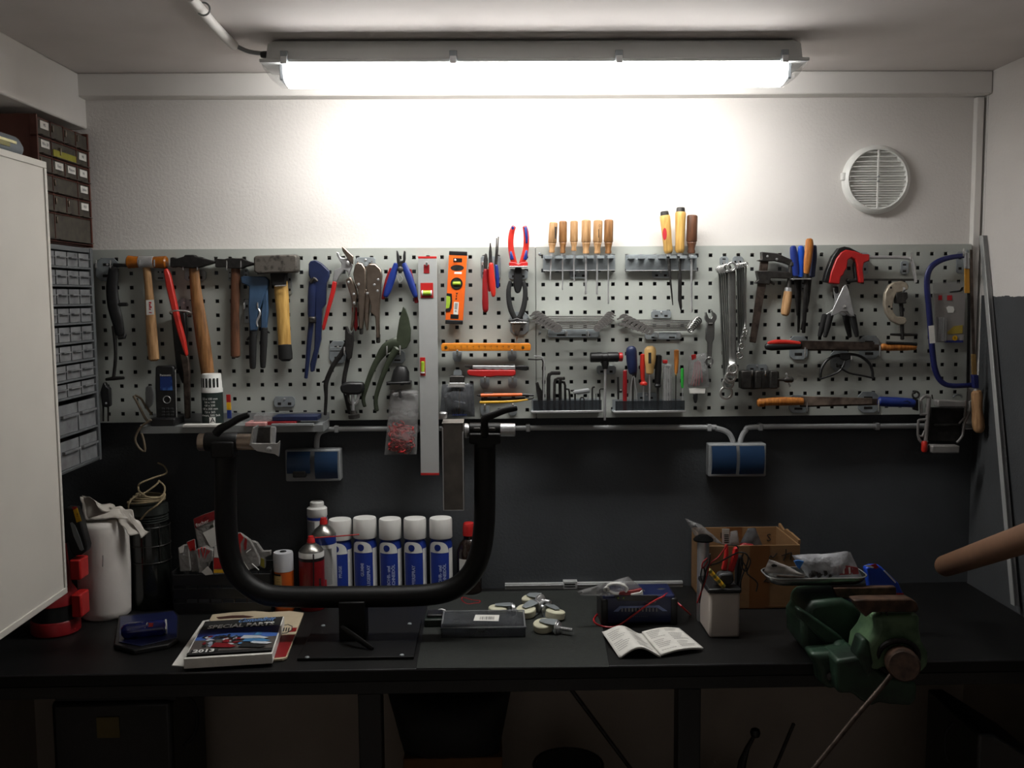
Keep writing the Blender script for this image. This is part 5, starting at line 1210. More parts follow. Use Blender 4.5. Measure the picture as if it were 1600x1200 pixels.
def whitecab():
    t = thing('wall_cabinet', 'white wall cabinet with plain framed door hanging before the drawer cabinets', 'cabinet')
    XD = -.932; ya, yb = -1.75, -.556; z0, z1 = .961, 1.889
    WB(t, 'body', m_cab, (XL+.003, XD-.018), (ya, yb-.004), (z0+.004, z1-.004), .002)
    WB(t, 'door', m_cab, (XD-.017, XD-.003), (ya, yb), (z0, z1), .002)
    for z in (z0, z1-.014): WB(t, 'door_frame', m_cab, (XD-.004, XD), (ya, yb), (z, z+.014), .0015)
    WB(t, 'door_frame', m_cab, (XD-.004, XD), (yb-.011, yb), (z0+.014, z1-.014), .0015)
    WB(t, 'hinge', m_steel, (XD-.03, XD-.018), (-.70, -.68), (z0-.004, z0+.004), .001)
whitecab()
t = thing('cabinet_light', 'slim grey-blue tube with pale yellow strip lying on the white cabinet', 'tube')
a = PX(68, 234, -.985); m_gb = mat('grey_blue_sleeve', '#5f666c', .45, 0, .06, 20)
zc_ = 1.889+.024
MB().tube([(Vector((-.985, -1.5, zc_)), .024), (Vector((-.985, -.60, zc_)), .024), (Vector((-.985, -.585, zc_-.004)), .020)], 18).build('sleeve', m_gb, t)
WB(t, 'strip', mat('cream_strip', '#d8cf9a', .5), (-.9625, -.959), (-1.4, -.625), (zc_+.002, zc_+.008), .0008)
WB(t, 'lens', mat('olive_lens', '#6f6a28', .3), (-.9635, -.9605), (-1.4, -.65), (zc_-.007, zc_+.003), .0008)

# ================================================================== shelf on the board with phone, tub and papers
fr()
YS = -.105
def lshelf():
    t = thing('steel_shelf', 'grey steel shelf strip under the hammers holding the phone', 'shelf')
    a = P(219, 667, YS); b = P(505, 663, YS); zf = (a.z+b.z)/2; m_sh = mat('shelf_grey', '#898c8c', .45, .3, .06, 30)
    WB(t, 'tray', m_sh, (a.x, b.x), (YS, -.002), (zf-.004, zf-.002), .0006)
    WB(t, 'front_lip', m_sh, (a.x, b.x), (YS-.0015, YS), (zf-.019, zf), .0006)
    WB(t, 'back_lip', m_sh, (a.x, b.x), (-.0045, -.002), (zf-.004, zf+.022), .0006)
    for x in (a.x, b.x-.0015): WB(t, 'end_lip', m_sh, (x, x+.0015), (YS, -.002), (zf-.019, zf+.004), .0004)
    return zf-.002
ZS = lshelf()
plate(428, 619, 461, 636, 'zinc hook plate above the papers on the steel shelf', [])
fr(140, 380, 4)
def phone():
    t = thing('cordless_phone', 'black cordless phone with lit blue screen in its charger', 'phone'); Y = -.06
    E(t, 'body', m_black, [(418, 772), (432, 765), (522, 765), (536, 774), (543, 1000), (548, 1098), (424, 1098), (416, 900)], Y, .02, .004)
    E(t, 'edge', m_steel, [(534, 790), (540, 790), (548, 1100), (542, 1100)], Y-.0102, .001, 0)
    scr = mat('phone_screen', '#4f7fc0', .2, 0, .6, 50, hex2='#14295c', lo=.45, hi=.8, emit=.1)
    E(t, 'screen', scr, [(440, 834), (514, 834), (518, 920), (442, 920)], Y-.0105, .001, 0)
    txt(t, [('Panasonic', .0075, P(474, 825, Y-.0112), FRONT, 1.)], m_whiteprint)
    s = px(Y); MB().ring(P(483, 978, Y-.0108), 22*s, .0011, (0, 1, 0), 24, 6).build('ring_key', m_steel, t)
    for r in range(4):
        for c in range(3): BX(t, 'key', mat('phone_key', '#2b2c2e', .4), 448+c*27+r, 1030+r*19, 468+c*27+r, 1042+r*19, Y-.0125, Y-.009, .0008)
    WBa = P(405, 1085, Y); b = P(560, 1128, Y)
    c = MB().bx((WBa.x, b.x), (-.095, -.012), (ZS, WBa.z)).build('cradle', m_black, t, .004)
    t2 = thing('phone_cable', 'beige cable loop hanging from the steel shelf beside the phone', 'cable')
    m_cable = mat('beige_cable', '#6c5f4d', .6, 0, .15, 40)
    TB(t2, 'loop', m_cable, [(275, 955, 8), (300, 1000, 8), (330, 1060, 8), (352, 1100, 8), (370, 1118, 8)], -.05, 1, 8, 3)
    TB(t2, 'loop', m_cable, [(285, 950, 7), (320, 970, 7), (345, 1010, 7), (388, 1070, 7)], -.04, 1, 8, 3)
    TB(t2, 'loop', m_cable, [(385, 1105, 7), (330, 1140, 7), (300, 1180, 7), (285, 1230, 7), (310, 1280, 7), (345, 1300, 7), (340, 1240, 7), (325, 1190, 7)], -.112, 1, 8, 3)
    TB(t2, 'plug', m_grey, [(372, 900, 22), (378, 940, 30), (372, 1000, 24), (350, 1030, 12)], -.03, .7, 10, 2)
phone()
def tub():
    t = thing('cable_tub', 'tall tub with white striped lid and dark green label on the shelf', 'tub'); Y = -.055; s = px(Y)
    c = P(766, 960, Y); r = 65*s; z1 = P(766, 930, Y).z; z2 = P(766, 815, Y).z
    c = Vector((c.x, Y, 0))
    m_lab = mat('dark_green_label', '#1c2a26', .5, 0, .06, 30)
    MB().lathe((c.x, Y, ZS), (c.x, Y, z1), [(0, r*.97), (.002, r), (z1-ZS, r)], 28).build('body', m_lab, t)
    MB().lathe((c.x, Y, z1), (c.x, Y, z2), [(0, r*1.02), (.010, r*1.02), (.012, r*.97), ((z2-z1)*.95, r*.9), (z2-z1, r*.84)], 28).build('lid', m_white, t)
    for k in range(6):
        s0 = -1.05+k*.36
        cylpatch(t, 'lid_bar', m_print, c, r*.945, s0, s0+.2, lambda s: z1+.014, lambda s: z1+(z2-z1)*.78, 3, .0012)
    it = []
    rows = ['2,5 x 100 mm', '3,6 x 140', '4,8 x 200', '4,8 x 300 mm', '7,6 x 365', 'schwarz, 500 Stck']
    for k, w in enumerate(rows): it.append((w, .0078, Vector((c.x, Y-r, z1-.016-k*.0088)), FRONT, 1.))
    txt(t, it, m_whiteprint, 'lettering', .0002, r+.0004)
    cylpatch(t, 'label_mark', m_whiteprint, c, r, -.05, .5, lambda s: ZS+.004, lambda s: ZS+.022, 6)
    txt(t, [('A', .018, Vector((c.x+.007, Y-r-.0004, ZS+.013)), FRONT, 1.1)], m_print, 'mark', .0002)
    for k, m in enumerate((m_red, m_yellow, m_blue)): pass
tub()
fr(320, 380, 4)
t = thing('colour_card', 'narrow card striped red, yellow and blue behind the tub', 'card')
for y0, y1, m in ((946, 994, m_red), (995, 1042, m_yellow), (1043, 1095, m_blue)): E(t, 'stripe', m, [(134+(y0-946)*.05, y0), (160+(y0-946)*.05, y0), (160+(y1-946)*.05, y1), (134+(y1-946)*.05, y1)], -.03, .004, .0004)
fr()
def slab(name, label, m, x0, x1, y0, y1, za, th, cat, zr=0):
    a = P(x0, 664, y0); b = P(x1, 664, y0); mb = MB(); c = Vector(((a.x+b.x)/2, (y0+y1)/2, za+th/2)); mb.obx(c, (b.x-a.x, y1-y0, th), Euler((0, 0, zr)).to_matrix())
    return tag(mb.build(name, m, bev=.0006), label, cat)
slab('paper_sheet', 'white papers sticking over the shelf edge below the tub', m_paper, 285, 346, -.118, -.088, ZS+.0005, .006, 'paper')
slab('pink_card', 'pink card lying at the shelf edge near the chrome bracket', mat('pink_card', '#c58f8c', .7), 383, 415, -.112, -.05, ZS+.0005, .009, 'card')
slab('red_folder', 'thin red folder under the blue box on the shelf', m_dred, 418, 462, -.10, -.03, ZS+.0005, .009, 'folder')
slab('grey_booklet', 'grey booklet lying at the end of the steel shelf', m_grey, 424, 490, -.112, -.102, ZS+.0002, .006, 'booklet')
slab('blue_box', 'flat dark blue box lying on the red folder', m_navy, 426, 496, -.085, -.02, ZS+.0105, .011, 'box')
slab('blister_sheet', 'clear crumpled sleeve lying on the shelf by the blue box', p_bag, 395, 423, -.09, -.03, ZS+.010, .016, 'sleeve', .1)
fr()

# ================================================================== bench: corner by the white cabinet
fr(60, 720, 3.75)
def redlamp():
    t = thing('hand_lamp', 'red canister lamp with black handle behind the white cabinet edge', 'hand lamp')
    b = PZ(95, 1015, ZB); Y = b.y+.02; s = px(Y); c = P(100, 900, Y).x; r = 138*s
    zz = lambda y: P(100, y, Y).z
    h = [zz(1000)-.0, ]
    MB().lathe((c, Y, ZB), (c, Y, 2), [(0, r*.93), (.004, r), (zz(925)-ZB, r), (zz(915)-ZB, r*.95)], 28).build('base', m_dred, t)
    MB().lathe((c, Y, zz(916)), (c, Y, 2), [(0, r*.93), (zz(825)-zz(916), r*.93)], 28).build('band', m_black, t)
    MB().lathe((c, Y, zz(826)), (c, Y, 2), [(0, r*.97), (.02, r*.95), (zz(720)-zz(826), r*.7), (zz(600)-zz(826), r*.62), (zz(480)-zz(826), r*.55)], 28).build('body', m_dred, t)
    for y0, y1, x0, x1 in ((785, 920, 188, 256), (582, 700, 178, 250)): BX(t, 'latch', m_red, x0, y0, x1, y1, Y-.03, Y+.02, .004)
    E(t, 'handle', m_black, [(160, 280), (176, 266), (232, 268), (258, 330), (300, 490), (296, 520), (262, 545), (225, 550), (205, 530), (186, 470), (164, 480)], Y-.01, .03, .006)
    E(t, 'handle_slot', m_grey, [(186, 364), (198, 360), (214, 376), (244, 450), (266, 520), (254, 528), (242, 520), (206, 440)], Y-.0254, .001, 0)
    E(t, 'warning_label', m_yellow, [(204, 290), (228, 276), (252, 352), (224, 362)], Y-.0257, .001, 0)
    E(t, 'warning_stripe', m_red, [(196, 270), (222, 268), (228, 277), (204, 290)], Y-.0255, .001, 0)
    txt(t, [('!', .012, P(228, 318, Y-.0263), FRONT, 1.2)], m_print, 'mark')
redlamp()
def roll():
    t = thing('paper_roll', 'big white wiping paper roll in film standing by the red lamp', 'paper roll')
    b = PZ(388, 900, ZB); Y = b.y; s = px(Y); c = P(388, 700, Y).x; r = 147*s; zt = P(388, 345, Y).z; h = zt-ZB
    mb = MB(); prof = [(0, r*.9), (.006, r*.985), (.02, r), (h*.5, r*1.005), (h*.85, r), (h*.95, r*.98), (h, r*.9), (h+.004, r*.55), (h+.002, r*.25), (h-.004, .01)]
    mb.lathe((c, Y, ZB), (c, Y, 2), prof, 40)
    for v in mb.v:
        n = noise.noise(Vector((v.x*14, v.y*14, v.z*9)))
        v.x += n*.003; v.y += n*.003
    mb.build('roll', mat('wiping_paper', '#cfcac4', .8, 0, .03, 14, bump=.15, bscale=60), t, ang=60)
    m_film = mat('film_white', '#bfb9b0', .35, 0, .08, 20, bump=.3, bscale=70)
    def sheet(q, Y, name, amp=.006):
        c4 = [P(x, y, yy) for x, y, yy in q]; V = []; Fc = []; n = 10
        for j in range(n+1):
            for i in range(n+1):
                u, v = i/n, j/n; p = (c4[0]*(1-u)+c4[1]*u)*(1-v)+(c4[3]*(1-u)+c4[2]*u)*v
                k = noise.noise(p*42)*amp; V.append(p+Vector((k*.4, k*1.6, k)))
        for j in range(n):
            for i in range(n): a = j*(n+1)+i; Fc.append((a, a+1, a+n+2, a+n+1))
        o = MB().add(V, Fc).build(name, m_film, t, ang=60); md = o.modifiers.new('solid', 'SOLIDIFY'); md.thickness = .0008
    sheet([(248, 205, Y-.01), (432, 262, Y+.02), (528, 330, Y-r*.7), (262, 352, Y-r*.75)], Y, 'film')
    sheet([(256, 200, Y), (300, 220, Y-.03), (420, 300, Y-r*.9), (258, 345, Y-r*.6)], Y, 'film')
    sheet([(420, 262, Y), (545, 300, Y-.01), (648, 412, Y-.02), (530, 440, Y-.05)], Y, 'film', .008)
    sheet([(530, 305, Y-.02), (560, 320, Y-.02), (652, 418, Y-.02), (602, 452, Y-.04)], Y, 'film', .008)
    TB(t, 'tear_mark', m_greyprint, [(378, 555, 3), (376, 620, 3)], Y-r-.001, .3, 6)
roll()
def jar():
    t = thing('old_jar', 'dark glass jar with ribbed lid carrying a coil of cord', 'jar')
    Y = -.085; s = px(Y); c = P(660, 600, Y).x; r = 112*s; zz = lambda y: P(660, y, Y).z
    m_jar = mat('dark_glass', '#1c1e1c', .15, 0, .3, 30, spec=.6)
    MB().lathe((c, Y, ZB), (c, Y, 2), [(0, r*.95), (.006, r), (zz(420)-ZB, r), (zz(370)-ZB, r*.9), (zz(350)-ZB, r*.85)], 30).build('glass', m_jar, t)
    m_lid = mat('old_tin', '#3d413e', .4, .6, .2, 40)
    MB().lathe((c, Y, zz(350)), (c, Y, 2), [(0, r*.9)]+[v for k in range(3) for v in ((.002+k*.006, r*.98), (.005+k*.006, r*.9))]+[(.022, r), (zz(252)-zz(350), r*.97), (zz(248)-zz(350), r*.8)], 30).build('lid', m_lid, t)
    for k in range(6):
        a = -2.4+k*.8; mb = MB(); d = Vector((math.sin(a)*r*1.04, -math.cos(a)*r*1.04, 0))
        mb.tube([(Vector((c, Y, zz(370)))+d, .0012), (Vector((c, Y, zz(575)))+d, .0012)], 6); mb.build('cage_wire', m_dsteel, t)
    for y in (372, 480, 575): MB().ring((c, Y, zz(y)), r*1.04, .0012, (0, 0, 1), 30, 6).build('cage_ring', m_dsteel, t)
    m_cord = mat('beige_cord', '#86785c', .8, 0, .15, 60)
    t2 = thing('cord_coil', 'thin beige cord coiled loosely on top of the dark jar', 'cord')
    for k in range(4): MB().ring((c+(-.006+.004*k), Y, zz(246)+.006+.005*k), r*(.92-.07*k), .0026, (.05*k-.05, .06, 1), 30, 6).build('coil', m_cord, t2)
    for pts in ([(528, 290, -.14), (530, 250, -.15), (560, 215, -.14), (620, 190, -.12), (690, 140, -.1), (708, 115, -.09)], [(585, 150, -.12), (592, 180, -.13), (640, 212, -.15), (700, 218, -.14), (736, 190, -.12), (738, 150, -.09), (705, 116, -.09)], [(600, 345, -.16), (640, 300, -.16), (700, 255, -.155), (740, 210, -.13), (735, 180, -.1)], [(585, 150, -.12), (600, 130, -.12), (680, 98, -.1), (740, 78, -.08), (752, 60, -.06), (735, 30, -.05), (700, 12, -.04)]):
        MB().tube([(P(x, y, yy), .0024) for x, y, yy in pts], 6, sm=5).build('strand', m_cord, t2)
jar()
def bluepack():
    t = thing('blister_pack', 'glossy blue blister pack lying on the bench before the paper roll', 'blister pack')
    FLT(t, 'backing', m_black, [(440, 1075), (470, 905), (790, 870), (822, 900), (820, 1040), (760, 1075), (560, 1110)], ZB+.012, .0118, .003)
    m_bb = mat('deep_blue_gloss', '#1a2372', .12, 0, .3, 40, coat=.6)
    FLT(t, 'card', mat('navy_card', '#1b2144', .3, 0, .1, 30), [(470, 1060), (480, 912), (790, 880), (815, 910), (812, 1035), (600, 1085)], ZB+.014, .0018, .001)
    a = PZ(500, 1000, ZB+.03); b = PZ(735, 975, ZB+.03)
    MB().tube([(a, .016), (a.lerp(b, .1), .0195), (b, .0195)], 20).build('bulb', m_bb, t)
    d = (b-a).normalized()
    MB().lathe(b+d*.0035, b+d*.007, [(0, .019), (.0035, .019)], 4).build('end_label', m_paper, t)
    Mt = Matrix.Rotation(math.radians(45), 3, 'X'); mb = MB()
    for k, (dx, w, h) in enumerate(((-.032, .006, .004), (-.018, .0025, .012), (-.013, .003, .014), (-.007, .0035, .011), (-.001, .002, .015))): mb.obx(a.lerp(b, .62)+Vector((dx, -.0136, .0137)), (w, h, .0008), Mt@Matrix.Rotation(-.25, 3, 'Z'))
    mb.build('print_marks', m_whiteprint, t)
    mb = MB(); mb.obx(a.lerp(b, .68)+Vector((.004, -.0136, .0137)), (.012, .01, .0008), Matrix.Rotation(math.radians(45), 3, 'X')); mb.build('emblem', m_red, t)
bluepack()
fr()

# ---- black crate with packets -------------------------------------------------------------------
def crate():
    t = thing('parts_crate', 'low black crate behind the stand full of film packets', 'crate')
    y0, y1 = -.165, -.03; a = P(268, 900, y0); b = P(424, 900, y0); zt = P(340, 893, y0).z
    WB(t, 'base', m_black, (a.x, b.x), (y0, y1), (ZB, ZB+.004), .001)
    for yy in (y0, y1-.004):
        for k in range(3): WB(t, 'rail', m_black, (a.x, b.x), (yy, yy+.004), (ZB+.004+k*(zt-ZB-.004)/3, ZB+(k+.8)*(zt-ZB)/3), .001)
    for xx in (a.x, b.x-.004): WB(t, 'end', m_black, (xx, xx+.004), (y0, y1), (ZB+.004, zt), .001)
    for k in range(9): WB(t, 'bar', m_black, (a.x+k*(b.x-a.x-.004)/8, a.x+k*(b.x-a.x-.004)/8+.004), (y0+.001, y0+.003), (ZB+.004, zt), .0004)
crate()
fr(265, 790, 9.412)
p_pack = clear('packet_film', '#d9d9d9', .6, .18, '#a5a29e', .8, 90)
def packet(label, pts, parts, Y, th=.012, cat='packet'):
    t = thing('film_packet', label, cat, 'film packets in the black crate')
    E(t, 'film', p_pack, pts, Y, th, .003)
    for nm, m, q in parts: E(t, nm, m, q, Y-th/2-.0008, .001, 0)
    return t
t = packet('tall packet with red header standing above the others', [(350, 195), (500, 130), (660, 75), (685, 590), (560, 960), (480, 960), (430, 640)], [('header', m_dred, [(352, 195), (500, 132), (658, 78), (672, 205), (520, 262), (378, 335)]), ('hang_slot', m_black, [(460, 200), (530, 160), (590, 165), (575, 195), (500, 215)]), ('leaflet', m_paper, [(488, 400), (672, 312), (688, 590), (608, 618)]), ('green_print', m_green, [(590, 300), (640, 275), (650, 310), (590, 330)])], -.11)
q = P(480, 258, -.1178); Mrot = FRONT@Matrix.Rotation(math.radians(22), 3, 'Z')
txt(t, [('fischer', .0135, q, Mrot, 1.)], m_whiteprint)
packet('small grey packet with folded white corner at the crate end', [(130, 620), (205, 572), (290, 560), (318, 960), (160, 965)], [('corner', m_paper, [(132, 620), (215, 578), (200, 690), (150, 700)])], -.12)
packet('small packet with red header beside the grey one', [(250, 535), (368, 490), (390, 650), (445, 965), (330, 972), (300, 680)], [('header', m_red, [(255, 540), (366, 494), (380, 655), (302, 668)]), ('emblem', m_whiteprint, [(305, 620), (330, 605), (365, 640), (340, 665), (310, 655)])], -.14)
t = packet('packet of red plastic plugs in the middle of the crate', [(390, 640), (520, 590), (655, 640), (650, 800), (560, 830), (560, 980), (440, 980)], [], -.15, .02)
for x0, y0, x1, y1 in ((430, 640, 440, 780), (470, 620, 500, 760), (520, 620, 490, 780), (560, 650, 520, 790), (590, 660, 560, 720)): TB(t, 'plug', m_red, [(x0, y0, 16), (x1, y1, 12)], -.158, 1, 8)
packet('red and white packet with yellow band against the stand tube', [(655, 595), (690, 585), (735, 770), (815, 1000), (650, 1012), (640, 760)], [('red_field', m_red, [(650, 770), (735, 770), (780, 925), (650, 935)]), ('yellow_band', m_yellow, [(650, 940), (785, 940), (800, 990), (650, 990)]), ('white_field', m_paper, [(660, 600), (690, 592), (730, 760), (655, 760)])], -.17)
tag(E(None, 'white_leaflet', m_paper, [(470, 975), (560, 892), (620, 960), (640, 1008), (530, 1024)], -.172, .002, 0), 'small white folded leaflet leaning on the crate front', 'leaflet')
t = packet('red and white printed packet leaning beyond the stand tube', [(965, 395), (1050, 398), (1195, 500), (1330, 760), (1335, 880), (1150, 960), (1035, 790)], [('red_print', m_red, [(985, 430), (1040, 400), (1090, 470), (1040, 560), (1050, 700), (1010, 760), (985, 640)]), ('red_print', m_dred, [(1115, 470), (1140, 500), (1130, 640), (1100, 660), (1090, 560)]), ('white_edge', m_paper, [(1035, 790), (1050, 760), (1170, 945), (1150, 960)])], -.13)
TB(t, 'white_stick', m_whiteprint, [(1212, 855, 9), (1312, 945, 8)], -.142, 1, 6); TB(t, 'white_stick', m_whiteprint, [(1130, 690, 7), (1195, 640, 7)], -.142, 1, 6)
for x, y in ((1210, 800), (1250, 840), (1230, 870)): TB(t, 'plug', m_dsteel, [(x, y, 20), (x+35, y+10, 18)], -.13, 1, 8)
packet('clear packet with yellow slip at the crate end by the orange can', [(1200, 505), (1290, 530), (1380, 660), (1500, 650), (1500, 720), (1420, 760), (1410, 920), (1330, 900)], [('yellow_slip', mat('olive_slip', '#8f8428', .6), [(1345, 770), (1390, 790), (1395, 920), (1335, 880)])], -.11)
fr()

# ---- spray cans ---------------------------------------------------------------------------------
fr(460, 760, 4.706)
m_canblue = mat('can_blue', '#1a3184', .35, 0, .04, 20)
m_cap = mat('cap_white', '#d6d5d1', .5, 0, .02, 20)
UPM = Matrix(((0, -1, 0), (0, 0, -1), (1, 0, 0)))
def can(cx, hw, top, words, label, Y=-.018, arrows=False):
    t = thing('spray_can', label, 'spray can', 'row of blue spray cans'); s = px(Y); c = P(cx, 400, Y); r = hw*s; zz = lambda y: P(cx, y, Y).z
    zt = zz(top); zc = zz(top+142); C0 = Vector((c.x, Y, 0))
    MB().lathe((c.x, Y, ZB), (c.x, Y, 2), [(0, r*.93), (.003, r*.99), (.006, r*.97), (zc-ZB-.018, r*.97), (zc-ZB-.004, r*.85), (zc-ZB+.002, r*.8)], 36).build('can', m_canblue, t)
    MB().lathe((c.x, Y, zc), (c.x, Y, 2), [(0, r*.98), (.002, r*1.0), (zt-zc-.004, r*.985), (zt-zc, r*.93), (zt-zc+.0005, r*.6)], 36).build('cap', m_cap, t)
    rr = r*.97; zb = ZB+.006
    za = zz(top+240); zp = zz(top+158)
    cylpatch(t, 'label_arch', m_whiteprint, C0, rr, -1.3, .76, lambda q: za, lambda q: za+(zp-za)*max(0.02, 1-abs((q+.27)/1.04)**2.6)**.5, 22)
    cylpatch(t, 'label_stripe', m_whiteprint, C0, rr, .8, 1.5, lambda q: zb+.004, lambda q: zz(top+212), 10)
    cylpatch(t, 'label_panel_edge', m_whiteprint, C0, rr, -1.35, -1.12, lambda q: zb+.004, lambda q: za, 4)
    cz = (za+zp)/2-.001; cr = .30
    cylpatch(t, 'emblem', m_canblue, C0, rr, -.27-cr, -.27+cr, lambda q: cz-rr*math.sqrt(max(0, cr**2-(q+.27)**2)), lambda q: cz+rr*math.sqrt(max(0, cr**2-(q+.27)**2)), 14, .0009)
    it = []
    m_ct = mat('can_lettering', '#b3bde0', .6, 0, .02, 20)
    for w, sx, sz in words: it.append((w, sz, Vector((C0.x+sx*rr, Y-rr, zz(top+345)-len(w)*.0)), UPM, .95))
    mb = []
    for (w, size, cc, M, ws) in it:
        L = len(w)*size*.62
        o = txt(t, [(w, size, Vector((C0.x, Y-rr, cc.z-L/2+.012)), Matrix.Identity(3), ws)], m_ct, bold=.035)
        # stand the word up and wrap it round the can
        sx = (cc.x-C0.x)/rr
        for v in o.data.vertices:
            wv = Vector(v.co); lx = wv.x-C0.x; ly = wv.y-(Y-rr); an = sx-ly/rr
            v.co = (C0.x+math.sin(an)*(rr+.0006), Y-math.cos(an)*(rr+.0006), wv.z+lx)
    return t
can(338, 87, 240, [('PFLEGE', .1, .011)], 'blue spray can at the row end half hidden by the red-nozzled cans')
can(520, 88, 228, [('GUMMI', -.15, .012), ('PFLEGESPRAY', .38, .012)], 'blue spray can lettered for rubber care, second in the row')
can(706, 84, 235, [('BOHR- und', -.1, .012), ('SCHNEIDÖL', .33, .012)], 'blue drilling oil spray can, middle of the row')
can(888, 85, 232, [('KUPFERSPRAY', -.1, .012)], 'blue copper spray can with stained white cap')
can(1078, 86, 230, [('BOHR- und', -.05, .012), ('SCHNEIDÖL', .35, .012)], 'blue drilling oil spray can nearest the brown bottle')
m_dome = mat('can_dome', '#8d8b86', .3, .9, .06, 30)
def bottle():
    Y = .0; s = px(Y); zz = lambda y: P(170, y, Y).z
    t = thing('cleaner_bottle', 'white bottle with stepped screw cap standing behind the spray cans', 'bottle'); c = P(170, 300, Y).x
    MB().lathe((c, Y, ZB), (c, Y, 2), [(0, 68*s), (.004, 74*s), (zz(235)-ZB, 74*s), (zz(215)-ZB, 70*s)], 30).build('body', m_cap, t)
    MB().lathe((c, Y, zz(215)), (c, Y, 2), [(0, 72*s), (.002, 75*s), (zz(158)-zz(215), 74*s), (zz(150)-zz(215), 66*s), (zz(150)-zz(215)+.001, 52*s), (zz(116)-zz(215), 51*s), (zz(110)-zz(215), 46*s)], 30).build('cap', m_cap, t)
    C0 = Vector((c, Y, 0)); cylpatch(t, 'label', m_canblue, C0, 74*s, -1.4, 1.4, lambda q: zz(238), lambda q: zz(218), 16)
    cylpatch(t, 'label', m_grey, C0, 74*s, -1.2, -.1, lambda q: zz(360), lambda q: zz(245), 10)
    Y = -.068; s = px(Y); c = P(216, 300, Y).x; r = 90*s; C0 = Vector((c, Y, 0)); zz = lambda y: P(216, y, Y).z
    t = thing('oil_spray', 'white and blue spray can with red nozzle and long red straw', 'spray can')
    MB().lathe((c, Y, ZB), (c, Y, 2), [(0, r*.94), (.004, r), (zz(352)-ZB, r)], 34).build('can', m_cap, t)
    MB().lathe((c, Y, zz(352)), (c, Y, 2), [(0, r*1.01), (.003, r), (zz(310)-zz(352), r*.72), (zz(285)-zz(352), r*.36), (zz(275)-zz(352), r*.34)], 34).build('dome', m_dome, t)
    MB().lathe((c, Y, zz(278)), (c, Y, 2), [(0, 30*s), (zz(250)-zz(278), 28*s), (zz(244)-zz(278), 24*s), (zz(230)-zz(278), 22*s)], 14).build('nozzle', m_red, t)
    cylpatch(t, 'label_band', m_canblue, C0, r, -1.5, 1.5, lambda q: zz(412), lambda q: zz(354), 20)
    cylpatch(t, 'label_print', m_greyprint, C0, r, .1, .8, lambda q: zz(700), lambda q: zz(440), 8, .0005)
    cylpatch(t, 'label_mark', m_redprint, C0, r, .05, .3, lambda q: zz(750), lambda q: zz(660), 5, .0008)
    TB(t, 'straw', m_red, [(150, 378, 5), (300, 368, 5), (475, 354, 5)], Y-r-.003, 1, 8)
    Y = -.126; s = px(Y); c = P(122, 400, Y).x; r = 94*s; C0 = Vector((c, Y, 0)); zz = lambda y: P(122, y, Y).z
    t = thing('brake_cleaner', 'red spray can with silver dome and red nozzle, frontmost', 'spray can')
    MB().lathe((c, Y, ZB), (c, Y, 2), [(0, r*.94), (.004, r), (zz(535)-ZB, r)], 34).build('can', m_dred, t)
    MB().lathe((c, Y, zz(535)), (c, Y, 2), [(0, r*1.005), (zz(512)-zz(535), r*1.005)], 34).build('band', m_black, t)
    MB().lathe((c, Y, zz(512)), (c, Y, 2), [(0, r), (zz(478)-zz(512), r), (zz(470)-zz(512), r*.96)], 34).build('shoulder', m_cap, t)
    MB().lathe((c, Y, zz(472)), (c, Y, 2), [(0, r*.98), (.003, r*.95), (zz(438)-zz(472), r*.68), (zz(420)-zz(472), r*.38), (zz(412)-zz(472), r*.36)], 34).build('dome', m_dome, t)
    MB().lathe((c, Y, zz(416)), (c, Y, 2), [(0, 30*s), (zz(388)-zz(416), 28*s), (zz(382)-zz(416), 23*s), (zz(365)-zz(416), 20*s)], 14).build('nozzle', m_red, t)
    TB(t, 'clip_line', m_black, [(140, 500, 6), (142, 765, 5)], Y-r-.001, .5, 6)
    cylpatch(t, 'label_print', m_dsteel, C0, r, .75, .95, lambda q: zz(760), lambda q: zz(660), 4)
    Y = -.004; s = px(Y); c = P(1285, 500, Y).x; r = 92*s; C0 = Vector((c, Y, 0)); zz = lambda y: P(1285, y, Y).z
    t = thing('brown_bottle', 'dark brown bottle with red cap behind the stand tube', 'bottle')
    m_bt = mat('brown_glass', '#1f1511', .12, 0, .2, 20, spec=.6)
    MB().lathe((c, Y, ZB), (c, Y, 2), [(0, r*.9), (.004, r), (zz(470)-ZB, r), (zz(415)-ZB, r*.75), (zz(385)-ZB, 42*s), (zz(350)-ZB, 40*s)], 30).build('glass', m_bt, t)
    MB().lathe((c, Y, zz(358)), (c, Y, 2), [(0, 47*s), (zz(300)-zz(358), 46*s), (zz(275)-zz(358), 42*s), (zz(265)-zz(358), 36*s)], 20).build('cap', m_red, t)
    cylpatch(t, 'label', m_paper, C0, r, -.9, .6, lambda q: zz(640), lambda q: zz(515), 12)
bottle()
fr(260, 620, 3.53)
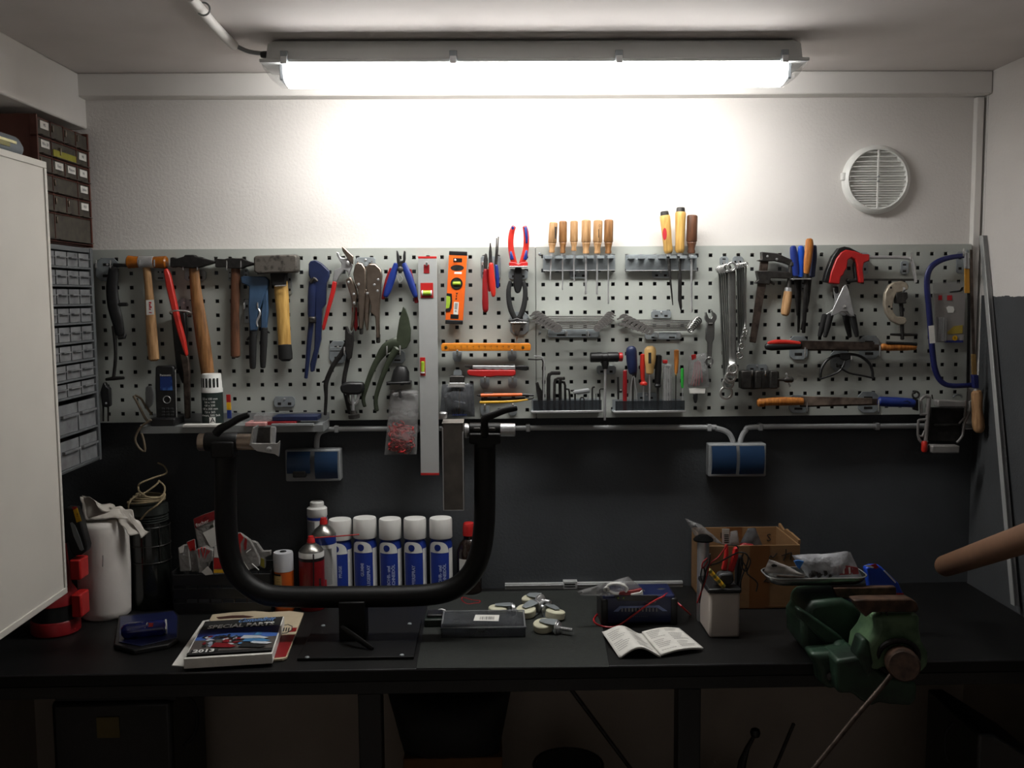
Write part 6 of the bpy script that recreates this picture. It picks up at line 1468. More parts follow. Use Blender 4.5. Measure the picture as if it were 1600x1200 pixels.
def ocan():
    Y = -.14; s = px(Y); c = P(645, 900, Y).x; r = 55*s; C0 = Vector((c, Y, 0)); zz = lambda y: P(645, y, Y).z
    t = thing('orange_can', 'short orange can with frosted cap at the end of the cans', 'can')
    m_oc = mat('can_orange', '#b8541a', .4, 0, .05, 20)
    MB().lathe((c, Y, ZB), (c, Y, 2), [(0, r*.94), (.003, r), (zz(958)-ZB, r), (zz(952)-ZB, r*.9)], 30).build('can', m_oc, t)
    MB().lathe((c, Y, zz(955)), (c, Y, 2), [(0, r*1.02), (zz(866)-zz(955), r), (zz(855)-zz(955), r*.94), (zz(855)-zz(955)+.0005, r*.4)], 30).build('cap', mat('frosted_cap', '#b5b6ba', .5, 0, .03, 20), t)
    MB().lathe((c, Y, zz(854)), (c, Y, 2), [(0, r*.35), (.002, r*.3)], 16).build('spray_hole', m_black, t)
    cylpatch(t, 'label', mat('cream_label', '#b59a62', .6), C0, r, -1.25, .0, lambda q: zz(1075), lambda q: zz(972), 10)
    txt(t, [('----', .008, Vector((C0.x-.008, Y-r, zz(990+k*14))), FRONT, 1.) for k in range(5)], m_print, 'lettering', .0002, r+.0008)
    cylpatch(t, 'dark_print', m_print, C0, r, -1.1, -.1, lambda q: zz(975), lambda q: zz(964), 8, .0006)
ocan()
fr()

# ---- the black tube stand -----------------------------------------------------------------------
def stand():
    t = thing('holding_stand', 'black bent tube stand with clamp heads on a screwed base plate', 'stand')
    Y = -.37; s = px(Y); r = 17.2*s
    pts = [(352.5, 700), (352.5, 780), (354, 830), (360, 872), (376, 903), (404, 924), (440, 932), (552, 932.5), (660, 930), (706, 921), (735, 898), (750, 864), (756, 825), (757.5, 780), (757.5, 690)]
    MB().tube([(P(x, y, Y), r) for x, y in pts], 20, sm=4).build('tube', m_blackpaint, t)
    base = ZB
    WB(t, 'base_plate', m_blackpaint, (-.447, -.183), (-.507, -.25), (base, base+.007), .001)
    for x, y in ((505, 978), (640, 975), (480, 1027.5), (628, 1024)):
        c = PZ(x, y, base+.007); MB().lathe(c, c+Vector((0, 0, .003)), [(0, .0055), (.002, .005), (.003, .003)], 12).build('screw', m_zinc, t)
    a = P(532, 960, Y); b = P(573, 960, Y)
    WB(t, 'mount_post', m_blackpaint, (a.x, b.x), (Y-.03, Y+.03), (base+.007, P(552, 935, Y).z), .003)
    TB(t, 'mount_lever', m_blackpaint, [(534, 980, 4, Y-.03), (548, 990, 5, Y-.06), (566, 1003, 5, Y-.08), (582, 1014, 4, Y-.09)], Y, .7, 8, 3)
    # first head
    fr(260, 620, 3.53)
    m_head = m_blackpaint
    LT(t, 'collar', m_head, (216, 248), (396, 248), [(0, 50), (.03, 53), (.97, 53), (1, 50)], Y, 24)
    E(t, 'collar_block', m_head, [(260, 240), (385, 240), (385, 330), (262, 330)], Y, .055, .004)
    LT(t, 'end_ring', m_nickel, (178, 250), (218, 250), [(0, 44), (.1, 48), (.9, 48), (1, 44)], Y, 24)
    LT(t, 'bar', m_nickel, (394, 248), (486, 248), [(0, 46), (1, 46)], Y, 24)
    TB(t, 'lever', m_head, [(272, 205, 24, Y-.03), (300, 175, 24, Y-.035), (350, 150, 20, Y-.035), (400, 120, 20, Y-.03), (452, 100, 16, Y-.025)], Y, .7, 10, 3)
    ub = E(t, 'bracket', m_chrome, [(470, 256), (612, 256), (628, 240), (622, 330), (600, 316), (500, 300), (470, 276)], Y-.03, .006, .001)
    E(t, 'bracket', m_chrome, [(488, 162), (498, 162), (484, 262), (470, 262)], Y-.01, .045, .001)
    E(t, 'bracket', m_dsteel, [(496, 168), (590, 165), (598, 256), (486, 258)], Y+.012, .004, .0008)
    LT(t, 'bolt', m_steel, (590, 165), (586, 276), [(0, 14), (.1, 17), (.9, 15), (1, 17)], Y-.02, 12)
    c = P(566, 288, Y-.034); MB().lathe(c, c-Vector((0, .005, 0)), [(0, .006), (.003, .006), (.005, .003)], 10).build('screw', m_steel, t)
    # second head
    fr(560, 560, 4.617)
    LT(t, 'collar', m_head, (800, 512), (1026, 512), [(0, 44), (.02, 48), (.98, 48), (1, 44)], Y, 24)
    E(t, 'collar_block', m_head, [(800, 530), (1026, 530), (1026, 605), (985, 612), (985, 640), (850, 640), (850, 612), (800, 605)], Y, .056, .004)
    for x0, x1 in ((830, 880), (940, 990)): BX(t, 'collar_slot', m_dsteel, x0, 500, x1, 524, Y-.0325, Y-.028, .002)
    LT(t, 'end_ring', m_steel, (764, 522), (802, 522), [(0, 50), (.1, 54), (.6, 54), (1, 44)], Y, 24)
    LT(t, 'bar', m_steel, (1024, 516), (1132, 516), [(0, 48), (.95, 48), (1, 44)], Y, 24)
    TB(t, 'lever', m_head, [(912, 560, 30, Y-.034), (910, 480, 28, Y-.04), (915, 432, 30, Y-.04), (980, 405, 26, Y-.04), (1060, 375, 24, Y-.04), (1140, 360, 20, Y-.04)], Y, .6, 12, 4)
    m_rt = mat('square_tube_steel', '#77736e', .5, .25, .2, 24)
    a = P(605, 470, Y-.045); b = P(762, 1094, Y-.045)
    mb = MB(); x0, x1, z0, z1 = a.x, b.x, b.z, a.z; w = .003
    for yy in (Y-.045, Y+.022): WB(t, 'square_tube_wall', m_rt, (x0, x1), (yy, yy+w), (z0, z1), .0006)
    for xx in (x0, x1-w): WB(t, 'square_tube_wall', m_rt, (xx, xx+w), (Y-.045, Y+.025), (z0, z1), .0006)
    WB(t, 'top_cap', m_rt, (x0-.001, x1+.001), (Y-.046, Y+.026), (z1-.002, z1+.0015), .0008)
    WB(t, 'weld_edge', m_steel, (x1-.002, x1+.0008), (Y-.0465, Y-.0445), (z0, z1-.02), .0004)
    WB(t, 'weld_edge', m_steel, (x0-.0008, x0+.002), (Y-.0465, Y-.0445), (z0, z1-.01), .0004)
    WB(t, 'weld_edge', m_steel, (x0, x1), (Y-.0465, Y-.0445), (z0-.001, z0+.001), .0004)
    MB().lathe(P(612, 432, Y-.02), P(612, 384, Y-.02), [(0, .008), (.004, .0095), (.012, .0095), (.015, .007)], 14).build('clamp_knob', m_steel, t)
    fr()
stand()

# ---- papers -------------------------------------------------------------------------------------
fr(240, 930, 5.714)
def magazines():
    tag(FLT(None, 'loose_sheet', m_paper, [(163, 626), (440, 228), (560, 205), (470, 420), (270, 632)], ZB+.0022, .002), 'white sheet sticking out under the thick catalogue', 'sheet')
    t = thing('cream_brochure', 'cream and red brochure lying under the thick catalogue', 'brochure'); z = ZB+.007
    FLT(t, 'cover', mat('cream_paper', '#b7a98f', .75, 0, .04, 30), [(500, 215), (525, 172), (700, 152), (900, 140), (1030, 150), (1220, 140), (1340, 156), (1190, 552), (1150, 566), (1075, 572), (700, 560), (560, 420)], z, .005, .0005)
    FLT(t, 'red_field', m_dred, [(1090, 362), (1262, 352), (1180, 548), (1075, 560)], z+.0005, .0004)
    FLT(t, 'red_field', m_dred, [(1200, 295), (1282, 288), (1270, 322), (1200, 330)], z+.0005, .0004)
    FLT(t, 'oval', m_print, [(1150, 270), (1200, 258), (1240, 275), (1238, 312), (1190, 338), (1130, 345)], z+.0006, .0004)
    FLT(t, 'oval_inner', mat('cream_paper', ''), [(1152, 276), (1198, 265), (1232, 280), (1230, 308), (1188, 331), (1136, 338)], z+.0009, .0004)
    for k in range(3): FLT(t, 'oval_bar', m_print, [(1160+k*22, 290), (1172+k*22, 288), (1164+k*22, 322), (1152+k*22, 324)], z+.0012, .0003)
    FLT(t, 'title_shape', mat('dark_brown_print', '#3f1f16', .7), [(560, 195), (700, 180), (800, 178), (895, 190), (850, 200), (700, 205), (580, 212)], z+.0006, .0004)
    t = thing('parts_catalogue', 'thick catalogue with motorcycle cover lying on the bench', 'catalogue'); zt = ZB+.030
    A, B, C, D = [PZ(x, y, zt) for x, y in ((445, 236), (1166, 190), (1060, 522), (268, 570))]
    down = Vector((0, 0, -(zt-ZB-.0075)))
    MB().prism([D, C, B, A], down).build('pages', m_paper, t, .0008)
    def q(u, v, dz): return (A*(1-u)+B*u)*(1-v)+(D*(1-u)+C*u)*v+Vector((0, 0, dz))
    def pat(name, m, uv, lv): return MB().prism([q(u, v, .0004*lv) for u, v in uv], (0, 0, .0003)).build(name, m, t)
    R4 = lambda u0, v0, u1, v1: [(u0, v1), (u1, v1), (u1, v0), (u0, v0)]
    pat('cover', m_print, R4(.02, .0, .985, .96), 0)
    pat('cover_blue', mat('cover_blue', '#16245e', .4, 0, .3, 14), R4(.02, .26, .985, .55), 1)
    pat('cover_glow', mat('cover_sky', '#3f62a8', .4, 0, .25, 14), [(.02, .62), (.985, .58), (.985, .47), (.7, .40), (.4, .40), (.15, .43), (.02, .48)], 2)
    pat('cover_road', mat('cover_road', '#55504d', .4, 0, .2, 14), R4(.02, .56, .985, .86), 3)
    pp = random.Random(11)
    cols = [mat('bike_silver', '#9aa4b4', .4), mat('bike_red', '#7c1c22', .4), m_print, mat('bike_blue', '#4d86b8', .4), mat('bike_dark', '#2a2a30', .4), mat('bike_white', '#cfd6dc', .4)]
    for k in range(46):
        u = pp.uniform(.10, .78); v = .47+pp.uniform(0, .26); w = pp.uniform(.02, .06); h = pp.uniform(.02, .05); a = pp.uniform(-.03, .03)
        m = cols[pp.choice([0, 1, 2, 4, 5] if u < .55 else [3, 5, 3, 2, 0])]
        pat('bike_print', m, [(u-w, v+h*.3), (u-w*.2, v+h), (u+w, v+h*.4+a), (u+w*.7, v-h*.5), (u-w*.3, v-h)], 4+k*.12)
    for u0, v0, u1, v1, m in ((.56, .55, .90, .62, cols[5]), (.60, .62, .93, .70, cols[3]), (.70, .70, .96, .76, cols[5]), (.58, .74, .90, .84, m_print), (.25, .70, .55, .80, cols[1])):
        pat('bike_print', m, [(u0, v1-.02), (u1-.06, v1+.02), (u1, v1), (u1-.12, v0), (u0+.03, v0-.03)], 10)
    pat('cover_band', m_print, R4(.02, .90, .985, .962), 11); pat('year_field', m_print, R4(.05, .84, .36, .93), 11)
    ex = (B-A+C-D).normalized(); ey = (A-D+B-C).normalized(); ez = ex.cross(ey)
    Mx = Matrix((ex, ey, ez)).transposed()
    W_ = (B-A).length; H_ = (A-D).length
    txt(t, [('SPECIAL PARTS', H_*.13, q(.51, .25, .0055), Mx, -W_*.80)], m_whiteprint, bold=.03)
    txt(t, [('2013', H_*.10, q(.2, .885, .0055), Mx, -W_*.24)], m_whiteprint, bold=.03)
    Sh = Mx@Matrix(((1, .3, 0), (0, 1, 0), (0, 0, 1)))
    txt(t, [('CustomBritt', H_*.16, q(.68, .11, .0055), Sh, -W_*.44)], mat('logo_blue', '#6f9ad6', .5))
magazines()
fr(880, 780, 4.444)
def booklet():
    t = thing('open_booklet', 'open white manual lying on the bench before the charger', 'booklet')
    TL, TM, TR = [PZ(x, y, ZB+.002) for x, y in ((268, 950), (545, 940), (806, 914))]
    BL, BM, BR = [PZ(x, y, ZB+.002) for x, y in ((388, 1103), (680, 1098), (976, 1054))]
    def surf(u, v, side, dz):
        if side == 0:
            p = (TL*(1-u)+TM*u)*(1-v)+(BL*(1-u)+BM*u)*v; h = .020*math.sin(PI*min(1, u*1.05))**1.5*(.55+.45*(1-v))+.012*math.sin(PI*u)*v+.010*(1-u)**2*(1-v)
        else:
            p = (TM*(1-u)+TR*u)*(1-v)+(BM*(1-u)+BR*u)*v; h = .007*math.sin(PI*u*.9)+.004
            p = p+Vector((0, 0, 0))
        edge = .004*u if side else .004*(1-u)
        return p+Vector((0, 0, h*(1 if side == 0 else 1)-edge*.5+dz))
    for side in (0, 1):
        for lay in range(3):
            n = 14; V = []; Fc = []; dz = .0015*lay
            k = 1-.012*(2-lay)
            for j in range(n+1):
                for i in range(n+1): V.append(surf(i/n*k+(0 if side else 1-k), j/n, side, dz))
            for j in range(n):
                for i in range(n): a = j*(n+1)+i; Fc.append((a, a+1, a+n+2, a+n+1))
            o = MB().add(V, Fc).build('page', m_paper, t, ang=70); md = o.modifiers.new('solid', 'SOLIDIFY'); md.thickness = .0009; md.offset = -1
        mb = MB()
        for col_ in range(2):
            for r in range(13):
                if (r*7+col_*3+side) % 6 == 0: continue
                v0 = .08+r*.066; u0 = .07+col_*.47; u1 = u0+.36-.05*((r*5+col_) % 4)
                m = 6
                for i in range(m):
                    ua = u0+(u1-u0)*i/m; ub = u0+(u1-u0)*(i+.88)/m
                    mb.add([surf(ua, v0, side, .0036), surf(ub, v0, side, .0036), surf(ub, v0+.022, side, .0036), surf(ua, v0+.022, side, .0036)], [(0, 1, 2, 3)])
        mb.build('print_lines', mat('soft_print', '#a3a19c', .8, 0, .02, 20), t)
booklet()

# ---- charger, bag, red lead ---------------------------------------------------------------------
def charger():
    t = thing('battery_charger', 'dark blue battery charger with black ends and lettered panel', 'charger')
    b0 = PZ(262, 890, ZB); b1 = PZ(795, 880, ZB); Yf = b0.y+.01; zt = P(500, 668, Yf).z; x0, x1 = P(262, 800, Yf).x, P(795, 800, Yf).x
    m_ch = mat('charger_blue', '#151e44', .42, 0, .08, 20)
    WB(t, 'body', m_ch, (x0+.006, x1-.006), (Yf, Yf+.10), (ZB+.004, zt), .006)
    for a, b in ((x0, x0+.018), (x1-.018, x1)): WB(t, 'end', m_black, (a, b), (Yf-.003, Yf+.103), (ZB, zt-.008), .005)
    E(t, 'display_panel', m_black, [(352, 668), (660, 668), (640, 706), (378, 706)], Yf-.001, .002, .0004)
    for x in (382, 420): 
        c = P(x, 686, Yf-.002); MB().lathe(c, c-Vector((0, .001, 0)), [(0, .002), (.001, .0015)], 8).build('indicator', m_lime, t)
    E(t, 'scale', mat('pale_blue_print', '#6f7dab', .5), [(392, 742), (665, 738), (722, 776), (690, 776), (652, 752), (405, 756), (382, 780), (350, 780)], Yf-.001, .002, 0)
    for k in range(11): E(t, 'scale_tick', m_greyprint, [(405+k*24, 756), (413+k*24, 756), (413+k*24, 780), (405+k*24, 780)], Yf-.001, .0016, 0)
    for k in range(3): E(t, 'print_line', m_greyprint, [(550+k*10, 690+k*12), (645, 688+k*12), (645, 691+k*12), (550+k*10, 693+k*12)], Yf-.001, .0016, 0)
    txt(t, [('. . . . . . . . .', .010, P(530, 808, Yf-.0014), FRONT, 1.)], m_greyprint)
    TB(t, 'carry_handle', m_black, [(625, 668, 12), (640, 640, 12), (690, 628, 12), (735, 645, 12), (750, 668, 12)], Yf+.05, 1, 8, 3)
    m_lead = mat('red_lead', '#a3161d', .4, 0, .08, 30)
    l = thing('red_lead', 'thin red lead looping across the front of the blue charger', 'lead')
    pts = [PZ(882, 800, ZB+.004), P(830, 752, Yf-.004), P(780, 705, Yf+.01), P(732, 655, Yf+.02), P(690, 678, Yf-.004), P(640, 702, Yf-.007), P(560, 752, Yf-.008), P(470, 818, Yf-.008), P(400, 868, Yf-.008), PZ(350, 888, ZB+.004), PZ(290, 886, ZB+.004), PZ(235, 868, ZB+.004), PZ(212, 842, ZB+.004), PZ(222, 815, ZB+.004), PZ(242, 795, ZB+.004)]
    MB().tube([(v, .0023) for v in pts], 8, sm=4).build('wire', m_lead, l)
    g = thing('gasket_bag', 'clear bag with white gasket and red part on the charger', 'bag')
    Yb = Yf+.02
    pillow(g, 'film', p_bag, ((250, 600), (450, 535), (570, 640), (240, 676)), Yb-.02, .03, .006, seed=12)
    pillow(g, 'film', p_bag, ((95, 640), (300, 580), (310, 668), (120, 668)), Yb-.03, .012, .006, seed=15)
    c = P(372, 620, Yb-.03); s = px(Yb)
    MB().ring(c, 62*s, .004, (.15, 1, .45), 28, 6, .75, 1.15).build('gasket', m_whiteprint, g)
    MB().ring(P(300, 625, Yb-.03), 16*s, .003, (.15, 1, .3), 16, 6).build('gasket_ear', m_whiteprint, g)
    E(g, 'red_part', m_dred, [(382, 662), (395, 640), (455, 632), (545, 618), (548, 650), (500, 662), (440, 666)], Yb-.028, .01, .002)
    E(g, 'white_clip', m_whiteprint, [(470, 656), (530, 646), (548, 630), (556, 662), (470, 668)], Yb-.036, .004, .001)
charger()
# ---- white tank, flask, carton ------------------------------------------------------------------
def tank():
    t = thing('white_tank', 'white square tank with black lid full of jumper cables', 'tank')
    f = PZ(1015, 965, ZB); Yf = f.y; x0, x1 = f.x, P(1226, 965, Yf).x; zt = P(1100, 655, Yf).z; m_tk = mat('tank_white', '#b9b0a8', .45, 0, .06, 12)
    WB(t, 'body', m_tk, (x0, x1), (Yf, Yf+.11), (ZB, zt), .006)
    WB(t, 'lid', m_black, (x0-.005, x1+.003), (Yf-.003, Yf+.113), (zt, P(1100, 622, Yf).z), .004)
    zl = P(1100, 622, Yf).z
    E(t, 'carry_handle', m_black, [(1195, 640), (1200, 470), (1215, 400), (1240, 390), (1245, 430), (1230, 520), (1228, 640)], Yf+.04, .03, .004)
    E(t, 'gauge', mat('dark_grey_plastic', '#2c2d2e', .5), [(1050, 560), (1080, 505), (1170, 500), (1180, 560), (1150, 590), (1060, 590)], Yf+.02, .03, .006)
    for pts, nm in (([(1098, 490), (1118, 400), (1125, 318), (1144, 312), (1146, 400), (1132, 495)], 'clamp_grip'), ([(1140, 495), (1165, 420), (1185, 335), (1214, 330), (1212, 400), (1180, 505)], 'clamp_grip')): E(t, nm, m_red, pts, Yf+.03, .014, .003)
    E(t, 'white_tag', m_paper, [(1103, 206), (1154, 206), (1156, 318), (1106, 312)], Yf+.055, .001, 0)
    mb = MB()
    for k in range(5): mb.ext([(1118, 245+k*13), (1150, 245+k*13), (1150, 252+k*13), (1118, 252+k*13)], Yf+.0538, .0006)
    mb.build('tag_print', m_print, t)
    for k in range(7): 
        x, y = 1018+k*15, 500+k*17
        TB(t, 'spring_coil', m_yellow if k % 2 else mat('olive_plastic', '#6f6a26', .5), [(x-6, y-8, 17), (x+8, y+8, 17)], Yf-.005, 1, 10)
    l = thing('jumper_cable', 'black and red jumper cables tangled over the white tank', 'cable')
    m_rd = m_dred
    for pts, m in (([(1010, 462), (1080, 440), (1160, 395), (1220, 370), (1268, 378), (1285, 410), (1270, 470), (1240, 540), (1225, 600)], m_black),
                   ([(1250, 380), (1240, 420), (1275, 480), (1280, 520), (1330, 560), (1350, 590), (1340, 640)], m_black),
                   ([(1020, 380), (1015, 440), (990, 500), (975, 560), (960, 640), (945, 720)], m_black),
                   ([(1140, 315), (1080, 400), (1020, 450), (1000, 520), (975, 600), (945, 680), (930, 720)], m_rd),
                   ([(1000, 410), (970, 440), (965, 480), (990, 455), (1005, 430)], m_rd),
                   ([(1140, 318), (1200, 322), (1216, 345)], m_black),
                   ([(1265, 375), (1300, 430), (1270, 500), (1240, 470), (1235, 410)], m_black),
                   ([(965, 470), (955, 540), (975, 580), (985, 520), (975, 470)], m_black)):
        TB(l, 'strand', m, [(x, y, 5.5) for x, y in pts], Yf-.012, 1, 8, 4)
    Y = Yf+.10; s = px(Y); c = P(972, 400, Y+.03).x
    fl = thing('steel_flask', 'shiny steel cylinder with black conical cap behind the white tank', 'flask')
    MB().lathe((c, Y+.03, ZB), (c, Y+.03, 2), [(0, 40*s), (.004, 43*s), (P(0, 308, Y).z-ZB, 43*s)], 28).build('body', m_steel, fl)
    zc_ = P(972, 308, Y).z
    MB().lathe((c, Y+.03, zc_), (c, Y+.03, 2), [(0, 70*s), (.003, 72*s), (.008, 60*s), (.014, 34*s), (.015, 12*s)], 28).build('cap', mat('matt_black_cap', '#050505', .9, spec=.1), fl)
tank()
fr(1050, 780, 4.2105)
def carton():
    t = thing('cardboard_box', 'open brown cardboard box with handwriting behind the tank', 'box')
    m_cb = mat('cardboard', '#7b5b39', .8, 0, .06, 20, stretch=(1, 1, 6)); m_cb2 = mat('packing_tape', '#6b4526', .35, 0, .06, 20)
    f = PZ(600, 722, ZB); Yf = f.y; zt = P(600, 304, Yf).z; x0 = P(236, 400, Yf).x; x1 = P(842, 400, Yf).x
    bk = PZ(690, 162, zt); Yb = bk.y
    Yb = min(Yb, .02)
    for y in (Yf, Yb-.004): WB(t, 'side', m_cb, (x0, x1), (y, y+.004), (ZB, zt), .001)
    for x in (x0, x1-.004): WB(t, 'side', m_cb, (x, x+.004), (Yf+.004, Yb-.004), (ZB, zt), .001)
    WB(t, 'bottom', m_cb, (x0, x1), (Yf, Yb), (ZB, ZB+.004), .001)
    mb = MB(); c = P(800, 225, (Yf+Yb)/2)
    rp = random.Random(5); pts = []
    for i in range(9): pts.append(Vector((x1+.001, Yf+.02+(Yb-Yf-.03)*i/8, zt+.002+rp.uniform(0, .010))))
    mb.prism([Vector((x1+.001, Yf+.02, zt-.004))]+pts+[Vector((x1+.001, Yb-.01, zt-.004))], (.006, 0, 0)); mb.build('torn_edge', m_cb, t)
    a = P(510, 400, Yf).x; b = P(640, 400, Yf).x
    WB(t, 'tape', m_cb2, (a, b), (Yf-.0008, Yf), (ZB+.002, zt), 0); WB(t, 'tape', m_cb2, (a-.012, b-.02), (Yb-.0048, Yb-.004), (zt-.07, zt), 0)
    WB(t, 'seam', m_cb2, (P(620, 0, Yf).x, x1), (Yf-.0012, Yf-.0006), (P(0, 716, Yf).z, P(0, 712, Yf).z), 0)
    Yw = Yf-.001
    mb = MB()
    for pts in ([(722, 372), (750, 362), (782, 352), (786, 356), (782, 380), (778, 398)], [(750, 328), (750, 350), (744, 380), (732, 402)], [(640, 388), (650, 372), (664, 384), (690, 356)], [(605, 545), (625, 520), (640, 500), (655, 530), (640, 545), (620, 540)]): mb.tube([(P(x, y, Yw), .0014) for x, y in pts], 6, .4, 3)
    mb.build('handwriting', m_print, t)
    txt(t, [('S', .030, P(637, 255, Yb-.0052), FRONT, 1.)], m_print)
    txt(t, [('1', .024, P(322, 240, Yb-.0052), FRONT, 1.)], m_print, 'number')
    for lbl, q, Y, m, sd in (('grey film bag peaking out of the cardboard box', ((500, 190), (548, 188), (605, 330), (425, 330)), Yb-.05, p_smoke, 3), ('clear film bag drooping over the cardboard box corner', ((85, 125), (190, 165), (345, 300), (150, 240)), Yf-.01, p_bag, 6), ('small clear bag inside the cardboard box beside the white tag', ((385, 210), (430, 205), (450, 330), (370, 330)), Yb-.06, p_bag, 9)):
        g = pillow(None, 'film_bag', m, q, Y, .02, .005, seed=sd); tag(g, lbl, 'bag')
    tag(E(None, 'red_pouch', m_dred, [(440, 300), (470, 286), (530, 292), (550, 330), (430, 330)], Yb-.055, .02, .004), 'dark red pouch inside the cardboard box', 'pouch')
carton()
fr()
# ---- aluminium rail, band, organiser, casters ---------------------------------------------------
t = thing('aluminium_rail', 'long aluminium rail with slider lying at the foot of the wall', 'rail')
a = PZ(789, 921, ZB); b = P(1067, 918, a.y)
WB(t, 'rail', m_alu, (a.x, b.x), (a.y, a.y+.012), (ZB, ZB+.016), .001); WB(t, 'ridge', m_steel, (a.x, b.x), (a.y-.002, a.y), (ZB+.009, ZB+.012), .0006)
c = P(880, 912, a.y).x; d = P(902, 912, a.y).x
WB(t, 'slider', m_alu, (c, d), (a.y-.005, a.y+.016), (ZB, ZB+.022), .001)
for z in (.0125, .0055): WB(t, 'slot', m_black, (c+.003, d-.006), (a.y-.0056, a.y-.0045), (ZB+z, ZB+z+.003), 0)
fr(640, 880, 5.714)
c = PZ(548, 338, ZB+.002); s = px(c.y)
pts = [PZ(x, y, ZB+.002) for x, y in ((630, 345), (625, 335), (560, 330), (500, 312), (470, 308), (465, 325), (490, 352), (530, 365), (580, 358), (620, 355), (630, 345))]
tag(MB().tube([(v, .0018) for v in pts], 6, sm=3, cap=False).build('rubber_band', m_dred), 'thin red rubber band lying on the bench by the stand', 'rubber band')
def organiser():
    t = thing('organiser_box', 'flat clear divided parts box with barcode sticker on the mat', 'parts box')
    z1 = ZB+.027; f0 = PZ(282, 668, ZB+.003); f1 = PZ(1036, 668, ZB+.003); Yf = f0.y; x0, x1 = f0.x, f1.x; bk = PZ(700, 424, z1); Yb = bk.y
    p_or = clear('organiser_plastic', '#d6d8da', .13, .2, '#9a9da1', .15)
    z0 = ZB+.003
    WB(t, 'floor', p_or, (x0, x1), (Yf, Yb), (z0, z0+.0015), .0004)
    for y in (Yf, Yb-.0015): WB(t, 'side', p_or, (x0, x1), (y, y+.0015), (z0, z1-.004), .0004)
    for x in (x0, x1-.0015): WB(t, 'side', p_or, (x, x+.0015), (Yf, Yb), (z0, z1-.004), .0004)
    for k in range(1, 6): WB(t, 'divider', p_or, (x0+k*(x1-x0)/6-.0006, x0+k*(x1-x0)/6+.0006), (Yf, Yb), (z0, z1-.005), .0003)
    WB(t, 'divider', p_or, (x0, x1), ((Yf+Yb)/2-.0006, (Yf+Yb)/2+.0006), (z0, z1-.005), .0003)
    WB(t, 'lid', p_or, (x0-.002, x1+.002), (Yf-.002, Yb+.002), (z1-.004, z1), .001)
    for y in (Yf-.001, Yb-.003): WB(t, 'lid_rim', p_milky, (x0-.002, x1+.002), (y, y+.004), (z1-.0005, z1+.0015), .0006)
    for x in (x0-.001, x1-.003): WB(t, 'lid_rim', p_milky, (x, x+.004), (Yf, Yb), (z1-.0005, z1+.0015), .0006)
    q = [(588, 460), (802, 462), (794, 516), (570, 512)]
    s_ = FLT(t, 'sticker', m_paper, q, z1+.0008, .0006)
    mb = MB(); x = 626; pr = random.Random(2)
    while x < 758:
        w = pr.choice((2, 3, 5)); mb.prism([PZ(a, b, z1+.0012) for a, b in ((x+3, 476), (x+w+3, 476), (x+w, 502), (x, 502))], (0, 0, -.0003)); x += w+pr.choice((3, 4, 6))
    mb.build('barcode', m_print, t)
    for cx, cy, m in ((420, 520, m_dsteel), (640, 600, m_dsteel), (860, 560, m_black), (980, 540, m_dsteel)):
        c = PZ(cx, cy, z0+.004); MB().bx((c.x-.010, c.x+.010), (c.y-.008, c.y+.008), (z0+.0016, z0+.008)).build('small_part', m, t, .003)
organiser()
def darkbox():
    t = thing('small_dark_box', 'small dark green box with metal clasp beside the clear parts box', 'box')
    f = PZ(200, 570, ZB+.003); x0, x1 = PZ(134, 560, ZB).x, PZ(300, 560, ZB).x
    WB(t, 'body', mat('very_dark_green', '#17211b', .5), (x0, x1), (f.y, f.y+.06), (ZB+.0025, ZB+.022), .003)
    WB(t, 'lid', m_black, (x0+.006, x1-.001), (f.y+.012, f.y+.055), (ZB+.022, ZB+.030), .003)
    TB(t, 'clasp', m_steel, [(258, 418, 6), (285, 412, 6), (318, 420, 6)], f.y+.035, 1, 6, 3)
darkbox()
m_wheel = mat('caster_white', '#cfcdb4', .5, 0, .05, 20)
def caster(label, cx, cy, stem, tilt=0, zoff=0):
    """a caster lying on its side: stem = direction on the bench of fork and threaded stem"""
    t = thing('caster', label, 'caster', 'white casters lying by the parts box')
    c = PZ(cx, cy, ZB+.016)+Vector((0, 0, zoff)); d = Vector((stem[0], stem[1], stem[2] if len(stem) > 2 else 0)).normalized(); ax = Vector((-d.z*.0, 0, 1)); ax = (ax-d*ax.dot(d)).normalized()
    ax = Matrix.Rotation(tilt, 3, d)@ax
    MB().lathe(c-ax*.011, c+ax*.011, [(0, .017), (.002, .0235), (.004, .025), (.018, .025), (.020, .0235), (.022, .017)], 28).build('wheel', m_wheel, t)
    MB().lathe(c-ax*.015, c+ax*.0155, [(0, .004), (.0305, .004)], 12).build('axle', m_steel, t)
    sd = d.cross(ax)
    for k in (-1, 1):
        mb = MB(); o = c+ax*(.0138*k)
        mb.prism([o-d*.008+sd*.007, o+d*.012+sd*.013, o+d*.034+sd*.014, o+d*.034-sd*.014, o+d*.012-sd*.013, o-d*.008-sd*.007], ax*(.0018*k)); mb.build('fork', m_zinc, t, .0005)
    MB().lathe(c+d*.033, c+d*.045, [(0, .014), (.002, .018), (.005, .018), (.006, .015), (.009, .015), (.012, .010)], 24).build('swivel', m_steel, t)
    pr = [(0, .005)]
    for i in range(12): pr += [(.002+i*.0024, .0054), (.0032+i*.0024, .0045)]
    MB().lathe(c+d*.044, c+d*.08, pr+[(.032, .0045)], 10).build('stem', m_steel, t)
caster('caster lying half behind the clear parts box, stem pointing along the wall', 790, 420, (1, .05))
caster('caster in the middle of the heap with its wheel facing down', 1040, 430, (.75, .75, .15), .1)
caster('caster highest in the heap, its swivel ring towards the bench front', 1085, 330, (.45, -.55, .1), .2, .002)
caster('caster at the far end of the heap with upturned fork', 1300, 455, (-.45, .9), .15)
caster('caster nearest the bench edge with long threaded stem', 1195, 560, (.86, -.42), .18)
fr()

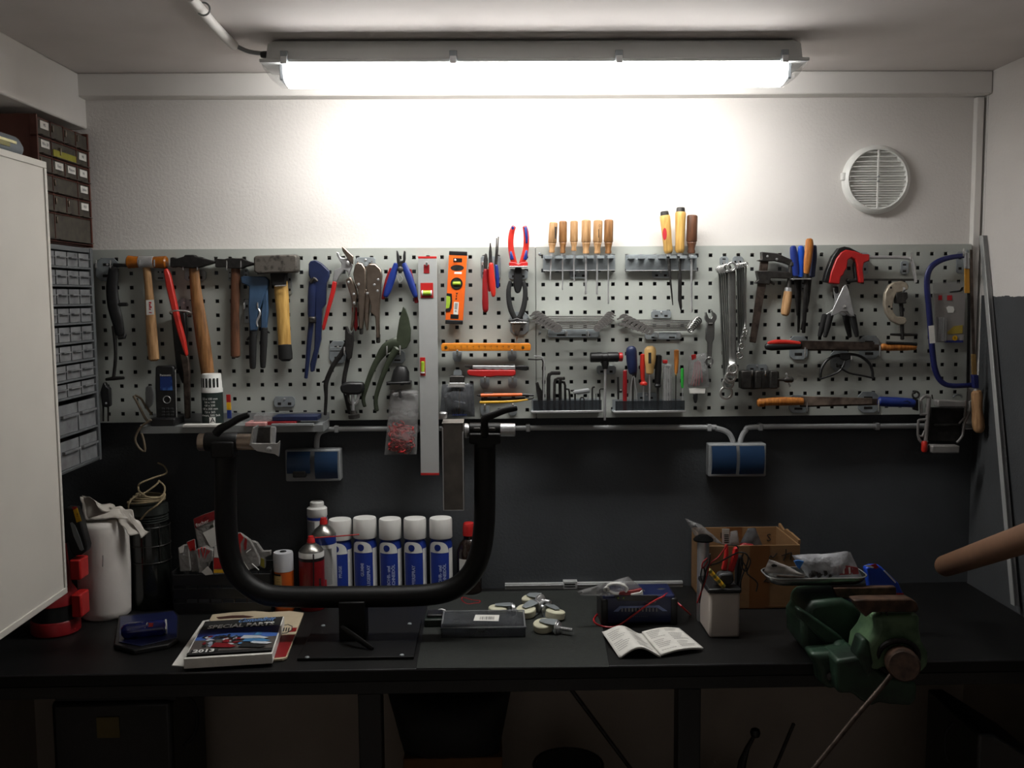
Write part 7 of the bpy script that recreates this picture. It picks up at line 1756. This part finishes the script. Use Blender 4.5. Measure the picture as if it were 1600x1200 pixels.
# ---- vise, tray and bags ------------------------------------------------------------------------
fr(1200, 860, 3.53)
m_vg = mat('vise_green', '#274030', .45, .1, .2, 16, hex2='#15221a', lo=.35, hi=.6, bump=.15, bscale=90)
m_vg2 = mat('vise_green_lit', '#5a7455', .45, .1, .2, 20, hex2='#2d4632', lo=.3, hi=.6, bump=.2, bscale=90)  # lighter copy of the vise green, lamp light put into the colour
m_vr = mat('vise_rust', '#5e4638', .5, .3, .25, 40, hex2='#33251d', bump=.2, bscale=120)
def vise():
    t = thing('bench_vise', 'big old green bench vise with bare steel jaws and long handle', 'vise')
    E(t, 'fixed_body', m_vg, [(162, 262), (200, 236), (360, 220), (440, 260), (480, 330), (470, 430), (430, 500), (440, 566), (212, 566), (140, 465), (136, 350), (160, 315)], -.49, .13, .02, seg=4)
    E(t, 'clamp_jaw', m_vg, [(205, 545), (440, 530), (452, 640), (424, 696), (330, 746), (272, 722), (262, 640)], -.60, .06, .022, seg=4)
    E(t, 'fixed_jaw', m_vr, [(352, 200), (700, 196), (702, 258), (560, 262), (440, 262), (380, 258)], -.53, .018, .003)
    E(t, 'anvil_rib', m_vg, [(150, 310), (180, 318), (360, 440), (410, 480), (380, 520), (300, 500), (170, 370)], -.565, .03, .008, seg=3)
    LT(t, 'body_boss', m_vg, (375, 530), (400, 560), [(0, 62), (.6, 62), (1, 40)], -.55, 20, Y2=-.60)
    E(t, 'slide', m_vg, [(330, 560), (470, 540), (600, 640), (770, 680), (768, 770), (740, 808), (620, 800), (560, 790), (525, 812), (470, 780), (420, 740), (340, 740)], -.625, .10, .03, seg=4)
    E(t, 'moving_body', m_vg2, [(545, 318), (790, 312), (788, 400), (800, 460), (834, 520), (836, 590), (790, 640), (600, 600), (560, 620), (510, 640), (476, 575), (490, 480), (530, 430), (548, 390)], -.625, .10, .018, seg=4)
    E(t, 'moving_jaw', m_vr, [(456, 264), (520, 258), (770, 256), (800, 272), (816, 310), (800, 330), (720, 326), (560, 330), (524, 356), (486, 310)], -.664, .034, .003)
    E(t, 'side_flange', m_vg, [(470, 560), (500, 460), (540, 480), (560, 600), (540, 690), (500, 640)], -.655, .05, .01, seg=3)
    c0 = P(738, 620, -.675); s = px(-.69)
    MB().ring(P(716, 590, -.676), 112*s, .006, (.15, 1, .25), 30, 8).build('collar', m_iron, t)
    LT(t, 'spindle_head', m_vr, (725, 600), (752, 640), [(0, 86), (.15, 90), (.85, 90), (1, 78)], -.66, 26, Y2=-.745)
    c = P(765, 650, -.742); MB().lathe(c, P(767, 652, -.748), [(0, .010), (.004, .0095)], 16).build('spindle_hole', m_iron, t)
    TB(t, 'handle', m_rust, [(700, 660, 15, -.715), (640, 738, 15, -.72), (470, 935, 15, -.735), (256, 1200, 15, -.75), (150, 1330, 15, -.755)], -.72, 1, 12)
    TB(t, 'handle_ball', m_rust, [(165, 1312, 26, -.754), (145, 1336, 28, -.755), (130, 1355, 20, -.756)], -.75, 1, 12)
    c = P(345, 690, -.63); MB().lathe(c, c-Vector((0, .008, 0)), [(0, .010), (.005, .010), (.008, .005)], 12).build('bolt', m_dsteel, t)
    mb = MB()
    for pts in ([(612, 338), (628, 345), (622, 358)], [(650, 335), (660, 360)]): mb.tube([(P(x, y, -.6762), .0016) for x, y in pts], 6)
    mb.build('scratch_mark', m_iron, t)
vise()
fr(1050, 780, 4.2105)
def tray():
    t = thing('steel_tray', 'dark steel tray of film bags lying on the vise', 'tray'); Yf = -.53
    zr = P(900, 522, Yf).z; zb = P(900, 596, Yf).z+.008; x0, x1 = P(648, 522, Yf).x, P(1300, 522, Yf).x; Yb = Yf+.09
    m_tr = mat('tray_steel', '#7d8080', .24, .95, .12, 20)
    def ringpts(k, z):
        o = []; cx, cy = (x0+x1)/2, (Yf+Yb)/2; hx, hy = (x1-x0)/2*k, (Yb-Yf)/2*(1-(1-k)*1.6); r = .03*k
        for qx, qy, a0 in ((1, 1, 0), (-1, 1, PI/2), (-1, -1, PI), (1, -1, 1.5*PI)):
            for i in range(6):
                a = a0+i/5*PI/2; o.append((cx+qx*(hx-r)+r*math.cos(a), cy+qy*(hy-r)+r*math.sin(a), z))
        return o
    V = []; L = [(1.02, zr), (1., zr+.001), (.99, zr-.004), (.975, (zr+zb)/2), (.94, zb+.004), (.87, zb)]; 
    for k, z in L: V += ringpts(k, z)
    n = 24; Fc = [(i*n+j, i*n+(j+1) % n, (i+1)*n+(j+1) % n, (i+1)*n+j) for i in range(len(L)-1) for j in range(n)]+[tuple(range((len(L)-1)*n, len(L)*n))]
    o = MB().add(V, Fc).build('dish', m_tr, t, ang=50); md = o.modifiers.new('solid', 'SOLIDIFY'); md.thickness = .0012
    rp_ = [(Vector(p), .0016) for p in ringpts(1.02, zr)]; MB().tube(rp_+rp_[:1], 6, cap=False).build('rim', m_steel, t)  # brighter bead added along the rim as its glint
    g = thing('film_bag', 'greyish film bag with black hole hanging over the tray end', 'bag')
    pillow(g, 'film', clear('grey_film', '#dedede', .75, .2, '#a8a39f', .6, 60), ((640, 392), (760, 440), (886, 505), (602, 480)), Yf+.01, .02, .006, seed=21)
    E(g, 'hole', m_black, [(650, 432), (672, 426), (690, 432), (688, 444), (660, 446)], Yf-.006, .002, 0)
    TB(g, 'dark_piece', m_rust, [(690, 505, 8), (760, 510, 9), (870, 514, 6)], Yf-.004)
    g = thing('film_bag', 'big crinkled clear bag of bolts standing in the tray', 'bag')
    p_b2 = clear('crinkled_film', '#e2e2e2', .6, .12, '#c9cbd0', 1.0, 110)
    pillow(g, 'film', p_b2, ((788, 370), (1172, 345), (1255, 520), (900, 520)), Yf+.035, .04, .008, nu=18, seed=31)
    E(g, 'blue_tab', mat('sky_blue_plastic', '#2e74c4', .4), [(800, 405), (830, 400), (868, 408), (850, 440), (838, 462), (818, 440)], Yf+.018, .004, .001)
    for x, y, r in ((940, 490, 24), (975, 500, 20), (1015, 485, 22), (1045, 505, 16), (925, 505, 16)):
        c = P(x, y, Yf+.02); MB().lathe(c-Vector((.006, 0, 0)), c+Vector((.012, .004, .004)), [(0, r*px(Yf)), (.006, r*px(Yf)), (.007, r*px(Yf)*.55), (.018, r*px(Yf)*.55)], 6).build('bolt', m_dsteel, g)
    E(g, 'red_print', mat('faded_red_print', '#9c3d40', .6), [(1062, 445), (1150, 436), (1222, 450), (1228, 492), (1062, 500)], Yf+.022, .002, 0)
    for k in range(3): E(g, 'white_print', m_whiteprint, [(1080+k*40, 450), (1092+k*40, 448), (1095+k*40, 488), (1084+k*40, 490)], Yf+.0205, .002, 0)
    t = thing('blue_packet', 'bright blue packet with red corners propped behind the vise jaw', 'packet'); Y = -.39
    m_bp = mat('packet_blue', '#1d46b8', .35, 0, .06, 20)
    E(t, 'packet', m_bp, [(1262, 445), (1300, 430), (1362, 432), (1480, 545), (1500, 590), (1528, 640), (1500, 700), (1490, 866), (1340, 866), (1290, 600), (1275, 520)], Y, .022, .004)
    E(t, 'red_corner', m_red, [(1305, 432), (1340, 425), (1362, 446), (1340, 458), (1312, 450)], Y-.0118, .001, 0)
    E(t, 'white_edge', m_whiteprint, [(1264, 436), (1300, 432), (1330, 448), (1320, 454), (1290, 446)], Y-.0122, .001, 0)
    E(t, 'white_line', m_whiteprint, [(1390, 470), (1400, 468), (1475, 546), (1468, 552)], Y-.0118, .001, 0)
    E(t, 'red_end', m_red, [(1462, 618), (1522, 618), (1530, 640), (1464, 642)], Y-.0118, .001, 0)
tray()
fr()
# ---- tube and profile in the corner -------------------------------------------------------------
a = P(1478, 884, -.32); b = P(1612, 838, -.98); d = (b-a); b2 = a+d*1.25
t = thing('cardboard_tube', 'brown cardboard tube jutting in over the bench by the corner', 'tube')
m_ct = mat('kraft_tube', '#70503a', .75, 0, .05, 30)
L_ = (b2-a).length
MB().lathe(a, b2, [(0, .0235), (.0015, .0262), (L_, .0262)], 32).build('tube', m_ct, t)
MB().washer(a, .0262, .0215, .002, d, 28).build('end_rim', mat('kraft_end', '#a07a58', .8), t)
t = thing('steel_profile', 'grey steel profile leaning in the corner beside the boards', 'profile')
top = P(1537, 368, -.01); bot = PX(1587, 945, 1.333); m_pr = mat('profile_grey', '#8b8c8d', .45, .15, .06, 30)
V = (bot-top).normalized()
def bar(o, w, dpt, m, nm):
    q = [o+Vector((-w/2, -dpt/2, 0)), o+Vector((w/2, -dpt/2, 0)), o+Vector((w/2, dpt/2, 0)), o+Vector((-w/2, dpt/2, 0))]
    MB().prism(q, bot-top).build(nm, m, t, .0008)
bar(top, .014, .012, m_pr, 'profile'); bar(top+Vector((-.008, -.002, 0)), .003, .018, m_alu, 'edge')
fr()
finish()
